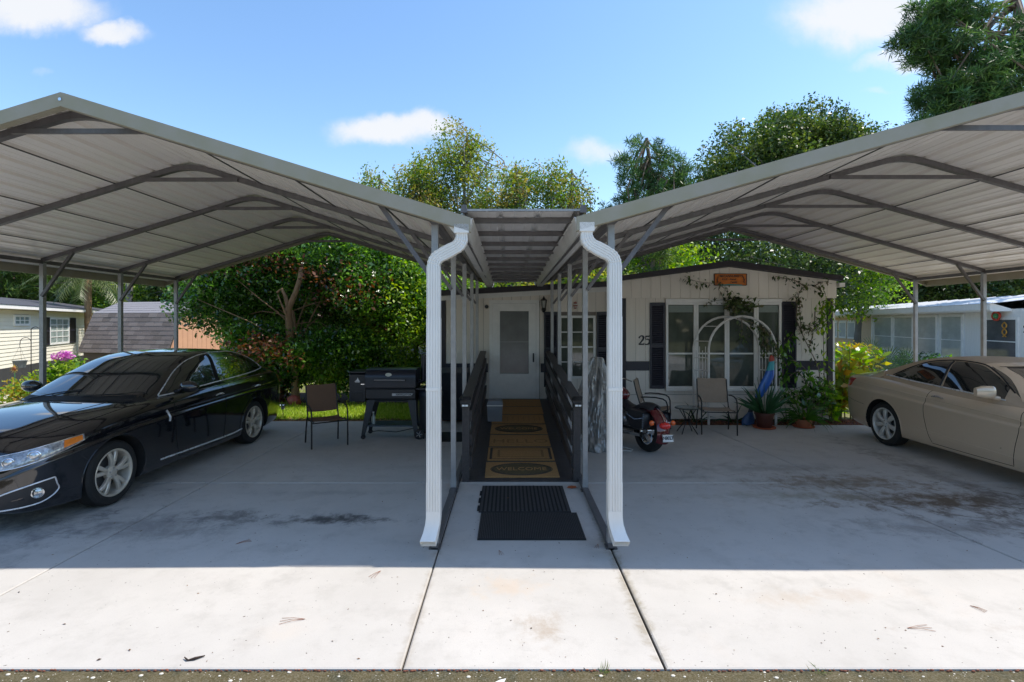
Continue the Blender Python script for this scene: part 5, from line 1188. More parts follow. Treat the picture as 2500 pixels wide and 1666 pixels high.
# spray bottle on the shelf
SB = thing('spray_bottle', 'pale clear bottle standing on the grill lower shelf', 'bottle', (gx0+.10, gy-.1, .236)); m_ = MB(); m_.lathe([(.03, .0), (.034, .02), (.034, .12), (.015, .16), (.013, .19)], (gx0+.10, gy-.1, .236), 14); m_.build('bottle', mat('clear_plastic', (.42, .45, .40), .15), SB, True)
m_ = MB(); m_.lathe([(.018, .19), (.018, .215)], (gx0+.10, gy-.1, .236), 10); m_.build('cap', M_WHITE, SB)
# small kettle smoker behind, right of the grill
KG = thing('drum_smoker', 'small black drum smoker partly hidden right of the grill', 'smoker', (-1.36, 8.9, 0)); kx, ky = -1.36, 8.95
m_ = MB(); m_.lathe([(.14, .10), (.20, .16), (.215, .4), (.215, .72)], (kx, ky, 0), 24); m_.build('drum', M_GR, KG, True)
m_ = MB(); m_.lathe([(.222, .72), (.222, .76), (.19, .84), (.1, .90), (.01, .92)], (kx, ky, 0), 24); kl = m_.build('lid', M_GR2, KG, True)
m_ = MB(); m_.tube([(kx-.06, ky, .90), (kx-.06, ky, .95), (kx+.06, ky, .95), (kx+.06, ky, .90)], .008, 6); m_.build('handle', M_CHR, kl)
for k in range(3): a = 2*pi*k/3; m_ = MB(); m_.tube([(kx+.17*cos(a), ky+.17*sin(a), .2), (kx+.19*cos(a), ky+.19*sin(a), 0)], .012, 6); m_.build('leg', M_GR, KG)
# wheeled bin by the wall, left of the ramp
BN = thing('wheeled_bin', 'dark blue-black wheeled bin against the entry wall left of the ramp', 'bin', (-1.08, 10.45, 0)); M_BIN = mat('bin_plastic', (.014, .018, .028), .45, 0, .1, 8); bx, by = -1.08, 10.4
m_ = MB(); m_.add([(bx-.22, by-.24, .05), (bx+.22, by-.24, .05), (bx+.22, by+.2, .05), (bx-.22, by+.2, .05), (bx-.29, by-.32, .98), (bx+.29, by-.32, .98), (bx+.29, by+.3, .98), (bx-.29, by+.3, .98)], [(0, 1, 2, 3), (4, 7, 6, 5), (0, 4, 5, 1), (1, 5, 6, 2), (2, 6, 7, 3), (3, 7, 4, 0)]); m_.build('body', M_BIN, BN)
m_ = MB(); m_.prism([(bx-.30, by-.34, .985), (bx-.30, by-.34, 1.01), (bx-.30, by, 1.07), (bx-.30, by+.32, 1.05), (bx-.30, by+.32, .985)], (.60, 0, 0)); m_.build('lid', M_BIN, BN)
m_ = MB(); m_.tube([(bx-.24, by-.345, 1.0), (bx-.24, by-.38, 1.0), (bx+.24, by-.38, 1.0), (bx+.24, by-.345, 1.0)], .012, 6); m_.build('handle', M_BIN, BN)
for s in (-1, 1): m_ = MB(); m_.lathe([(.1, -.025), (.1, .025)], (bx+s*.25, by+.22, .1), 20, 'x'); m_.build('wheel', M_RUB, BN)
# square dark mat beside the ramp
FM = thing('floor_mat', 'small dark grey mat on the slab between the left posts and the ramp', 'doormat', (-1.0, 8.9, 0)); m_ = MB(); m_.b2((-1.22, 8.55, .001), (-.78, 9.25, .010)); m_.build('mat', M_RUB, FM); m_ = MB(); m_.tube([(-1.22, 8.55, .008), (-.78, 8.55, .008), (-.78, 9.25, .008), (-1.22, 9.25, .008)], .006, 4, closed=True); m_.build('edge', M_RUB, FM)

# ---------------- motorcycle (local: x forward, rear axle at origin column)
MC = thing('motorcycle', 'dark maroon cruiser motorcycle with studded black saddlebag seen from its rear wheel', 'motorcycle', (0, 0, 0))
M_MAR = mat('maroon_paint', (.13, .010, .016), .12, .1, .1, 5, coat=1.0); M_LEA = mat('black_leather', (.02, .02, .024), .42, 0, .15, 20, bump=.4, bscale=60)
def mwheel(x, r, w, name):
    m_ = MB(); m_.lathe([(r-.11, -w*.45), (r-.05, -w/2), (r-.015, -w*.42), (r, -w*.2), (r+.002, 0), (r, w*.2), (r-.015, w*.42), (r-.05, w/2), (r-.11, w*.45)], (x, 0, r), 48, 'y', caps=False); t = m_.build(name, M_RUB, MC, True)
    m_ = MB(); m_.lathe([(r-.105, -w*.3), (r-.13, -w*.28), (r-.13, w*.28), (r-.105, w*.3)], (x, 0, r), 40, 'y', caps=False); m_.lathe([(.05, -.09), (.05, .09)], (x, 0, r), 16, 'y'); m_.build('rim', M_CHR, t, True)
    m_ = MB()
    for k in range(20): a = 2*pi*k/20; s = 1 if k % 2 else -1; m_.tube([(x+.04*cos(a+.4*s), s*.04, r+.04*sin(a+.4*s)), (x+(r-.12)*cos(a), 0, r+(r-.12)*sin(a))], .003, 4)
    m_.build('spoke', M_CHR, t)
mwheel(0, .325, .15, 'rear_tyre'); mwheel(1.58, .325, .11, 'front_tyre')
def fender(x, r, w, a0, a1, name):
    rows = []
    for a in np.linspace(a0, a1, 22):
        rows.append([(x+(r+.03-.045*abs(u)**2.5)*cos(a), u*w/2, .325+(r+.03-.06*abs(u)**2.5)*sin(a)) for u in np.linspace(-1, 1, 11)])
    m_ = MB(); m_.grid(rows); inn = [[(x+(q[0]-x)*.985, q[1]*.985, .325+(q[2]-.325)*.985) for q in r_] for r_ in rows]; m_.grid(inn); m_.grid([rows[0], inn[0]]); m_.grid([rows[-1], inn[-1]]); m_.grid([[r_[0] for r_ in rows], [r_[0] for r_ in inn]]); m_.grid([[r_[-1] for r_ in rows], [r_[-1] for r_ in inn]]); return m_.build(name, M_MAR, MC, True, 50)
rf = fender(0, .37, .24, radians(40), radians(200), 'rear_fender'); fender(1.58, .345, .16, radians(20), radians(165), 'front_fender')
m_ = MB(); m_.sweep([(.415*cos(a), 0, .325+.412*sin(a)) for a in np.linspace(radians(60), radians(150), 12)], [(-.003, -.008), (-.003, .008), (.003, .008), (.003, -.008)], (0, 1, 0)); m_.build('fender_strip', M_CHR, rf, True)
m_ = MB(); m_.ball((-.375, 0, .47), (.07, .10, .055), 16, 10); m_.build('tail_light', mat('tail_red', (.80, .02, .015), .15, 0, .3, 30, coat=.8), MC, True)
for s in (-1, 1):
    m_ = MB(); m_.tube([(-.27, s*.08, .52), (-.29, s*.17, .50)], .010, 6); sg_ = m_.build('signal_stalk', M_CHR, MC); m_ = MB(); m_.ball((-.31, s*.20, .50), (.035, .042, .042), 14, 8); m_.build('turn_signal', mat('signal_orange', (.80, .13, .02), .2, 0, .2, 30, coat=.6), sg_, True)
m_ = MB(); m_.box((-.452, 0, .30), (.006, .19, .11), (0, radians(18), 0)); pl = m_.build('number_plate', M_WTRIM, MC)
t = text_obj('N8027', .07, M_BLK, pl, (0, 0, 0), (0, 0, 0), ext=.001, bold=.002); t.rotation_euler = (radians(90-18), 0, radians(-90)); t.location = (-.457, 0, .30)
m_ = MB(); m_.tube([(-.457, sy, .30+sz) for sy, sz in ((-.095, -.055), (.095, -.055), (.095, .055), (-.095, .055))], .005, 4, closed=True); m_.build('plate_frame', M_CHR, pl)
m_ = MB(); m_.grid([[(x, y*wd, z-.05*abs(y)**2) for y in np.linspace(-1, 1, 11)] for x, z, wd in ((-.16, .735, .06), (-.12, .76, .11), (0, .775, .13), (.12, .765, .14), (.25, .70, .165), (.4, .665, .17), (.55, .69, .13), (.68, .74, .09))]); m_.grid([[(x, y*wd, z-.10) for y in np.linspace(-1, 1, 11)] for x, z, wd in ((-.16, .735, .06), (-.12, .76, .11), (0, .775, .13), (.12, .765, .14), (.25, .70, .165), (.4, .665, .17), (.55, .69, .13), (.68, .74, .09))]); 
for s in (0, -1):
    m_.grid([[(x, (-1 if s else 1)*wd, z-(.05 if k == 0 else .10)) for x, z, wd in ((-.16, .735, .06), (-.12, .76, .11), (0, .775, .13), (.12, .765, .14), (.25, .70, .165), (.4, .665, .17), (.55, .69, .13), (.68, .74, .09))] for k in (0, 1)])
m_.build('seat', M_LEA, MC, True, 60)
m_ = MB(); m_.ball((.88, 0, .80), (.26, .145, .13), 20, 12); m_.build('fuel_tank', M_MAR, MC, True)
for s in (-1, 1):
    m_ = MB(); rows = []
    for k in range(9):
        y = s*(.10+.16*k/8); q = 1-.12*(abs(k-4)/4)**3
        rows.append([(.02+.19*q*math.copysign(abs(cos(a))**.55, cos(a)), y, .50+.15*q*math.copysign(abs(sin(a))**.55, sin(a))) for a in np.linspace(0, 2*pi, 29)[:-1]])
    m_.grid(rows, True); m_.add(rows[0], [tuple(range(28))]); m_.add(rows[-1], [tuple(range(28))]); bg_ = m_.build('saddlebag', M_LEA, MC, True, 60)
    m_ = MB(); m_.grid([[(.02+u*.195, s*(.11+.155*v), .655-.02*v*v) for u in np.linspace(-1, 1, 7)] for v in np.linspace(0, 1, 5)]); m_.grid([[(.02+u*.195, s*(.268+.004*v), .635-.14*v*(1-.35*abs(u))) for u in np.linspace(-1, 1, 9)] for v in np.linspace(0, 1, 4)]); m_.build('flap', M_LEA, bg_, True, 60)
    m_ = MB()
    for k in range(13): u = -1+2*k/12; m_.ball((.02+u*.19, s*.277, .635-.13*(1-.35*abs(u))), .006, 6, 4)
    for k in range(7): m_.ball((-.18, s*.264, .40+k*.035), .005, 6, 4)
    m_.build('stud', M_CHR, bg_, True)
m_ = MB(); m_.tube([(.0, -.16, .22), (.5, -.18, .20), (1.0, -.15, .22), (1.15, -.13, .42)], .038, 12); m_.build('exhaust', M_CHR, MC, True)
m_ = MB(); m_.tube([(.0, .15, .26), (.5, .17, .22), (1.0, .15, .24), (1.15, .12, .42)], .03, 12); m_.build('exhaust', M_CHR, MC, True)
m_ = MB(); m_.ball((.72, 0, .40), (.20, .15, .17), 16, 10); m_.build('engine', mat('engine_alloy', (.25, .25, .26), .3, .8, .5, 25), MC, True)
for s in (-1, 1): m_ = MB(); m_.lathe([(.055, -.13), (.075, -.13), (.075, .13), (.055, .13)], (0, 0, 0), 12, caps=True); o = m_.build('cylinder_head', M_CHR, MC, True); o.location = (.72+s*.1, 0, .55); o.rotation_euler = (0, s*radians(25), 0)
m_ = MB(); m_.tube([(1.58, s_, z_) for s_, z_ in ((.08, .325),)]+[(1.34, .08, .82), (1.28, .08, .98)], .022, 8); m_.build('fork', M_CHR, MC); m_ = MB(); m_.tube([(1.58, -.08, .325), (1.34, -.08, .82), (1.28, -.08, .98)], .022, 8); m_.build('fork', M_CHR, MC)
m_ = MB(); m_.tube([(1.05, .38, 1.0), (1.18, .30, 1.04), (1.27, .08, 1.0), (1.27, -.08, 1.0), (1.18, -.30, 1.04), (1.05, -.38, 1.0)], .012, 8); m_.build('handlebar', M_CHR, MC, True)
m_ = MB(); m_.ball((1.42, 0, .86), (.10, .09, .09), 14, 10); m_.build('headlamp', M_CHR, MC, True)
m_ = MB(); m_.tube([(.1, .1, .33), (.5, .12, .30), (1.0, .05, .35), (1.25, 0, .85)], .02, 6); m_.tube([(.1, -.1, .33), (.5, -.12, .30), (1.0, -.05, .35)], .02, 6); m_.build('frame', M_BLK, MC, True)
MC.location = (2.16, 7.93, .0); MC.rotation_euler = (radians(4), 0, radians(112)); MC.scale = (.98, .98, .98)
# loose cable on the slab beside it
m_ = MB(); m_.tube([(1.62, 8.15, .01), (1.72, 8.05, .05), (1.85, 8.1, .02), (1.95, 8.0, .008), (1.9, 7.92, .008), (1.65, 7.95, .008)], .006, 6); tag(m_.build('cable', M_GUT), 'thin pale cable loosely looped on the slab by the motorcycle', 'cable')

# ---------------- draped silver cover
from mathutils import noise as MN
m_ = MB(); ccx, ccy = 1.47, 8.45; rows = []; NZ, NA = 110, 220
for i in range(NZ+1):
    t = i/NZ; z = 1.42*(1-t); row = []
    rx = .07+.29*min(1, t*1.2)**.75; ry = .10+.42*min(1, t*1.1)**.85
    for j in range(NA):
        a = 2*pi*j/NA; ca, sa = cos(a), sin(a)
        q = Vector((ca*1.6+.6*t, sa*1.6, 2.2*t+.5*ca))
        d1 = MN.noise(q*1.3)*.10; q2 = Vector((ca*4.2+t*3, sa*4.2-t*1.2, t*3.2)); f2 = (abs(MN.noise(q2))-.2)*-.13
        q3 = Vector((ca*9-t*6, sa*9, t*9)); f3 = (abs(MN.noise(q3))-.2)*-.055
        f = (d1+f2+f3)*min(1, t*3+.25)
        if t > .86: f += (t-.86)*.55*(.5+.5*sin(7*a+1))+.02
        row.append((ccx+(rx+f)*ca-.03*t, ccy+(ry+f)*sa, max(.006, z+.05*MN.noise(Vector((ca*3, sa*3, t*4+9)))*sin(pi*min(1, t*1.0)))))
    rows.append(row)
m_.grid(rows, True); m_.add(rows[0], [tuple(range(NA))])
tag(m_.build('draped_cover', mat('silver_tarp', (.36, .34, .315), .30, .35, .12, 6, bump=.3, bscale=18), None, True, 80), 'tall thing draped in crumpled silver-grey cover right of the ramp', 'tarp')

# ---------------- white garden arch
AR = thing('garden_arch', 'white metal garden arch with picket sides in front of the bay window', 'arch', (4.45, 10.1, 0)); M_AW = mat('arch_white', (.66, .63, .60), .5, 0, .1, 8, col2=(.5, .44, .40))
def hoop(xc, y, hw, zt_, r=.02):
    pts = [(xc-hw, y, 0), (xc-hw, y, .6), (xc-hw, y, zt_-hw-.1)]+[(xc-hw*cos(a), y, zt_-hw+hw*sin(a)) for a in np.linspace(0.05, pi-.05, 18)]+[(xc+hw, y, zt_-hw-.1), (xc+hw, y, .6), (xc+hw, y, 0)]
    m_ = MB(); m_.tube(pts, r, 8); m_.build('hoop', M_AW, AR, True)
hoop(4.56, 9.98, .655, 2.11, .024); hoop(4.36, 10.24, .655, 2.11, .022)
for sx_ in (-1, 1):
    xa, xb = 4.56+sx_*.655, 4.36+sx_*.655
    for z in (.35, 1.05, 1.30):
        m_ = MB(); m_.tube([(xa, 9.98, z), (xb, 10.24, z)], .012, 6); m_.build('rung', M_AW, AR)
    for k in (1, 2, 3, 4):
        f = k/5; m_ = MB(); m_.tube([(xa+(xb-xa)*f, 9.98+.26*f, .35), (xa+(xb-xa)*f, 9.98+.26*f, 1.44+.08*(k % 2))], .008, 6); m_.build('picket', M_AW, AR)
for k in range(6):
    a = pi*(k+.5)/6; m_ = MB(); m_.tube([(4.56-.655*cos(a), 9.98, 2.11-.655+.655*sin(a)), (4.36-.655*cos(a), 10.24, 2.11-.655+.655*sin(a))], .008, 6); m_.build('crossbar', M_AW, AR)
# ---------------- blue ornament
OB = thing('parrot_ornament', 'tall curved blue parrot-like ornament with teal neck and red top leaning by the arch', 'ornament', (5.0, 9.95, 0))
def blade(name, pts, wds, mt, th=.05):
    m_ = MB(); rows = []
    for (x, y, z), w_ in zip(pts, wds): rows.append([(x+w_*cos(a), y+th*sin(a)*min(1, w_*12), z+.15*w_*cos(a)) for a in np.linspace(0, 2*pi, 17)[:-1]])
    m_.grid(rows, True); m_.add(rows[0], [tuple(range(16))]); m_.add(rows[-1], [tuple(range(16))]); m_.build(name, mt, OB, True, 60)
B3 = lambda xz: [(x, 9.93, z) for x, z in xz]
blade('head', B3([(5.10, 1.36), (5.105, 1.33), (5.11, 1.28), (5.11, 1.245)]), [.01, .04, .055, .05], mat('orn_red', (.40, .05, .03), .5))
blade('neck', B3([(5.11, 1.243), (5.10, 1.18), (5.09, 1.12), (5.08, 1.07)]), [.05, .062, .07, .08], mat('orn_teal', (.03, .30, .34), .4))
blade('body', B3([(5.08, 1.068), (5.06, .98), (5.02, .88), (4.96, .76), (4.90, .64), (4.86, .55)]), [.08, .10, .115, .115, .10, .075], mat('orn_blue', (.01, .10, .42), .35, coat=.5))
blade('tail', B3([(4.86, .548), (4.80, .46), (4.74, .36), (4.69, .26)]), [.075, .07, .06, .05], mat('orn_dark', (.02, .03, .05), .4))
blade('base', B3([(4.69, .258), (4.66, .18), (4.65, .10), (4.65, .02)]), [.05, .10, .13, .12], mat('orn_navy', (.03, .07, .17), .4))

# small things in the bed by the house
def pot(label, x, y, r, h, mt, saucer=True, group=None):
    T = thing('plant_pot', label, 'plant pot', (x, y, 0), group)
    m_ = MB(); m_.lathe([(r*.70, .02), (r*.74, .03), (r*.96, h*.86), (r*1.04, h*.87), (r*1.04, h), (r*.9, h), (r*.86, h*.86)], (x, y, 0), 28); m_.build('pot', mt, T, True, 40)
    if saucer: m_ = MB(); m_.lathe([(r*.9, .0), (r*1.15, .012), (r*1.2, .035), (r*1.1, .035), (r*1.0, .018)], (x, y, 0), 28); m_.build('saucer', mat('terracotta_saucer', (.42, .10, .04), .7), T, True)
    return T
# ================================================================ NEIGHBOURS
def frame_pt(org, th, px_, off=0):
    """local x along a wall for a photo column"""
    dx, dy = cos(th), sin(th); k = (px_-1241)/1250; ox_, oy_ = org[0]+sin(th)*off, org[1]-cos(th)*off
    s = (k*oy_-ox_)/(dx-k*dy); return s, oy_+dy*s
M_VIN = mat('cream_lap_siding', (.80, .755, .63), .55, 0, .04, 3)
M_VIN2 = mat('tan_lap_siding', (.66, .47, .30), .6, 0, .05, 3)
M_SKD = mat('dark_skirting', (.05, .05, .055), .6, 0, .15, 5)
M_RFL = mat('dark_shingle', (.06, .06, .068), .9, 0, .25, 18, bump=.5, bscale=60)
def lap(parent, mt, x0, x1, z0, z1, holes, step=.115):
    z = z0
    while z < z1-.01:
        ze = min(z+step, z1); zm = (z+ze)/2; cuts = sorted([(a, b) for a, b, c, d in holes if c < zm < d]); xs = x0
        for a, b in cuts+[(x1, x1)]:
            if a-xs > .02:
                m_ = MB(); m_.prism([(xs, -.004, z), (xs, -.022, z), (xs, -.006, ze-.002), (xs, .0, ze-.002)], (a-xs, 0, 0)); m_.build('siding_board', mt, parent, local=True)
            xs = b
        z = ze
# left cream house
LO, LT = (-12.1, 8.8), math.atan2(.915, -.404)
LH = thing('cream_house', 'cream lap-sided neighbour home with dark skirting and black shutters at far left', 'house', (0, 0, 0))
s0_, s1_ = 0, 19.0
m_ = MB(); m_.b2((s0_, .0, .0), (s1_, 4.3, 2.44)); LW = m_.build('wall', mat('cream_shadow', (.45, .42, .34), .7), LH, local=True)
wh = []
for a, b in ((31, 70), (118, 166), (238, 262)):
    sa, Da = frame_pt(LO, LT, a); sb, Db = frame_pt(LO, LT, b)
    if (a, b) == (31, 70): z1_, z0_ = PZ(769, (Da+Db)/2), PZ(796, (Da+Db)/2)
    else: z1_, z0_ = PZ(775, 17.6), PZ(841, 18.6)
    if a == 238: sb = sa+1.0
    wh.append((sa, sb, z0_, z1_))
lap(LW, M_VIN, s0_, s1_, .64, 2.38, wh)
for (sa, sb, z0_, z1_) in wh:
    w_ = window(sa, sb, z0_, z1_, 0, 3 if sb-sa > .8 else 1, 2 if sb-sa > .8 else 1, LH, fr=.07, midrail=(z0_+z1_)/2 if z1_-z0_ > .6 else None, proud=.05, mt=mat('curtained_glass', (.30, .36, .34), .08, 0, .3, 6, spec=.8), fm=mat('bright_trim', (.8, .79, .76), .5), mun=.025)
for a, b in ((166, 182), (108, 118), (221, 236)):
    sa, _ = frame_pt(LO, LT, a); sb, _ = frame_pt(LO, LT, b); shutter(sa+.01, sb-.01, wh[1][2], wh[1][3], -.015, parent=LH)
x = s0_
while x < s1_: piece('skirting_panel', M_SKD, LW, (x, -.03, 0), (x+.396, -.004, .63)); x += .40
m_ = MB(); m_.b2((s0_-.3, -.36, 2.39), (s1_+.3, -.30, 2.50)); m_.build('fascia', M_WTRIM, LH, local=True)
m_ = MB(); m_.b2((s0_-.3, -.299, 2.39), (s1_+.3, 0, 2.40)); m_.build('soffit', M_WTRIM, LH, local=True)
m_ = MB(); e0, e1, y0_, y1_, zr_ = s0_-.35, s1_+.35, -.38, 4.7, 2.51
m_.add([(e0, y0_, zr_), (e1, y0_, zr_), (e1, y1_, zr_), (e0, y1_, zr_), (e0+.1, 2.1, zr_+.42), (e1-2.2, 2.1, zr_+.42)], [(0, 1, 5, 4), (1, 2, 5), (2, 3, 4, 5), (3, 0, 4), (0, 3, 2, 1)]); m_.build('roof', M_RFL, LH, local=True)
m_ = MB(); m_.b2((6.6, 1.0, 2.6), (6.8, 1.2, 2.95)); m_.build('vent', M_WTRIM, LH, local=True)
LH.location = (LO[0], LO[1], 0); LH.rotation_euler.z = LT

# gambrel shed
SH = thing('gambrel_shed', 'shed with brown shingled gambrel roof and peach end wall behind the sedan', 'shed', (0, 0, 0))
L_, Dp = 3.5, 3.0; M_SHG = mat('brown_shingle', (.17, .14, .125), .92, 0, .16, 9, bump=.4, bscale=80); M_SHGT = mat('grey_shingle', (.22, .21, .22), .9, 0, .12, 9, bump=.4, bscale=80)
M_PEACH = mat('peach_board', (.60, .33, .20), .7, 0, .06, 4)
m_ = MB(); m_.b2((.05, .12, 0), (L_-.05, Dp-.12, 1.05)); prof = [(.12, 1.05), (.62, 2.28), (1.5, 2.66), (2.38, 2.28), (2.88, 1.05)]
m_.prism([(.05, y, z) for y, z in prof], (L_-.1, 0, 0)); SW_ = m_.build('wall', mat('dark_shed_side', (.10, .08, .07), .8), SH, local=True)
# end boards on the +x gable
k = 0; y = .12
def gz(y): return float(np.interp(y, [p[0] for p in prof], [p[1] for p in prof]))
while y < Dp-.13:
    ye = min(y+.196, Dp-.12); m_ = MB(); m_.prism([(L_-.05, y, .05), (L_-.05, ye-.008, .05), (L_-.05, ye-.008, gz(ye-.008)-.01), (L_-.05, y, gz(y)-.01)], (.02, 0, 0)); m_.build('end_board', M_PEACH, SW_, local=True); y = ye
lo = MB(); lo.prism([(-.08, .02, .98), (-.08, .55, 2.30), (-.08, 1.5, 2.71), (-.08, 2.45, 2.30), (-.08, 2.98, .98), (-.08, 2.94, .98), (-.08, 2.41, 2.27), (-.08, 1.5, 2.67), (-.08, .59, 2.27), (-.08, .06, .98)], (L_+.16, 0, 0)); RFS = lo.build('roof', mat('shed_roof_edge', (.06, .05, .045), .9), SH, local=True)
# shingle courses: tabs of slightly uneven tone sharing two meshes
TABM = []
for mt_ in (M_SHG, mat('brown_shingle_dark', (.14, .115, .10), .92, 0, .16, 9, bump=.4, bscale=80), mat('brown_shingle_pale', (.21, .175, .155), .92, 0, .16, 9, bump=.4, bscale=80), M_SHGT):
    b = MB(); b.add([(0, 0, 0), (1, 0, 0), (1, 1, 0), (0, 1, 0), (0, 0, .012), (1, 0, .012), (1, 1, .004), (0, 1, .004)], [(0, 3, 2, 1), (4, 5, 6, 7), (0, 1, 5, 4), (1, 2, 6, 5), (2, 3, 7, 6), (3, 0, 4, 7)])
    me = bpy.data.meshes.new('shingle'); me.from_pydata(b.v, [], b.f); me.materials.append(mt_); TABM.append(me)
RS = random.Random(4)
def course(pa, pb, n, start, pal):
    d = Vector((0, pb[0]-pa[0], pb[1]-pa[1])); ln = d.length; ang_ = atan2(d.z, d.y)
    for i in range(n):
        x = -.08-(.17 if i % 2 else 0); p = Vector((0, pa[0], pa[1]))+d*(i/n)
        while x < L_+.08:
            a = max(x, -.08); e = min(x+.34, L_+.08)
            if e-a > .03: inst('shingle', TABM[pal[RS.choices([0, 1, 2], [5, 2, 2])[0]] if len(pal) > 1 else pal[0]], RFS, (a, p.y, p.z+.002+RS.uniform(0, .003)), (ang_, 0, 0), (e-a-.006, ln/n*1.02, 1))
            x += .34
course((.02, .985), (.55, 2.305), 9, 0, [0, 1, 2]); course((.55, 2.305), (1.5, 2.715), 5, 0, [3])
SH.location = (-14.35, 17.1, 0); SH.rotation_euler.z = radians(-13)

# right house
RO, RTH = (21.5, 35.0), math.atan2(-.965, -.261)
RH = thing('white_house', 'white neighbour home with long window wall and white metal roof at far right', 'house', (0, 0, 0))
def rs(p, off=0): return frame_pt(RO, RTH, p, off)[0]
Rend = rs(2368)
m_ = MB(); m_.b2((0, 0, 0), (rs(2660), 5, 2.44)); RW = m_.build('wall', mat('offwhite_wall', (.80, .79, .77), .7, 0, .04, 3), RH, local=True)
t0 = rs(2131)
wins = [(rs(2136), rs(2181), .55, 2.30), (rs(2184), rs(2232), .55, 2.30), (rs(2241), rs(2291), .55, 2.30), (rs(2298), rs(2354), .55, 2.30)]
M_BL = mat('blind_behind_glass', (.48, .50, .47), .06, 0, .15, 3, spec=.9); M_BT = mat('bright_trim', (.8, .79, .76), .5)
for w4 in wins: window(*w4, 0, 1, 1, RH, fr=.09, midrail=1.30, proud=.07, mt=M_BL, fm=M_BT)
window(rs(2405), rs(2490), .55, 2.18, 0, 1, 1, RH, fr=.10, midrail=1.35, proud=.06, mt=mat('dark_blind_glass', (.12, .12, .125), .05, 0, .2, 3, spec=.9), fm=M_BT)
sm = [(rs(2030), rs(2046), 1.02, 2.05), (rs(2050), rs(2068), 1.02, 2.05), (rs(2071), rs(2090), 1.02, 2.05)]
for w4 in sm: window(*w4, -.0, 1, 1, RH, fr=.10, proud=.06, mt=mat('pale_glass', (.55, .57, .57), .1, 0, .1, 3), fm=M_BT)
lap(RW, M_VIN2, 0, t0-.05, .55, 2.28, [(a-.02, b+.02, c, d) for a, b, c, d in sm], .13)
piece('corner_board', M_WTRIM, RH, (t0-.10, -.04, 0), (t0+.02, 0, 2.40))
x = rs(2358)
while x < rs(2404): piece('siding_board', M_WTRIM, RW, (x, -.02, .1), (x+.292, 0, 2.40)); x += .30
x = rs(2492)
while x < rs(2655): piece('siding_board', M_WTRIM, RW, (x, -.02, .1), (x+.292, 0, 2.40)); x += .30
x = 0
while x < rs(2655): piece('skirting_panel', M_WTRIM, RW, (x, -.018, 0), (x+.58, -.001, .53)); x += .60
m_ = MB(); m_.prism([(-.3, -.55, 2.36), (-.3, -.60, 2.42), (-.3, -.60, 2.62), (-.3, -.50, 2.62), (-.3, 0, 2.44), (-.3, 0, 2.36)], (rs(2470)+.3, 0, 0)); m_.build('fascia', M_WTRIM, RH, local=True)
rl = rs(2480)
M_MR = mat('white_metal_roof', (.74, .74, .75), .35, .1, .05, 3)
xx = -.3; 
while xx < rl:
    m_ = MB(); w_ = min(.9, rl-xx); pr = [(xx, 0), (xx+w_-.06, 0), (xx+w_-.045, .03), (xx+w_-.02, .03), (xx+w_, 0)]
    m_.grid([[(a, -.62, 2.63+h) for a, h in pr], [(a, 2.6, 3.05+h) for a, h in pr]]); m_.grid([[(a, -.62, 2.62+h) for a, h in pr], [(a, 2.6, 3.04+h) for a, h in pr]]); m_.grid([[(a, -.62, 2.63+h) for a, h in pr], [(a, -.62, 2.62+h) for a, h in pr]]); m_.build('roof_sheet', M_MR, RH, local=True); xx += .9
m_ = MB(); m_.prism([(-.3, 2.6, 3.05), (-.3, 5.4, 2.6), (-.3, 5.4, 2.5), (-.3, 2.6, 2.44)], (rl+.3, 0, 0)); m_.build('rear_roof', M_MR, RH, local=True)
RH.location = (RO[0], RO[1], 0); RH.rotation_euler.z = RTH
# wreath and chime hung on the window of the right house
def rpt(p, off): s_, D_ = frame_pt(RO, RTH, p, off); return Vector((RO[0]+cos(RTH)*s_+sin(RTH)*off, RO[1]+sin(RTH)*s_-cos(RTH)*off, 0)), D_
q, D_ = rpt(2432, .14); WR = thing('wreath', 'red ring wreath with green centre hung at the right neighbour window', 'wreath', (q.x, q.y, PZ(772, D_)))
dx_ = Vector((cos(RTH), sin(RTH), 0)); c_ = Vector((q.x, q.y, PZ(772, D_)))
m_ = MB(); m_.tube([c_+dx_*.19*cos(a)+Vector((0, 0, .14*sin(a))) for a in np.linspace(0, 2*pi, 25)[:-1]], .035, 6, closed=True); m_.build('ring', mat('wreath_red', (.55, .06, .03), .6, 0, .4, 30), WR)
m_ = MB(); m_.ball(c_, (.09, .09, .09), 10, 8); m_.build('centre', mat('wreath_green', (.06, .25, .1), .6), WR)
q, D_ = rpt(2452, .14); c_ = Vector((q.x, q.y, PZ(805, D_))); CH = thing('wind_chime', 'gold twisted wind ornament hanging below the red wreath', 'ornament', tuple(c_))
m_ = MB()
m_.tube([c_+dx_*.11*sin(t*7)+Vector((0, 0, .24-.48*t)) for t in np.linspace(0, 1, 24)], .02, 6); m_.tube([c_-dx_*.11*sin(t*7)+Vector((0, 0, .24-.48*t)) for t in np.linspace(0, 1, 24)], .02, 6); m_.build('spiral', mat('gold_orn', (.6, .3, .05), .35, .4), CH, True)
q, D_ = rpt(2503, .05); t = text_obj('2', .32, M_BLK, None, (q.x, q.y, PZ(805, D_)), (radians(90), 0, RTH), name='house_digit', ext=.01, bold=.004); tag(t, 'dark figure 2 on the white wall at the right picture edge', 'number')

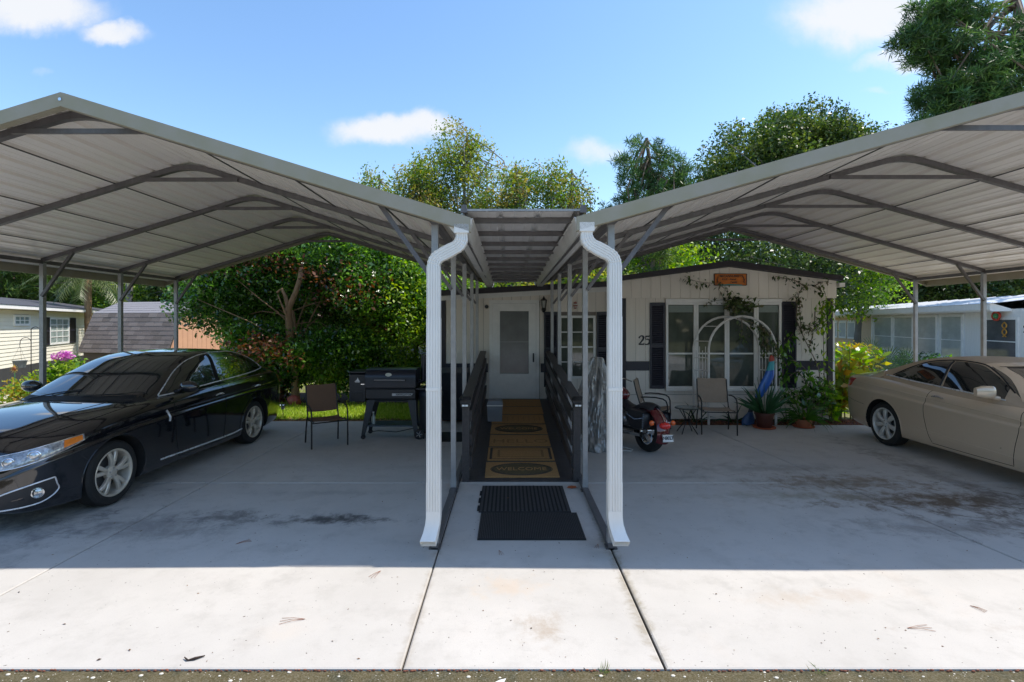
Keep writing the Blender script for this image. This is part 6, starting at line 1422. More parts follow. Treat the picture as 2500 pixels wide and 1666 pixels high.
# grey board fence behind the shrubs
FN = thing('board_fence', 'low grey board fence behind the garden shrubs', 'fence', (-6, 18.2, 0)); x = -10.2
M_FB = mat('grey_fence_board', (.22, .23, .25), .7, 0, .12, 5)
while x < -1.5:
    piece('board', M_FB, FN, (x, 18.2, .0), (x+.178, 18.222, 1.12+R.uniform(-.008, .008))); x += .185
for x in np.arange(-10.2, -1.4, 2.18): piece('post', M_FB, FN, (x-.04, 18.225, 0), (x+.05, 18.32, 1.15))
for z in (.25, .9): piece('rail', M_FB, FN, (-10.2, 18.225, z), (-1.5, 18.26, z+.08))
# utility pole
UP = thing('utility_pole', 'grey wooden utility pole behind the shed', 'pole', (-18.5, 25, 0)); m_ = MB(); m_.lathe([(.17, 0), (.13, 9)], (-18.5, 25, 0), 14); m_.build('pole', mat('pole_wood', (.25, .22, .21), .9, 0, .2, 4), UP, True)
m_ = MB(); m_.b2((-19.5, 24.82, 8.2), (-17.5, 24.93, 8.32)); m_.build('crossarm', mat('pole_wood', (.25, .22, .21), .9), UP)
# shepherd hook with hanging basket
HK = thing('shepherd_hook', 'black double shepherd hook in front of the cream house', 'hook', (-13.0, 14.0, 0)); hx, hy = PX(76, 14.0), 14.0
m_ = MB(); m_.tube([(hx, hy, 0), (hx, hy, 1.75)]+[(hx-.01+.13-.13*cos(a), hy, 1.75+.12*sin(a)) for a in np.linspace(.3, pi-.2, 8)]+[(hx+.27, hy, 1.66)], .011, 6); m_.build('stem', M_BLK, HK, True)
m_ = MB(); m_.tube([(hx, hy, 1.35)]+[(hx-.15-.15*cos(a), hy, 1.45+.13*sin(a)) for a in np.linspace(pi, .2, 8)][::1]+[(hx-.31, hy, 1.36)], .009, 6); m_.build('arm', M_BLK, HK, True)
HB = thing('hanging_basket', 'grey basket hanging by wires from the shepherd hook', 'basket', (hx-.31, hy, 1.0)); m_ = MB(); m_.lathe([(.12, .76), (.15, .93), (.17, .95), (.15, .95)], (hx-.31, hy, 0), 18); m_.build('bowl', mat('basket_grey', (.10, .12, .13), .6), HB, True)
m_ = MB()
for k in range(3): a = 2*pi*k/3; m_.tube([(hx-.31+.16*cos(a), hy+.16*sin(a), .95), (hx-.31, hy, 1.35)], .003, 4)
m_.build('wire', M_BLK, HB)
# sunflower stake
fx, fy = PX(36, 11.6), 11.6; SF = thing('sunflower_stake', 'yellow metal sunflower garden stake left of the sedan windscreen', 'ornament', (fx, fy, 0)); fz = PZ(901, 11.6)
m_ = MB(); m_.tube([(fx, fy, 0), (fx, fy, fz)], .008, 6); m_.build('stem', mat('stake_green', (.05, .2, .08), .5), SF)
m_ = MB()
for k in range(12):
    a = 2*pi*k/12; m_.add([(fx+.03*cos(a-.2), fy-.01, fz+.03*sin(a-.2)), (fx+.115*cos(a), fy-.02, fz+.115*sin(a)), (fx+.03*cos(a+.2), fy-.01, fz+.03*sin(a+.2)), (fx+.05*cos(a), fy+.004, fz+.05*sin(a))], [(0, 1, 3), (1, 2, 3), (0, 1, 2)])
m_.build('petal', mat('petal_yellow', (.75, .45, .03), .5), SF)
m_ = MB(); m_.lathe([(.045, 0), (.035, -.02)], (fx, fy-.01, fz), 14, 'y'); m_.build('disc', mat('sun_disc', (.25, .07, .02), .7), SF)
# red clay pot lying on its side and solar path light
yy = 12.2; cx_ = PX(718, yy); TP = thing('tipped_jar', 'red clay jar lying tipped in the mulch by the lawn', 'jar', (cx_, yy, 0))
m_ = MB(); m_.lathe([(.01, -.24), (.06, -.20), (.13, -.05), (.135, .05), (.09, .13), (.065, .15), (.07, .19), (.05, .19)], (0, 0, 0), 20); o = m_.build('jar', mat('red_clay', (.30, .075, .05), .55, 0, .2, 8), TP, True, local=True); o.rotation_euler = (radians(100), 0, radians(55)); o.location = (0, 0, .13)
lx2, ly2 = PX(691, 10.7), 10.7; SL = thing('path_light', 'small silver solar path light at the lawn edge by the sedan', 'lamp', (lx2, ly2, 0))
m_ = MB(); m_.lathe([(.008, 0), (.008, .18)], (lx2, ly2, 0), 8); m_.build('stake', M_BLK, SL); m_ = MB(); m_.lathe([(.035, .18), (.04, .26)], (lx2, ly2, 0), 14); m_.build('lens', mat('lens_grey', (.3, .3, .3), .2), SL, True); m_ = MB(); m_.lathe([(.07, .262), (.065, .29), (.02, .30)], (lx2, ly2, 0), 16); m_.build('cap', M_CHR, SL, True)
# ================================================================ VEGETATION
def rng(seed): return np.random.default_rng(seed)
def leaf_obj(name, P, size, mt, parent=None, seed=0, aspect=.5, up=.5, jit=.6, fold=.12, dirs=None, shade=None):
    g = rng(seed); N_ = len(P); off = np.array(origin(parent)) if parent else np.zeros(3); P = np.asarray(P, float)-off
    n = g.normal(size=(N_, 3)); n /= np.linalg.norm(n, axis=1)[:, None]; n[:, 2] += up; n /= np.linalg.norm(n, axis=1)[:, None]
    t = g.normal(size=(N_, 3)) if dirs is None else dirs+g.normal(size=(N_, 3))*.25
    t -= (t*n).sum(1)[:, None]*n; t /= np.linalg.norm(t, axis=1)[:, None]+1e-9; b = np.cross(n, t)
    s = size*(1+jit*g.uniform(-1, 1, N_))[:, None]; w = s*aspect/2
    V = np.empty((N_, 4, 3)); V[:, 0] = P; V[:, 1] = P+t*s*.5+b*w+n*s*fold; V[:, 2] = P+t*s; V[:, 3] = P+t*s*.5-b*w+n*s*fold
    me = bpy.data.meshes.new(name); me.vertices.add(N_*4); me.vertices.foreach_set('co', V.reshape(-1).astype(np.float32))
    me.loops.add(N_*4); me.loops.foreach_set('vertex_index', np.arange(N_*4, dtype=np.int32)); me.polygons.add(N_)
    me.polygons.foreach_set('loop_start', np.arange(0, N_*4, 4, dtype=np.int32)); me.update(calc_edges=True)
    at = me.attributes.new('shade', 'FLOAT', 'FACE'); sh = g.uniform(0, 1, N_) if shade is None else np.clip(shade+g.normal(size=N_)*.13, 0, 1)
    at.data.foreach_set('value', sh.astype(np.float32)); me.materials.append(mt)
    o = bpy.data.objects.new(name, me); COL.objects.link(o); o.parent = parent; return o
def blob_centres(blobs, g, shell=.55):
    C = []
    for (cx, cy, cz_, rx, ry, rz_, n) in blobs:
        d = g.normal(size=(n, 3)); d /= np.linalg.norm(d, axis=1)[:, None]; r = shell+(1-shell)*g.uniform(0, 1, n)**.6; r = np.where(g.uniform(0, 1, n) < .25, g.uniform(.2, .8, n), r)
        C.append(np.array([cx, cy, cz_])+d*r[:, None]*np.array([rx, ry, rz_]))
    return np.concatenate(C)
def around(C, per, rad, g, flat=.7):
    n = len(C); q = g.normal(size=(n, per, 3)); ql = np.linalg.norm(q, axis=2, keepdims=True); q *= np.minimum(1, 1.9/ql)*rad*.5; q *= np.array([1, 1, flat]); return (C[:, None, :]+q).reshape(-1, 3)
M_BARK = mat('bark_brown', (.16, .12, .09), .9, 0, .3, 8, bump=.8, bscale=20, streak=(1, 1, .3)); M_BARKG = mat('bark_grey', (.22, .20, .18), .9, 0, .3, 8, bump=.8, bscale=20, streak=(1, 1, .3))
M_BARKT = mat('bark_tan', (.30, .18, .09), .85, 0, .25, 6, bump=.6, bscale=16)
def branches(m_, base, C, g, r0, trunk_top, nb=40, lean=(0, 0), fork=.45):
    base = Vector(base); top = Vector(trunk_top); tp = []
    for i in range(7):
        t = i/6; p = base.lerp(top, t); tp.append(p+Vector((g.normal()*.05*t*(top-base).length*.25, g.normal()*.05*t, 0)))
    m_.tube(tp, [r0*(1.25-t*.85) if i else r0*1.5 for i, t in enumerate(np.linspace(0, 1, 7))], 9)
    idx = g.permutation(len(C))[:nb]
    for i in idx:
        c = Vector(C[i]); f = g.uniform(fork, 1.0); k = f*6; a = tp[min(5, int(k))].lerp(tp[min(6, int(k)+1)], k-int(k)); d = c-a
        if d.length < .2: continue
        mid = a+d*.45+Vector((g.normal()*.12, g.normal()*.12, .10+.08*g.normal()))*d.length; r = max(.006, r0*.34*min(1, .4+d.length/8)); m_.tube([a, a.lerp(mid, .5)+Vector((0, 0, .02*d.length)), mid, mid.lerp(c, .6), c], [r, r*.8, r*.6, r*.4, r*.15], 5)
def tree(name, label, cat, base, top, r0, blobs, per, crad, lsize, mt, bark=None, seed=1, group=None, nb=40, aspect=.5, up=.5, flat=.7, shell=.55, fork=.45, shade_fn=None):
    g = rng(seed); T = thing(name, label, cat, base, group); C = blob_centres(blobs, g, shell); m_ = MB(); branches(m_, base, C, g, r0, top, nb, fork=fork); m_.build('trunk', bark or M_BARK, T, True, 60)
    P = around(C, per, crad, g, flat); P = P[P[:, 2] > .03]
    cl = np.repeat(g.uniform(0, 1, len(C)), per)[:len(P)] if len(P) == len(C)*per else None
    leaf_obj('crown', P, lsize, mt, T, seed+5, aspect, up, shade=cl); return T
def needles(name, C, per, ln, wd, mt, parent, seed, upb=.5, flat=1.0):
    g = rng(seed); n = len(C); d = g.normal(size=(n*per, 3)); d[:, 2] = d[:, 2]*flat+upb; d /= np.linalg.norm(d, axis=1)[:, None]
    P = np.repeat(C, per, axis=0)+g.normal(size=(n*per, 3))*ln*.25
    o = leaf_obj(name, P, ln, mt, parent, seed+1, wd/ln, .3, .3, .0, dirs=d*3, shade=np.repeat(g.uniform(0, 1, n), per)); return o
def pine(label, base, top, r0, blobs, per, ln, wd, mt, seed, group=None, nb=60, sub=3, name='pine_tree', crad=.35):
    g = rng(seed); T = thing(name, label, 'tree', base, group); C = blob_centres(blobs, g, .45); m_ = MB(); branches(m_, base, C, g, r0, top, nb, fork=.35); m_.build('trunk', M_BARK, T, True, 60)
    C2 = around(C, sub, crad, g, .6); needles('crown', C2, per, ln, wd, mt, T, seed+3); return T
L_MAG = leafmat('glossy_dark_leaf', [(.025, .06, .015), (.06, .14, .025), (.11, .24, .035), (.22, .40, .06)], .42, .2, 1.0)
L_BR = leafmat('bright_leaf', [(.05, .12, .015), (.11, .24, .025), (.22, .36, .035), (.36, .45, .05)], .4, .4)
L_YEL = leafmat('yellowing_leaf', [(.06, .12, .02), (.12, .21, .03), (.20, .28, .04), (.32, .31, .05), (.26, .19, .05)], .4, .5)
L_OAK = leafmat('oak_leaf', [(.022, .05, .014), (.05, .10, .02), (.10, .16, .028), (.17, .21, .04)], .3, .4)
L_PIN = leafmat('pine_needle', [(.025, .065, .02), (.06, .14, .035), (.13, .23, .05)], .2, .45)
L_PIN2 = leafmat('sunny_pine_needle', [(.05, .10, .02), (.10, .17, .03), (.18, .26, .05)], .3, .5)
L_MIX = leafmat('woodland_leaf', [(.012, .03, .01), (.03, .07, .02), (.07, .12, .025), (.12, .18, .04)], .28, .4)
L_RUST = leafmat('rusty_leaf', [(.10, .035, .015), (.18, .06, .02), (.05, .03, .015)], .3, .5)

# big evergreen behind the lawn
tree('evergreen_tree', 'large glossy dark evergreen with forked tan trunk behind the lawn', 'tree', (PX(722, 12.6), 12.6, -.05), (PX(712, 12.6), 12.7, 2.3), .085,
     [(-6.5, 13.4, 3.2, 1.6, 1.0, 1.25, 240), (-4.3, 13.5, 3.6, 1.8, 1.1, 1.4, 300), (-2.9, 13.5, 3.0, 1.4, 1.0, 1.6, 260), (-7.5, 13.2, 2.5, 1.0, .9, .8, 110), (-5.2, 13.9, 2.5, 1.9, .6, 1.0, 170), (-5.1, 12.5, 4.0, 1.6, .5, .5, 60), (-7.0, 12.5, 3.3, .8, .5, .5, 40), (-3.6, 12.5, 2.9, .7, .4, .7, 60), (-6.3, 12.7, 1.7, .9, .4, .35, 55), (-4.3, 12.7, 1.45, 1.1, .4, .4, 70), (-5.3, 12.35, 1.25, .5, .2, .25, 22)],
     62, .40, .095, L_MAG, M_BARKT, 21, nb=11, up=.7, shell=.5)
m_ = MB(); T_ = bpy.data.objects['evergreen_tree']
def pp(x, y, D): return (PX(x, D), D, PZ(y, D))
m_.tube([pp(708, 850, 12.55), pp(706, 790, 12.5), pp(704, 755, 12.45), pp(722, 715, 12.4), pp(733, 680, 12.4), pp(735, 655, 12.5)], [.10, .085, .075, .065, .06, .05], 9); m_.tube([pp(704, 755, 12.45), pp(697, 725, 12.4), pp(688, 705, 12.4), pp(676, 715, 12.4)], [.06, .045, .035, .03], 8); m_.tube([pp(704, 780, 12.45), pp(690, 750, 12.3), pp(678, 720, 12.3)], [.03, .022, .015], 6)
m_.build('limb', M_BARKT, T_, True, 60)
g_ = rng(77); leaf_obj('dry_leaves', around(blob_centres([(-7.0, 12.6, 3.6, .8, .5, .5, 16), (-3.0, 12.8, 2.0, .8, .4, .4, 14), (-6.3, 12.4, 3.5, 1.2, .6, .5, 18), (-4.2, 12.2, 2.9, 1.5, .5, .8, 18), (-5.6, 11.9, 1.3, 1.2, .4, .3, 18)], g_), 28, .4, g_), .09, L_RUST, T_, 5)
tree('evergreen_tree', 'loose brighter green tree between the dark evergreen and the house', 'tree', (-2.5, 13.6, 0), (-2.4, 13.7, 2.8), .07,
     [(-2.6, 13.0, 2.3, 1.0, .9, 1.5, 230), (-3.4, 13.1, 1.6, .8, .7, .7, 90), (-1.9, 14.6, 3.4, 1.2, 1.0, .9, 110)], 46, .4, .085, L_BR, M_BARK, 31, nb=24)
def bush(label, c, r, n, per, ls, mt, seed, group=None, name='shrub', up=.6, stems=7, cat='shrub', crad=.28):
    g = rng(seed); T = thing(name, label, cat, (c[0], c[1], 0), group); C = blob_centres([(c[0], c[1], c[2], r[0], r[1], r[2], n)], g, .6); C[:, 2] = np.maximum(C[:, 2], .06); m_ = MB()
    for i in range(stems): p = C[g.integers(len(C))]; m_.tube([(c[0]+g.normal()*.05, c[1]+g.normal()*.05, -.03), ((c[0]+p[0])/2, (c[1]+p[1])/2, p[2]*.6), tuple(p)], [.018, .012, .005], 5)
    m_.build('stem', M_BARK, T); leaf_obj('foliage', around(C, per, crad, g), ls, mt, T, seed+2, .5, up, shade=np.repeat(g.uniform(0, 1, len(C)), per)); return T
bush('low bright green shrub behind the sedan boot', (PX(600, 13.0), 13.0, .85), (.75, .5, .45), 70, 55, .10, L_BR, 41, 'shrubs at the lawn edge')
bush('leafy fern-like shrub left of the brown chair', (PX(690, 12.9), 12.9, .75), (.7, .5, .55), 75, 55, .09, L_MAG, 42, 'shrubs at the lawn edge')
bush('dense green shrub behind the brown chair', (PX(790, 13.0), 13.0, .8), (.8, .5, .6), 90, 55, .085, L_BR, 43, 'shrubs at the lawn edge')
bush('rounded green shrub behind the grill hopper', (PX(890, 13.0), 13.0, .75), (.85, .5, .6), 90, 50, .085, L_MAG, 44, 'shrubs at the lawn edge')
bush('rusty brown low plant under the evergreen', (PX(640, 12.6), 12.6, .45), (.55, .35, .3), 30, 40, .10, L_RUST, 45, 'shrubs at the lawn edge')
bush('bushy plant right of the grill by the entry wall', (PX(1000, 13.1), 13.1, .8), (.6, .5, .5), 50, 50, .085, L_BR, 46, 'shrubs at the lawn edge')
# yellowing trees behind the house
for i, (lb, px_, ytop, wpx, D, n, s) in enumerate([
    ('tall thin yellowing tree rising highest above the canopy', 1135, 300, 130, 28, 150, 51), ('yellow green tree just left of the tall thin one', 1010, 375, 110, 27, 150, 52),
    ('low sparse yellowing tree at the left end of the clump', 925, 405, 70, 29, 80, 53), ('yellow green tree right of the tall thin one', 1260, 375, 120, 27, 150, 54), ('open airy green tree nearest the pine', 1390, 385, 90, 26, 105, 55)]):
    zt_ = PZ(ytop, D); cx_ = PX(px_, D); rx_2 = wpx*D/1250
    tree('yellowing_tree', lb, 'tree', (cx_, D, 0), (cx_, D, zt_-.6), .13, [(cx_, D, zt_-4.3, rx_2*1.1, 1.8, 3.6, int(n*1.3)), (cx_+(.4 if i % 2 else -.5), D, zt_-1.8, rx_2*.5, 1.0, 1.7, int(n*.33))], 62, .62, .15, L_YEL, M_BARKG, s, 'thin yellowing trees behind the home', nb=75, up=.2, shell=.35, fork=.3, aspect=.45, flat=1.0)
bush('dense green hedge mass low behind the entry roof', (1.5, 19, 2.6), (5.5, 1.5, 1.6), 160, 60, .16, L_YEL, 58, crad=.7, name='hedge', cat='hedge')
# pine above the right part of the roof
D = 25; pine('round-topped green pine between the yellowing trees and the oak', (PX(1585, D), D, 0), (PX(1590, D), D, 11.0), .2,
     [(PX(1580, D), D, 9.0, 1.7, 1.4, 2.2, 70), (PX(1540, D), D, 7.2, 1.5, 1.4, 1.0, 50), (PX(1640, D), D, 8.8, 1.2, 1.2, 1.3, 40), (PX(1590, D), D, 5.8, 2.6, 1.5, 1.2, 60)], 34, .30, .035, L_PIN2 if False else L_PIN, 61, nb=70, sub=3)
D = 30; tree('oak_tree', 'broad olive green oak rising above the right carport roof', 'tree', (PX(1930, D), D, 0), (PX(1930, D), D, 9.5), .32,
     [(PX(1870, D), D, 11.0, 4.0, 3.0, 2.9, 230), (PX(1960, D), D, 12.6, 3.0, 2.5, 1.9, 170), (PX(2060, D), D, 11.4, 2.6, 2.4, 2.0, 150), (PX(1790, D), D, 9.5, 2.6, 2.0, 1.8, 150)], 95, .85, .18, L_OAK, M_BARKG, 71, nb=60, up=.5)
# near pine leaning in from the right
D = 17.5; pine('big dark pine leaning in at the top right corner', (PX(2640, D), D+1, 0), (PX(2560, D), D+1, 14.2), .24,
     [(PX(2300, D), D, 11.2, 1.1, 1.2, .5, 42), (PX(2270, D), D, 12.4, .9, .9, .5, 26), (PX(2330, D), D, 9.7, 1.2, 1.2, .8, 55), (PX(2400, D), D, 10.2, 1.5, 1.3, 1.0, 75), (PX(2480, D), D, 11.2, 1.3, 1.2, 1.2, 60), (PX(2275, D), D, 8.3, 1.1, 1.2, .7, 70), (PX(2230, D), D, 7.9, .8, 1.0, .5, 40), (PX(2440, D), D, 8.6, 1.6, 1.2, .7, 80), (PX(2240, D), D, 11.6, .8, .8, .35, 26), (PX(2350, D), D, 12.6, 1.2, .8, .5, 30)], 44, .27, .030, L_PIN, 81, nb=110, sub=3, crad=.32)
tree('oak_tree', 'yellow-lit oak foliage below the big pine at the right edge', 'tree', (PX(2560, 21), 21, 0), (PX(2540, 21), 21, 7.5), .25,
     [(PX(2420, 21), 21, 8.2, 2.2, 1.6, 1.3, 130), (PX(2500, 21), 21, 9.6, 1.5, 1.5, 1.3, 100), (PX(2230, 21), 21, 8.1, 1.1, 1.2, .8, 60), (PX(2330, 21), 21, 8.3, 1.4, 1.2, .9, 70)], 55, .7, .14, L_YEL, M_BARKG, 83, nb=50)
# trees seen under the right roof, behind the mobile home
for i, (lb, px_, D, z, r, n, mt, s) in enumerate([
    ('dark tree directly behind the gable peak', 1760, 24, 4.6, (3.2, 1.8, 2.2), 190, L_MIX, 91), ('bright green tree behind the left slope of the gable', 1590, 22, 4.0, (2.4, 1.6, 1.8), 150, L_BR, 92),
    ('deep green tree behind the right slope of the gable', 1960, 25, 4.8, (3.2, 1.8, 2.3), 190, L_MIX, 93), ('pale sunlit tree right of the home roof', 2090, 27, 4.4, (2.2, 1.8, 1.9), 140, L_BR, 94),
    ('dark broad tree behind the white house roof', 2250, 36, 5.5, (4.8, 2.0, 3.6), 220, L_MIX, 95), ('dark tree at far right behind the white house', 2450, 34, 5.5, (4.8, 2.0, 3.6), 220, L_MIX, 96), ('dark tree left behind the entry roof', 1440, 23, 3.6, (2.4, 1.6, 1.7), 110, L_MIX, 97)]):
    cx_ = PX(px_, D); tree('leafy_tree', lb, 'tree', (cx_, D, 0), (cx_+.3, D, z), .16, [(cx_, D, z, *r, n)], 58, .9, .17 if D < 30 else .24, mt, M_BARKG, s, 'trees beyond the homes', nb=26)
D = 20.5; pine('slim pine trunk with sparse needles behind the gable left slope', (PX(1590, D), D, 0), (PX(1592, D), D, 6.2), .13, [(PX(1570, D), D, 3.5, 1.6, 1.0, .7, 26), (PX(1600, D), D, 5.2, 1.2, 1.0, .8, 26)], 30, .30, .03, L_PIN2, 99, nb=30)
# left backdrop: sunny pines, palm, greens
for i, (lb, px_, D, z, r, n, s) in enumerate([('sunlit pine foliage at the far left behind the cream roof', 30, 24, 4.0, (3.2, 1.8, 1.7), 110, 101), ('sunlit pine between the far left one and the palm', 140, 25, 3.9, (2.6, 1.6, 1.4), 90, 102)]):
    cx_ = PX(px_, D); pine(lb, (cx_, D, 0), (cx_, D, z+1.4), .16, [(cx_, D, z, *r, n)], 34, .36, .04, L_PIN2, s, nb=40)
for i, (lb, px_, D, z, r, n, mt, s) in enumerate([('green tree behind the shed roof', 370, 27, 3.6, (3.0, 1.8, 1.8), 150, L_BR, 103), ('darker tree right of the shed behind the evergreen', 500, 26, 3.6, (3.2, 1.8, 2.0), 150, L_MIX, 104), ('tree behind the palm', 230, 31, 4.0, (3.5, 2.0, 2.4), 150, L_MIX, 105), ('tree behind the large evergreen', 800, 22, 4.0, (4.2, 1.5, 2.3), 200, L_MIX, 106)]):
    cx_ = PX(px_, D); tree('leafy_tree', lb, 'tree', (cx_, D, 0), (cx_, D, z), .16, [(cx_, D, z, *r, n)], 55, .9, .2, mt, M_BARKG, s, 'trees beyond the homes', nb=20)
def palm(label, x, y, zt_, nf, fl, mt, seed, name='palm_tree', th=.12):
    g = rng(seed); T = thing(name, label, 'palm', (x, y, 0)); m_ = MB(); m_.lathe([(th*1.3, 0), (th, .4), (th, zt_)], (x, y, 0), 12); m_.build('trunk', M_BARKT, T, True)
    for k in range(nf):
        a = 2*pi*k/nf+g.uniform(-.3, .3); el = g.uniform(-.5, 1.2) if nf > 14 else g.uniform(.3, 1.2); L2 = fl*g.uniform(.8, 1.15); pts = []
        p = Vector((x, y, zt_)); d = Vector((cos(a)*cos(el), sin(a)*cos(el), sin(el)))
        for j in range(9): pts.append(p.copy()); p += d*L2/8; d.z -= .16; d.normalize()
        m_ = MB(); 
        for j in range(2, 9):
            q = pts[j]; t_ = (pts[j]-pts[j-1]).normalized(); sd = t_.cross(Vector((0, 0, 1))).normalized()
            for s in (-1, 1):
                for e in range(3):
                    l_ = fl*.33*(1-.45*(j/8))*g.uniform(.8, 1.1); dd = (sd*s+t_*(.5+.25*e)+Vector((0, 0, -.35-g.uniform(0, .5)))).normalized(); b_ = q+t_*L2/8*(e/3-.5); w_ = t_*.022
                    m_.add([b_-w_, b_+w_, b_+dd*l_], [(0, 1, 2)])
        m_.tube(pts, [.014*(1-j/10) for j in range(9)], 4); m_.build('frond', mt, T, fixn=False)
    return T
PALM_D = leafmat('palm_frond', [(.12, .15, .05), (.2, .2, .09), (.3, .27, .15)], .3, .4); PALM_G = leafmat('green_frond', [(.03, .07, .02), (.07, .13, .03)], .25, .4)
palm('shaggy palm with drooping straw-coloured fronds behind the cream house', PX(215, 20.5), 20.5, 3.9, 30, 1.9, PALM_D, 111)
# palmetto and plants on the right
def fan(label, x, y, n, L2, mt, seed, z=.15):
    g = rng(seed); T = thing('palmetto', label, 'palm', (x, y, 0), None)
    for k in range(n):
        a = g.uniform(0, 2*pi); el = g.uniform(.5, 1.4); st = g.uniform(.35, .8)*L2; c = Vector((x, y, z))+Vector((cos(a)*cos(el), sin(a)*cos(el), sin(el)))*st*1.4
        m_ = MB(); m_.tube([(x, y, 0), tuple(Vector((x, y, z)).lerp(c, .5)+Vector((0, 0, .05))), tuple(c)], [.012, .009, .006], 4)
        ax1 = (c-Vector((x, y, z))).normalized(); sd = ax1.cross(Vector((g.normal(), g.normal(), .3))).normalized()
        for j in range(13):
            t = (j/12-.5)*2.6; d = ax1*cos(t)+sd*sin(t); nn = ax1.cross(sd)*.010; w_ = (ax1*-sin(t)+sd*cos(t))*.016; tip = c+d*L2*.55+Vector((0, 0, -.10)); mm2 = c+d*L2*.3
            m_.add([c, mm2+w_, tip, mm2-w_], [(0, 1, 2, 3)])
        m_.build('fan_leaf', mt, T, fixn=False)
fan('spiky blue-green palmetto beyond the boot of the convertible', PX(2150, 13.5), 13.5, 22, 1.0, leafmat('palmetto', [(.06, .10, .06), (.12, .17, .10)], .2, .4), 121)
fan('low grey-green palmetto close to the soft top of the convertible', PX(2215, 12.8), 12.8, 10, .7, leafmat('palmetto', [(.06, .10, .06), (.12, .17, .10)], .2, .4), 122)
L_CRO = leafmat('croton_leaf', [(.10, .22, .02), (.22, .34, .03), (.38, .40, .05), (.42, .22, .04), (.16, .28, .03)], .45, .35)
def stalks(label, x, y, n, h, spread, ls, mt, seed, name='tall_plant', step=.09):
    g = rng(seed); T = thing(name, label, 'plant', (x, y, 0), 'sunlit plants right of the home')
    for k in range(n):
        bx_, by_ = x+g.normal()*spread*.35, y+g.normal()*spread*.25; hh = h*g.uniform(.55, 1.05); tx_, ty_ = bx_+g.normal()*spread*.4, by_+g.normal()*spread*.3
        pts = [Vector((bx_+(tx_-bx_)*t**1.5, by_+(ty_-by_)*t**1.5, hh*t)) for t in np.linspace(0, 1, 7)]; m_ = MB(); m_.tube(pts, [.014*(1-.6*j/6) for j in range(7)], 5); m_.build('stem', mat('green_stem', (.16, .17, .05), .6), T)
        m = int(hh/step*2.2); tt = g.uniform(.18, 1, m); P = np.array([[bx_+(tx_-bx_)*t**1.5, by_+(ty_-by_)*t**1.5, hh*t] for t in tt])
        dirs = g.normal(size=(m, 3)); dirs[:, 2] = g.uniform(-.3, .8, m)
        leaf_obj('leaves', P, ls, mt, T, seed*10+k, .42, .35, .35, .10, dirs=dirs*2)
stalks('tall sunlit leafy stalks just right of the home corner', PX(2045, 10.6), 10.6, 12, 1.5, .34, .24, L_CRO, 131)
stalks('orange-tipped bushy croton beside the convertible tail light', PX(2105, 10.9), 10.9, 10, 1.30, .36, .20, L_CRO, 132)
stalks('yellow green leafy plant behind the croton', PX(2075, 12.0), 12.0, 10, 1.35, .42, .2, L_BR, 133)
stalks('low leafy plant at the foot of the sunlit stalks', PX(2020, 10.35), 10.35, 8, .8, .3, .2, L_BR, 134)
bush('pale blossoming bush in front of the white house', (PX(2065, 14.5), 14.5, .8), (.9, .6, .6), 60, 40, .11, L_CRO, 135)
bush('low bush before the white house windows', (PX(2240, 17), 17, .5), (1.2, .6, .5), 50, 40, .12, L_MAG, 136)
# snake plant and spider plant in pots
M_TERD = mat('dark_terracotta', (.075, .02, .012), .5, 0, .2, 8)
def blades(T, x, y, z, n, L2, w_, mt, seed, spread=.35, droop=.05, nm='leaf'):
    g = rng(seed)
    for k in range(n):
        a = 2*pi*k/n+g.uniform(-.4, .4); el = g.uniform(1.0-spread, 1.5); ll = L2*g.uniform(.6, 1.05); d = Vector((cos(a)*cos(el), sin(a)*cos(el), sin(el))); p = Vector((x+cos(a)*.05, y+sin(a)*.05, z)); L_2, R_2 = [], []
        sd = d.cross(Vector((cos(a+1.3), sin(a+1.3), .1))).normalized(); pts = []
        for j in range(7):
            t = j/6; ww = w_*(.6+.6*t) if t < .5 else w_*(1.8*(1-t)+.02); L_2.append(p+sd*ww/2); R_2.append(p-sd*ww/2); pts.append(p+sd.cross(d)*w_*.12); p = p+d*ll/6; d = (d+Vector((0, 0, -droop*(1+t*2)))).normalized()
        m_ = MB(); m_.grid([L_2, pts, R_2]); m_.build(nm, mt, T, True, 80, fixn=False)
L_SNK = leafmat('snake_leaf', [(.03, .09, .03), (.08, .17, .04), (.14, .24, .06)], .2, .35)
px1, py1 = PX(1866, 9.66), 9.66
PT = pot('dark terracotta pot with saucer holding tall strappy leaves by the blue ornament', px1, py1, .17, .30, M_TERD); PLT = thing('strap_leaf_plant', 'tall upright strap-leaved plant in the dark terracotta pot', 'plant', (px1, py1, .28)); blades(PLT, px1, py1, .26, 34, .72, .065, L_SNK, 141, .5, .04)
px2, py2 = PX(1962, 9.75), 9.75
PT2 = pot('low orange terracotta pot under arching spider-like leaves', px2, py2, .16, .16, mat('terracotta', (.38, .13, .06), .7)); PL2 = thing('spider_plant', 'arching bright green spider plant right of the strap-leaved plant', 'plant', (px2, py2, .14)); blades(PL2, px2, py2, .13, 60, .62, .032, L_BR, 142, .9, .20)
bush('small leafy seedling plant behind the spider plant', (PX(1985, 10.05), 10.05, .55), (.28, .2, .35), 16, 16, .13, L_MAG, 143, stems=6)
for i, (px_, s) in enumerate(((1700, 144), (1790, 145), (1925, 146))):
    xq, yq = PX(px_, 10.15), 10.15; q_ = thing('grassy_clump', ['thin arching leaves in the bed behind the little table', 'thin arching leaves in the bed behind the camera-facing tan chair', 'dark arching leaf clump in the bed between the two pots'][i], 'plant', (xq, yq, 0)); blades(q_, xq, yq, .02, 16, .5, .022, L_MAG, s, .9, .15)
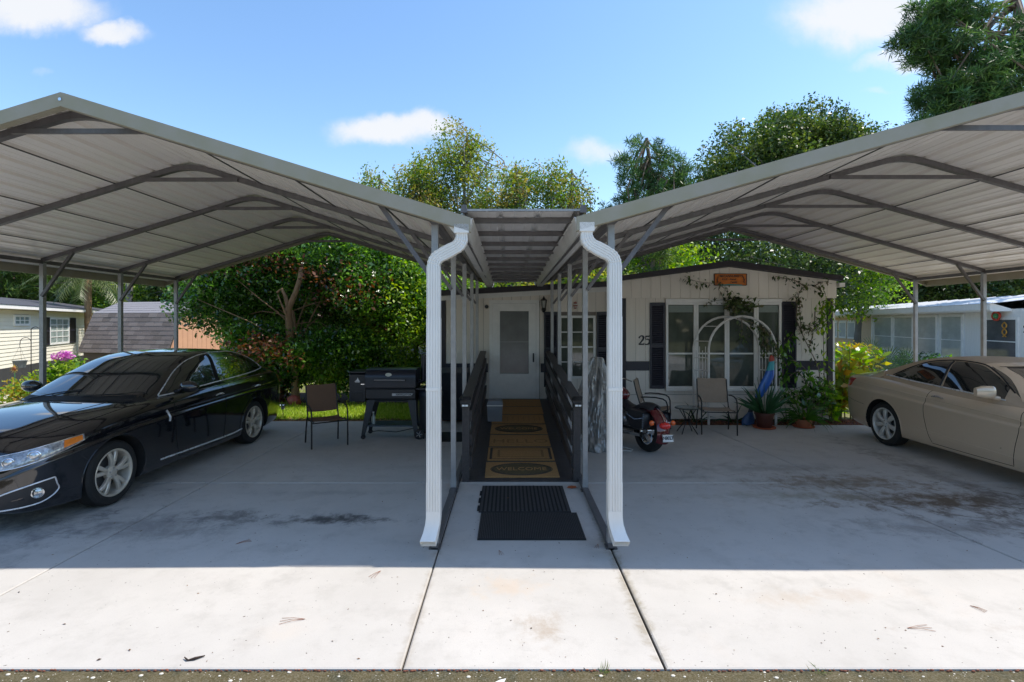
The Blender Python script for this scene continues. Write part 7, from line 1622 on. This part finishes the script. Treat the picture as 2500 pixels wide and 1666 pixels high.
# mulch bed and edging along the home
m_ = MB(); m_.b2((2.0, 9.94, -.2), (9.3, 10.6, -.012)); tag(m_.build('mulch_bed', mat('red_mulch', (.11, .035, .02), .95, 0, .5, 30, bump=1, bscale=70)), kind='structure')
m_ = MB(); m_.b2((-9.0, 10.36, -.2), (-.78, 10.62, -.03)); tag(m_.build('mulch_bed', mat('sandy_mulch', (.30, .17, .09), .95, 0, .35, 18, bump=1, bscale=60)), kind='structure')
m_ = MB(); m_.b2((-9.0, 12.35, -.2), (-1.5, 14.4, .015)); tag(m_.build('planting_bed', mat('dark_mulch', (.06, .035, .022), .95, 0, .5, 22, bump=1, bscale=50)), kind='structure')
g_ = rng(150); n = 2600; P = np.stack([g_.uniform(2.0, 9.2, n), g_.uniform(9.95, 10.6, n), np.full(n, -.008)], 1); tag(leaf_obj('leaf_litter', P, .05, leafmat('litter', [(.14, .035, .015), (.32, .10, .03), (.06, .03, .015), (.35, .2, .1)], .1, .8), None, 7, .5, 2.0), 'fallen red brown leaves and mulch along the home', 'leaves', kind='stuff')
n = 2600; P = np.stack([g_.uniform(-8.8, -.9, n), g_.uniform(10.37, 10.95, n), np.full(n, -.015)], 1); tag(leaf_obj('leaf_litter', P, .05, leafmat('litter2', [(.3, .14, .06), (.42, .26, .12), (.16, .08, .04), (.5, .38, .22)], .1, .8), None, 8, .5, 2.0), 'dry leaves scattered along the edge of the left lawn', 'leaves', kind='stuff')
# lawn
m_ = MB(); m_.b2((-9.0, 10.62, -.2), (-1.5, 12.4, -.02)); tag(m_.build('lawn_soil', mat('lawn_soil', (.12, .17, .03), .95, 0, .3, 12, bump=1, bscale=60)), kind='structure')
n = 60000; xx_ = g_.uniform(-9, -1.5, n); P = np.stack([xx_, g_.uniform(10.58, 12.45, n)+.05*np.sin(xx_*4), np.full(n, -.02)], 1); d_ = g_.normal(size=(n, 3))*.5; d_[:, 2] = 1.2
tag(leaf_obj('lawn_grass', P, .075, leafmat('lawn_blade', [(.20, .32, .02), (.34, .46, .05), (.50, .56, .12)], .45, .5), None, 9, .14, .2, dirs=d_*2), 'bright sunlit lawn strip behind the left slab', 'grass', kind='stuff')
n = 26000; P = np.stack([g_.uniform(-30, 30, n), g_.uniform(11.5, 34, n), np.full(n, -.06)], 1); P = P[~((P[:, 0] > -1.7) & (P[:, 0] < 7.2))]; d_ = g_.normal(size=(len(P), 3))*.5; d_[:, 2] = 1.2
tag(leaf_obj('rough_grass', P, .16, leafmat('lawn_blade', [(.1,.2,.02)], 0), None, 10, .25, .2, dirs=d_*2), 'rough green grass between the homes', 'grass', kind='stuff')
# flowers left
bush('leafy plant with pink hydrangea-like blooms behind the first left post', (PX(155, 12.2), 12.2, .78), (.36, .3, .36), 26, 40, .10, L_BR, 151)
T_ = bpy.data.objects.get('shrub.006') or None
FL = thing('pink_flower_cluster', 'cluster of pink blooms above the leafy plant left of the sedan', 'flower', (PX(152, 12.2), 12.2, 1.2)); g2 = rng(5); leaf_obj('petals', around(np.array([[PX(140, 12.1), 12.1, 1.18], [PX(152, 12.1), 12.15, 1.24], [PX(163, 12.1), 12.1, 1.19]]), 110, .13, g2), .045, leafmat('pink_petal', [(.45, .08, .35), (.7, .25, .6)], .3), FL, 3, .9)
bush('yellow-green variegated shrub beside the sunflower stake', (PX(62, 11.7), 11.7, .42), (.38, .3, .25), 24, 40, .08, L_CRO, 152)
bush('yellow-green shrub against the first left post', (PX(92, 11.9), 11.9, .6), (.2, .2, .26), 12, 36, .08, L_CRO, 153)

# ---------------- climbing vines on the home and arch
def vine(label, paths, nleaf, ls, mt, seed, name='climbing_vine', rr=.008, crad=.10):
    g = rng(seed); T = thing(name, label, 'vine', tuple(paths[0][0]))
    allP = []
    for k, P in enumerate(paths):
        P = [Vector(p) for p in crom([tuple(p) for p in P], 6)] if len(P) > 2 else [Vector(p) for p in P]
        m_ = MB(); m_.tube(P, [rr*(1-.6*i/len(P)) for i in range(len(P))], 5); m_.build('stem', mat('vine_stem', (.20, .15, .11), .8, 0, .2, 10), T, True)
        n_ = nleaf[k] if isinstance(nleaf, (list, tuple)) else nleaf
        for i in range(n_):
            q = P[min(len(P)-1, int(g.uniform(.15, 1)*len(P)))]; allP.append([q.x+g.normal()*crad*.6, q.y-abs(g.normal())*.03-.01, q.z+g.normal()*crad*.5])
    allP = np.array(allP); allP[:, 1] = np.minimum(allP[:, 1], 10.43)
    leaf_obj('leaves', allP, ls, mt, T, seed+1, .5, .2, dirs=np.tile(np.array([0, -.2, -1.0]), (len(allP), 1))); return T
L_VIN = leafmat('vine_leaf', [(.03, .04, .02), (.06, .10, .03), (.12, .17, .05), (.16, .12, .08)], .3, .4)
V = lambda x, y, D=10.36: (PX(x, D), D, PZ(y, D))
vine('vine sprawling from the arch top across the gable to the orange sign', [[V(1795, 770, 10.1), V(1790, 742), V(1782, 724), V(1765, 702), V(1745, 693), V(1715, 690), V(1690, 684), V(1670, 674)], [V(1795, 765, 10.1), V(1775, 735), V(1745, 735), V(1725, 742)], [V(1795, 765, 10.1), V(1815, 748), V(1830, 745)]], [75, 25, 40], .085, L_VIN, 161)
leaf_obj('leaves', around(np.array([V(1790, 745, 10.2), V(1808, 750, 10.2), V(1825, 748, 10.2), V(1800, 735, 10.2)]), 60, .22, rng(8)), .09, L_VIN, bpy.data.objects['climbing_vine'], 9)
vine('leafy vine hanging over the right half of the white arch', [[V(1800, 778, 9.95), V(1840, 790, 9.95), V(1872, 812, 9.95), V(1895, 845, 9.95), V(1900, 880, 9.95)], [V(1860, 800, 10), V(1862, 830, 10), V(1875, 860, 10)], [V(1810, 780, 10), V(1812, 805, 10), V(1808, 830, 10)]], [90, 60, 30], .085, L_VIN, 163)
vine('bare twiggy vine climbing the right wall to the eave', [[V(2022, 1010, 10.2), V(2005, 960, 10.2), V(1998, 900), V(1975, 850), V(1957, 810), V(1953, 760), V(1950, 720), V(1965, 700), V(1990, 698), V(2005, 715)], [V(1975, 850), V(1985, 810), V(1970, 795), V(1955, 800)], [V(1965, 700), V(1940, 685), V(1915, 680), V(1893, 675)], [V(2000, 960), V(1970, 935), V(1948, 905)], [V(1957, 810), V(1945, 780), V(1946, 740), V(1940, 725), V(1930, 728)], [V(1985, 700), V(2005, 690), V(2010, 688)], [V(1990, 760), V(1990, 790), V(2003, 795)]], [120, 50, 34, 20, 45, 16, 40], .075, L_VIN, 165, rr=.012)
vine('green vine wrapping the dark corner post and reaching out right', [[V(2008, 1020, 10.3), V(2012, 930, 10.35), V(2010, 820, 10.3), V(2010, 740, 10.3), V(2030, 742, 10.2), V(2060, 758, 10.1), V(2085, 765, 10.1), V(2103, 772, 10.1)], [V(2010, 740, 10.3), V(2005, 770, 10.3), V(2008, 800, 10.3)]], [190, 70], .085, L_BR, 167, rr=.010, crad=.12)
vine('long arching bare stems and palm-like leaves over the right shutter', [[V(1905, 1000, 10.1), V(1912, 900, 10.2), V(1915, 850, 10.2), V(1935, 815, 10.25)], [V(1912, 900, 10.2), V(1935, 880, 10.2), V(1965, 900, 10.2), V(1990, 935, 10.2)], [V(1908, 940, 10.2), V(1940, 910, 10.2), V(1975, 905, 10.2)], [V(1905, 980, 10.1), V(1925, 960, 10.1), V(1955, 945, 10.2), V(1985, 940, 10.2)]], [90, 30, 30, 20], .12, L_MAG, 169, rr=.010)

# woods closing the view in the distance, and behind the camera for the reflections
def woods(name, lab, xr, yr, zt_, n, ls, seed):
    g = rng(seed); x = g.uniform(*xr, n); y = g.uniform(*yr, n); top = zt_*(.6+.4*np.abs(np.sin(x*.13+seed)*np.cos(x*.31))+.15*np.sin(x*.9)); P = np.stack([x, y, g.uniform(0, 1, n)**.75*top], 1)
    tag(leaf_obj(name, P, ls, L_MIX, None, seed, .7, .5), lab, 'woods', kind='stuff')
woods('distant_woods', 'dark woodland closing the horizon behind all the homes', (-95, 95), (46, 60), 8.5, 60000, .75, 171)
woods('roadside_woods', 'woodland on the far side of the road', (-60, 60), (-42, -32), 8, 24000, .8, 172)

# ---------------- litter on the slabs and road
g_ = rng(180)
LIT = leafmat('slab_litter', [(.05, .03, .02), (.15, .07, .03), (.22, .13, .06), (.03, .025, .02)], .05, .9)
n = 380; P = np.stack([g_.uniform(-6, 7, n), 3.0+6.8*g_.uniform(0, 1, n)**1.3, np.full(n, .003)], 1); P = P[(P[:, 0] < -.5) | (P[:, 0] > .9) | (P[:, 1] < 6.2)]
tag(leaf_obj('slab_debris', P, .017, LIT, None, 181, .5, 3.0, jit=.6), 'tiny leaf bits and seeds scattered over the slabs', 'debris', kind='stuff')
M_NEE = mat('dry_needle', (.25, .10, .05), .8)
def needle_sprig(x, y, a, L2, label, n=3):
    T = thing('needle_sprig', label, 'pine needles', (x, y, 0), 'pine needle sprigs on the slabs')
    for k in range(n):
        b = a+(k-(n-1)/2)*.22; m_ = MB(); m_.tube([(x, y, .004), (x+cos(b)*L2*.5, y+sin(b)*L2*.5, .010), (x+cos(b)*L2, y+sin(b)*L2, .004)], .0014, 4); m_.build('needle', M_NEE, T)
def gp(x, y): D = 2500/(y-787); return PX(x, D), D
for (x, y, a, L2, lb) in [(745, 1513, 3.3, .16, 'red-brown needle sprig on the sunlit left slab'), (930, 1395, 4.3, .12, 'needle sprig just in the sun left of the walkway joint'), (2215, 1535, .0, .16, 'needle sprig lying flat near the right foreground edge'), (1218, 1345, 5.0, .09, 'dark bent needle sprig below the rubber mats'), (1460, 1330, 4.4, .09, 'needle sprig right of the finely ribbed mat'), (575, 1330, .7, .13, 'needle sprig in the shade left of the downspout'), (2368, 1480, 5.2, .09, 'small needle sprig at the far right of the sunlit slab'), (1245, 1215, 4.0, .10, 'needle sprig on the wide ribbed rubber mat')]:
    p = gp(x, y); needle_sprig(p[0], p[1], a, L2, lb)
bk_ = thing('bark_scrap', 'dark curled bark scrap on the sunlit left slab near the road', 'bark', (*gp(470, 1615), 0)); c_ = bk_.location
m_ = MB(); m_.tube([(c_.x-.03, c_.y, .006), (c_.x+.01, c_.y+.01, .012), (c_.x+.05, c_.y+.04, .008)], [.004, .008, .003], 5); m_.tube([(c_.x-.03, c_.y, .008), (c_.x-.06, c_.y+.02, .012)], [.006, .003], 4); m_.build('scrap', mat('dark_bark', (.03, .018, .012), .9), bk_)
lf = thing('dry_leaf', 'single orange dry leaf at the right of the ramp foot', 'leaf', (*gp(1396, 1193), 0)); c_ = lf.location
m_ = MB(); m_.grid([[(c_.x-.06, c_.y, .01), (c_.x, c_.y-.02, .006), (c_.x+.06, c_.y, .012)], [(c_.x-.04, c_.y+.03, .018), (c_.x, c_.y+.05, .02), (c_.x+.05, c_.y+.035, .02)]]); m_.build('leaf', mat('orange_leaf', (.35, .09, .03), .7), lf)
# shell bits and grass tufts on the road
m_ = MB(); RR = random.Random(8)
for i in range(650):
    x = RR.uniform(-3.4, 3.5); y = RR.uniform(2.6, 2.945); r = RR.choice([.002, .003, .004, .006, .009]) if RR.random() < .35 else .0022
    m_.ball((x, y, -.014+r*.3), (r*1.5, r, r*.5), 6, 4)
tag(m_.build('shell_bits', mat('shell_white', (.62, .58, .50), .7, 0, .15, 20)), 'white shell and pebble bits on the mossy road edge', 'pebbles', kind='stuff')
def tuft(px_, s, lb):
    x = PX(px_, 2.94); T = thing('grass_tuft', lb, 'grass', (x, 2.94, 0), 'grass tufts at the slab edge'); g = rng(s); n = 34; P = np.stack([x+g.normal(size=n)*.022, 2.935+g.normal(size=n)*.01, np.full(n, -.014)], 1); d = g.normal(size=(n, 3)); d[:, 2] = abs(d[:, 2])+.5; leaf_obj('blades', P, .05, leafmat('tuft_blade', [(.05, .10, .02), (.12, .18, .04), (.3, .26, .12)], .3), T, s, .07, .2, dirs=d*3)
tuft(1473, 191, 'small grass tuft where the walkway slab meets the road'); tuft(2004, 192, 'small grass tuft at the road edge of the right slab')
m_ = MB(); c = (PX(1216, 2.86), 2.86); m_.add([(c[0]-.03, c[1]-.01, -.010), (c[0]+.03, c[1]-.012, -.008), (c[0]+.045, c[1]+.012, .002), (c[0]+.01, c[1]+.004, .0), (c[0]-.03, c[1]-.01, -.013), (c[0]+.03, c[1]-.012, -.011)], [(0, 1, 2, 3), (0, 4, 5, 1)]); tag(m_.build('plastic_scrap', M_WTRIM), 'white torn scrap on the mossy road below the walkway', 'litter')
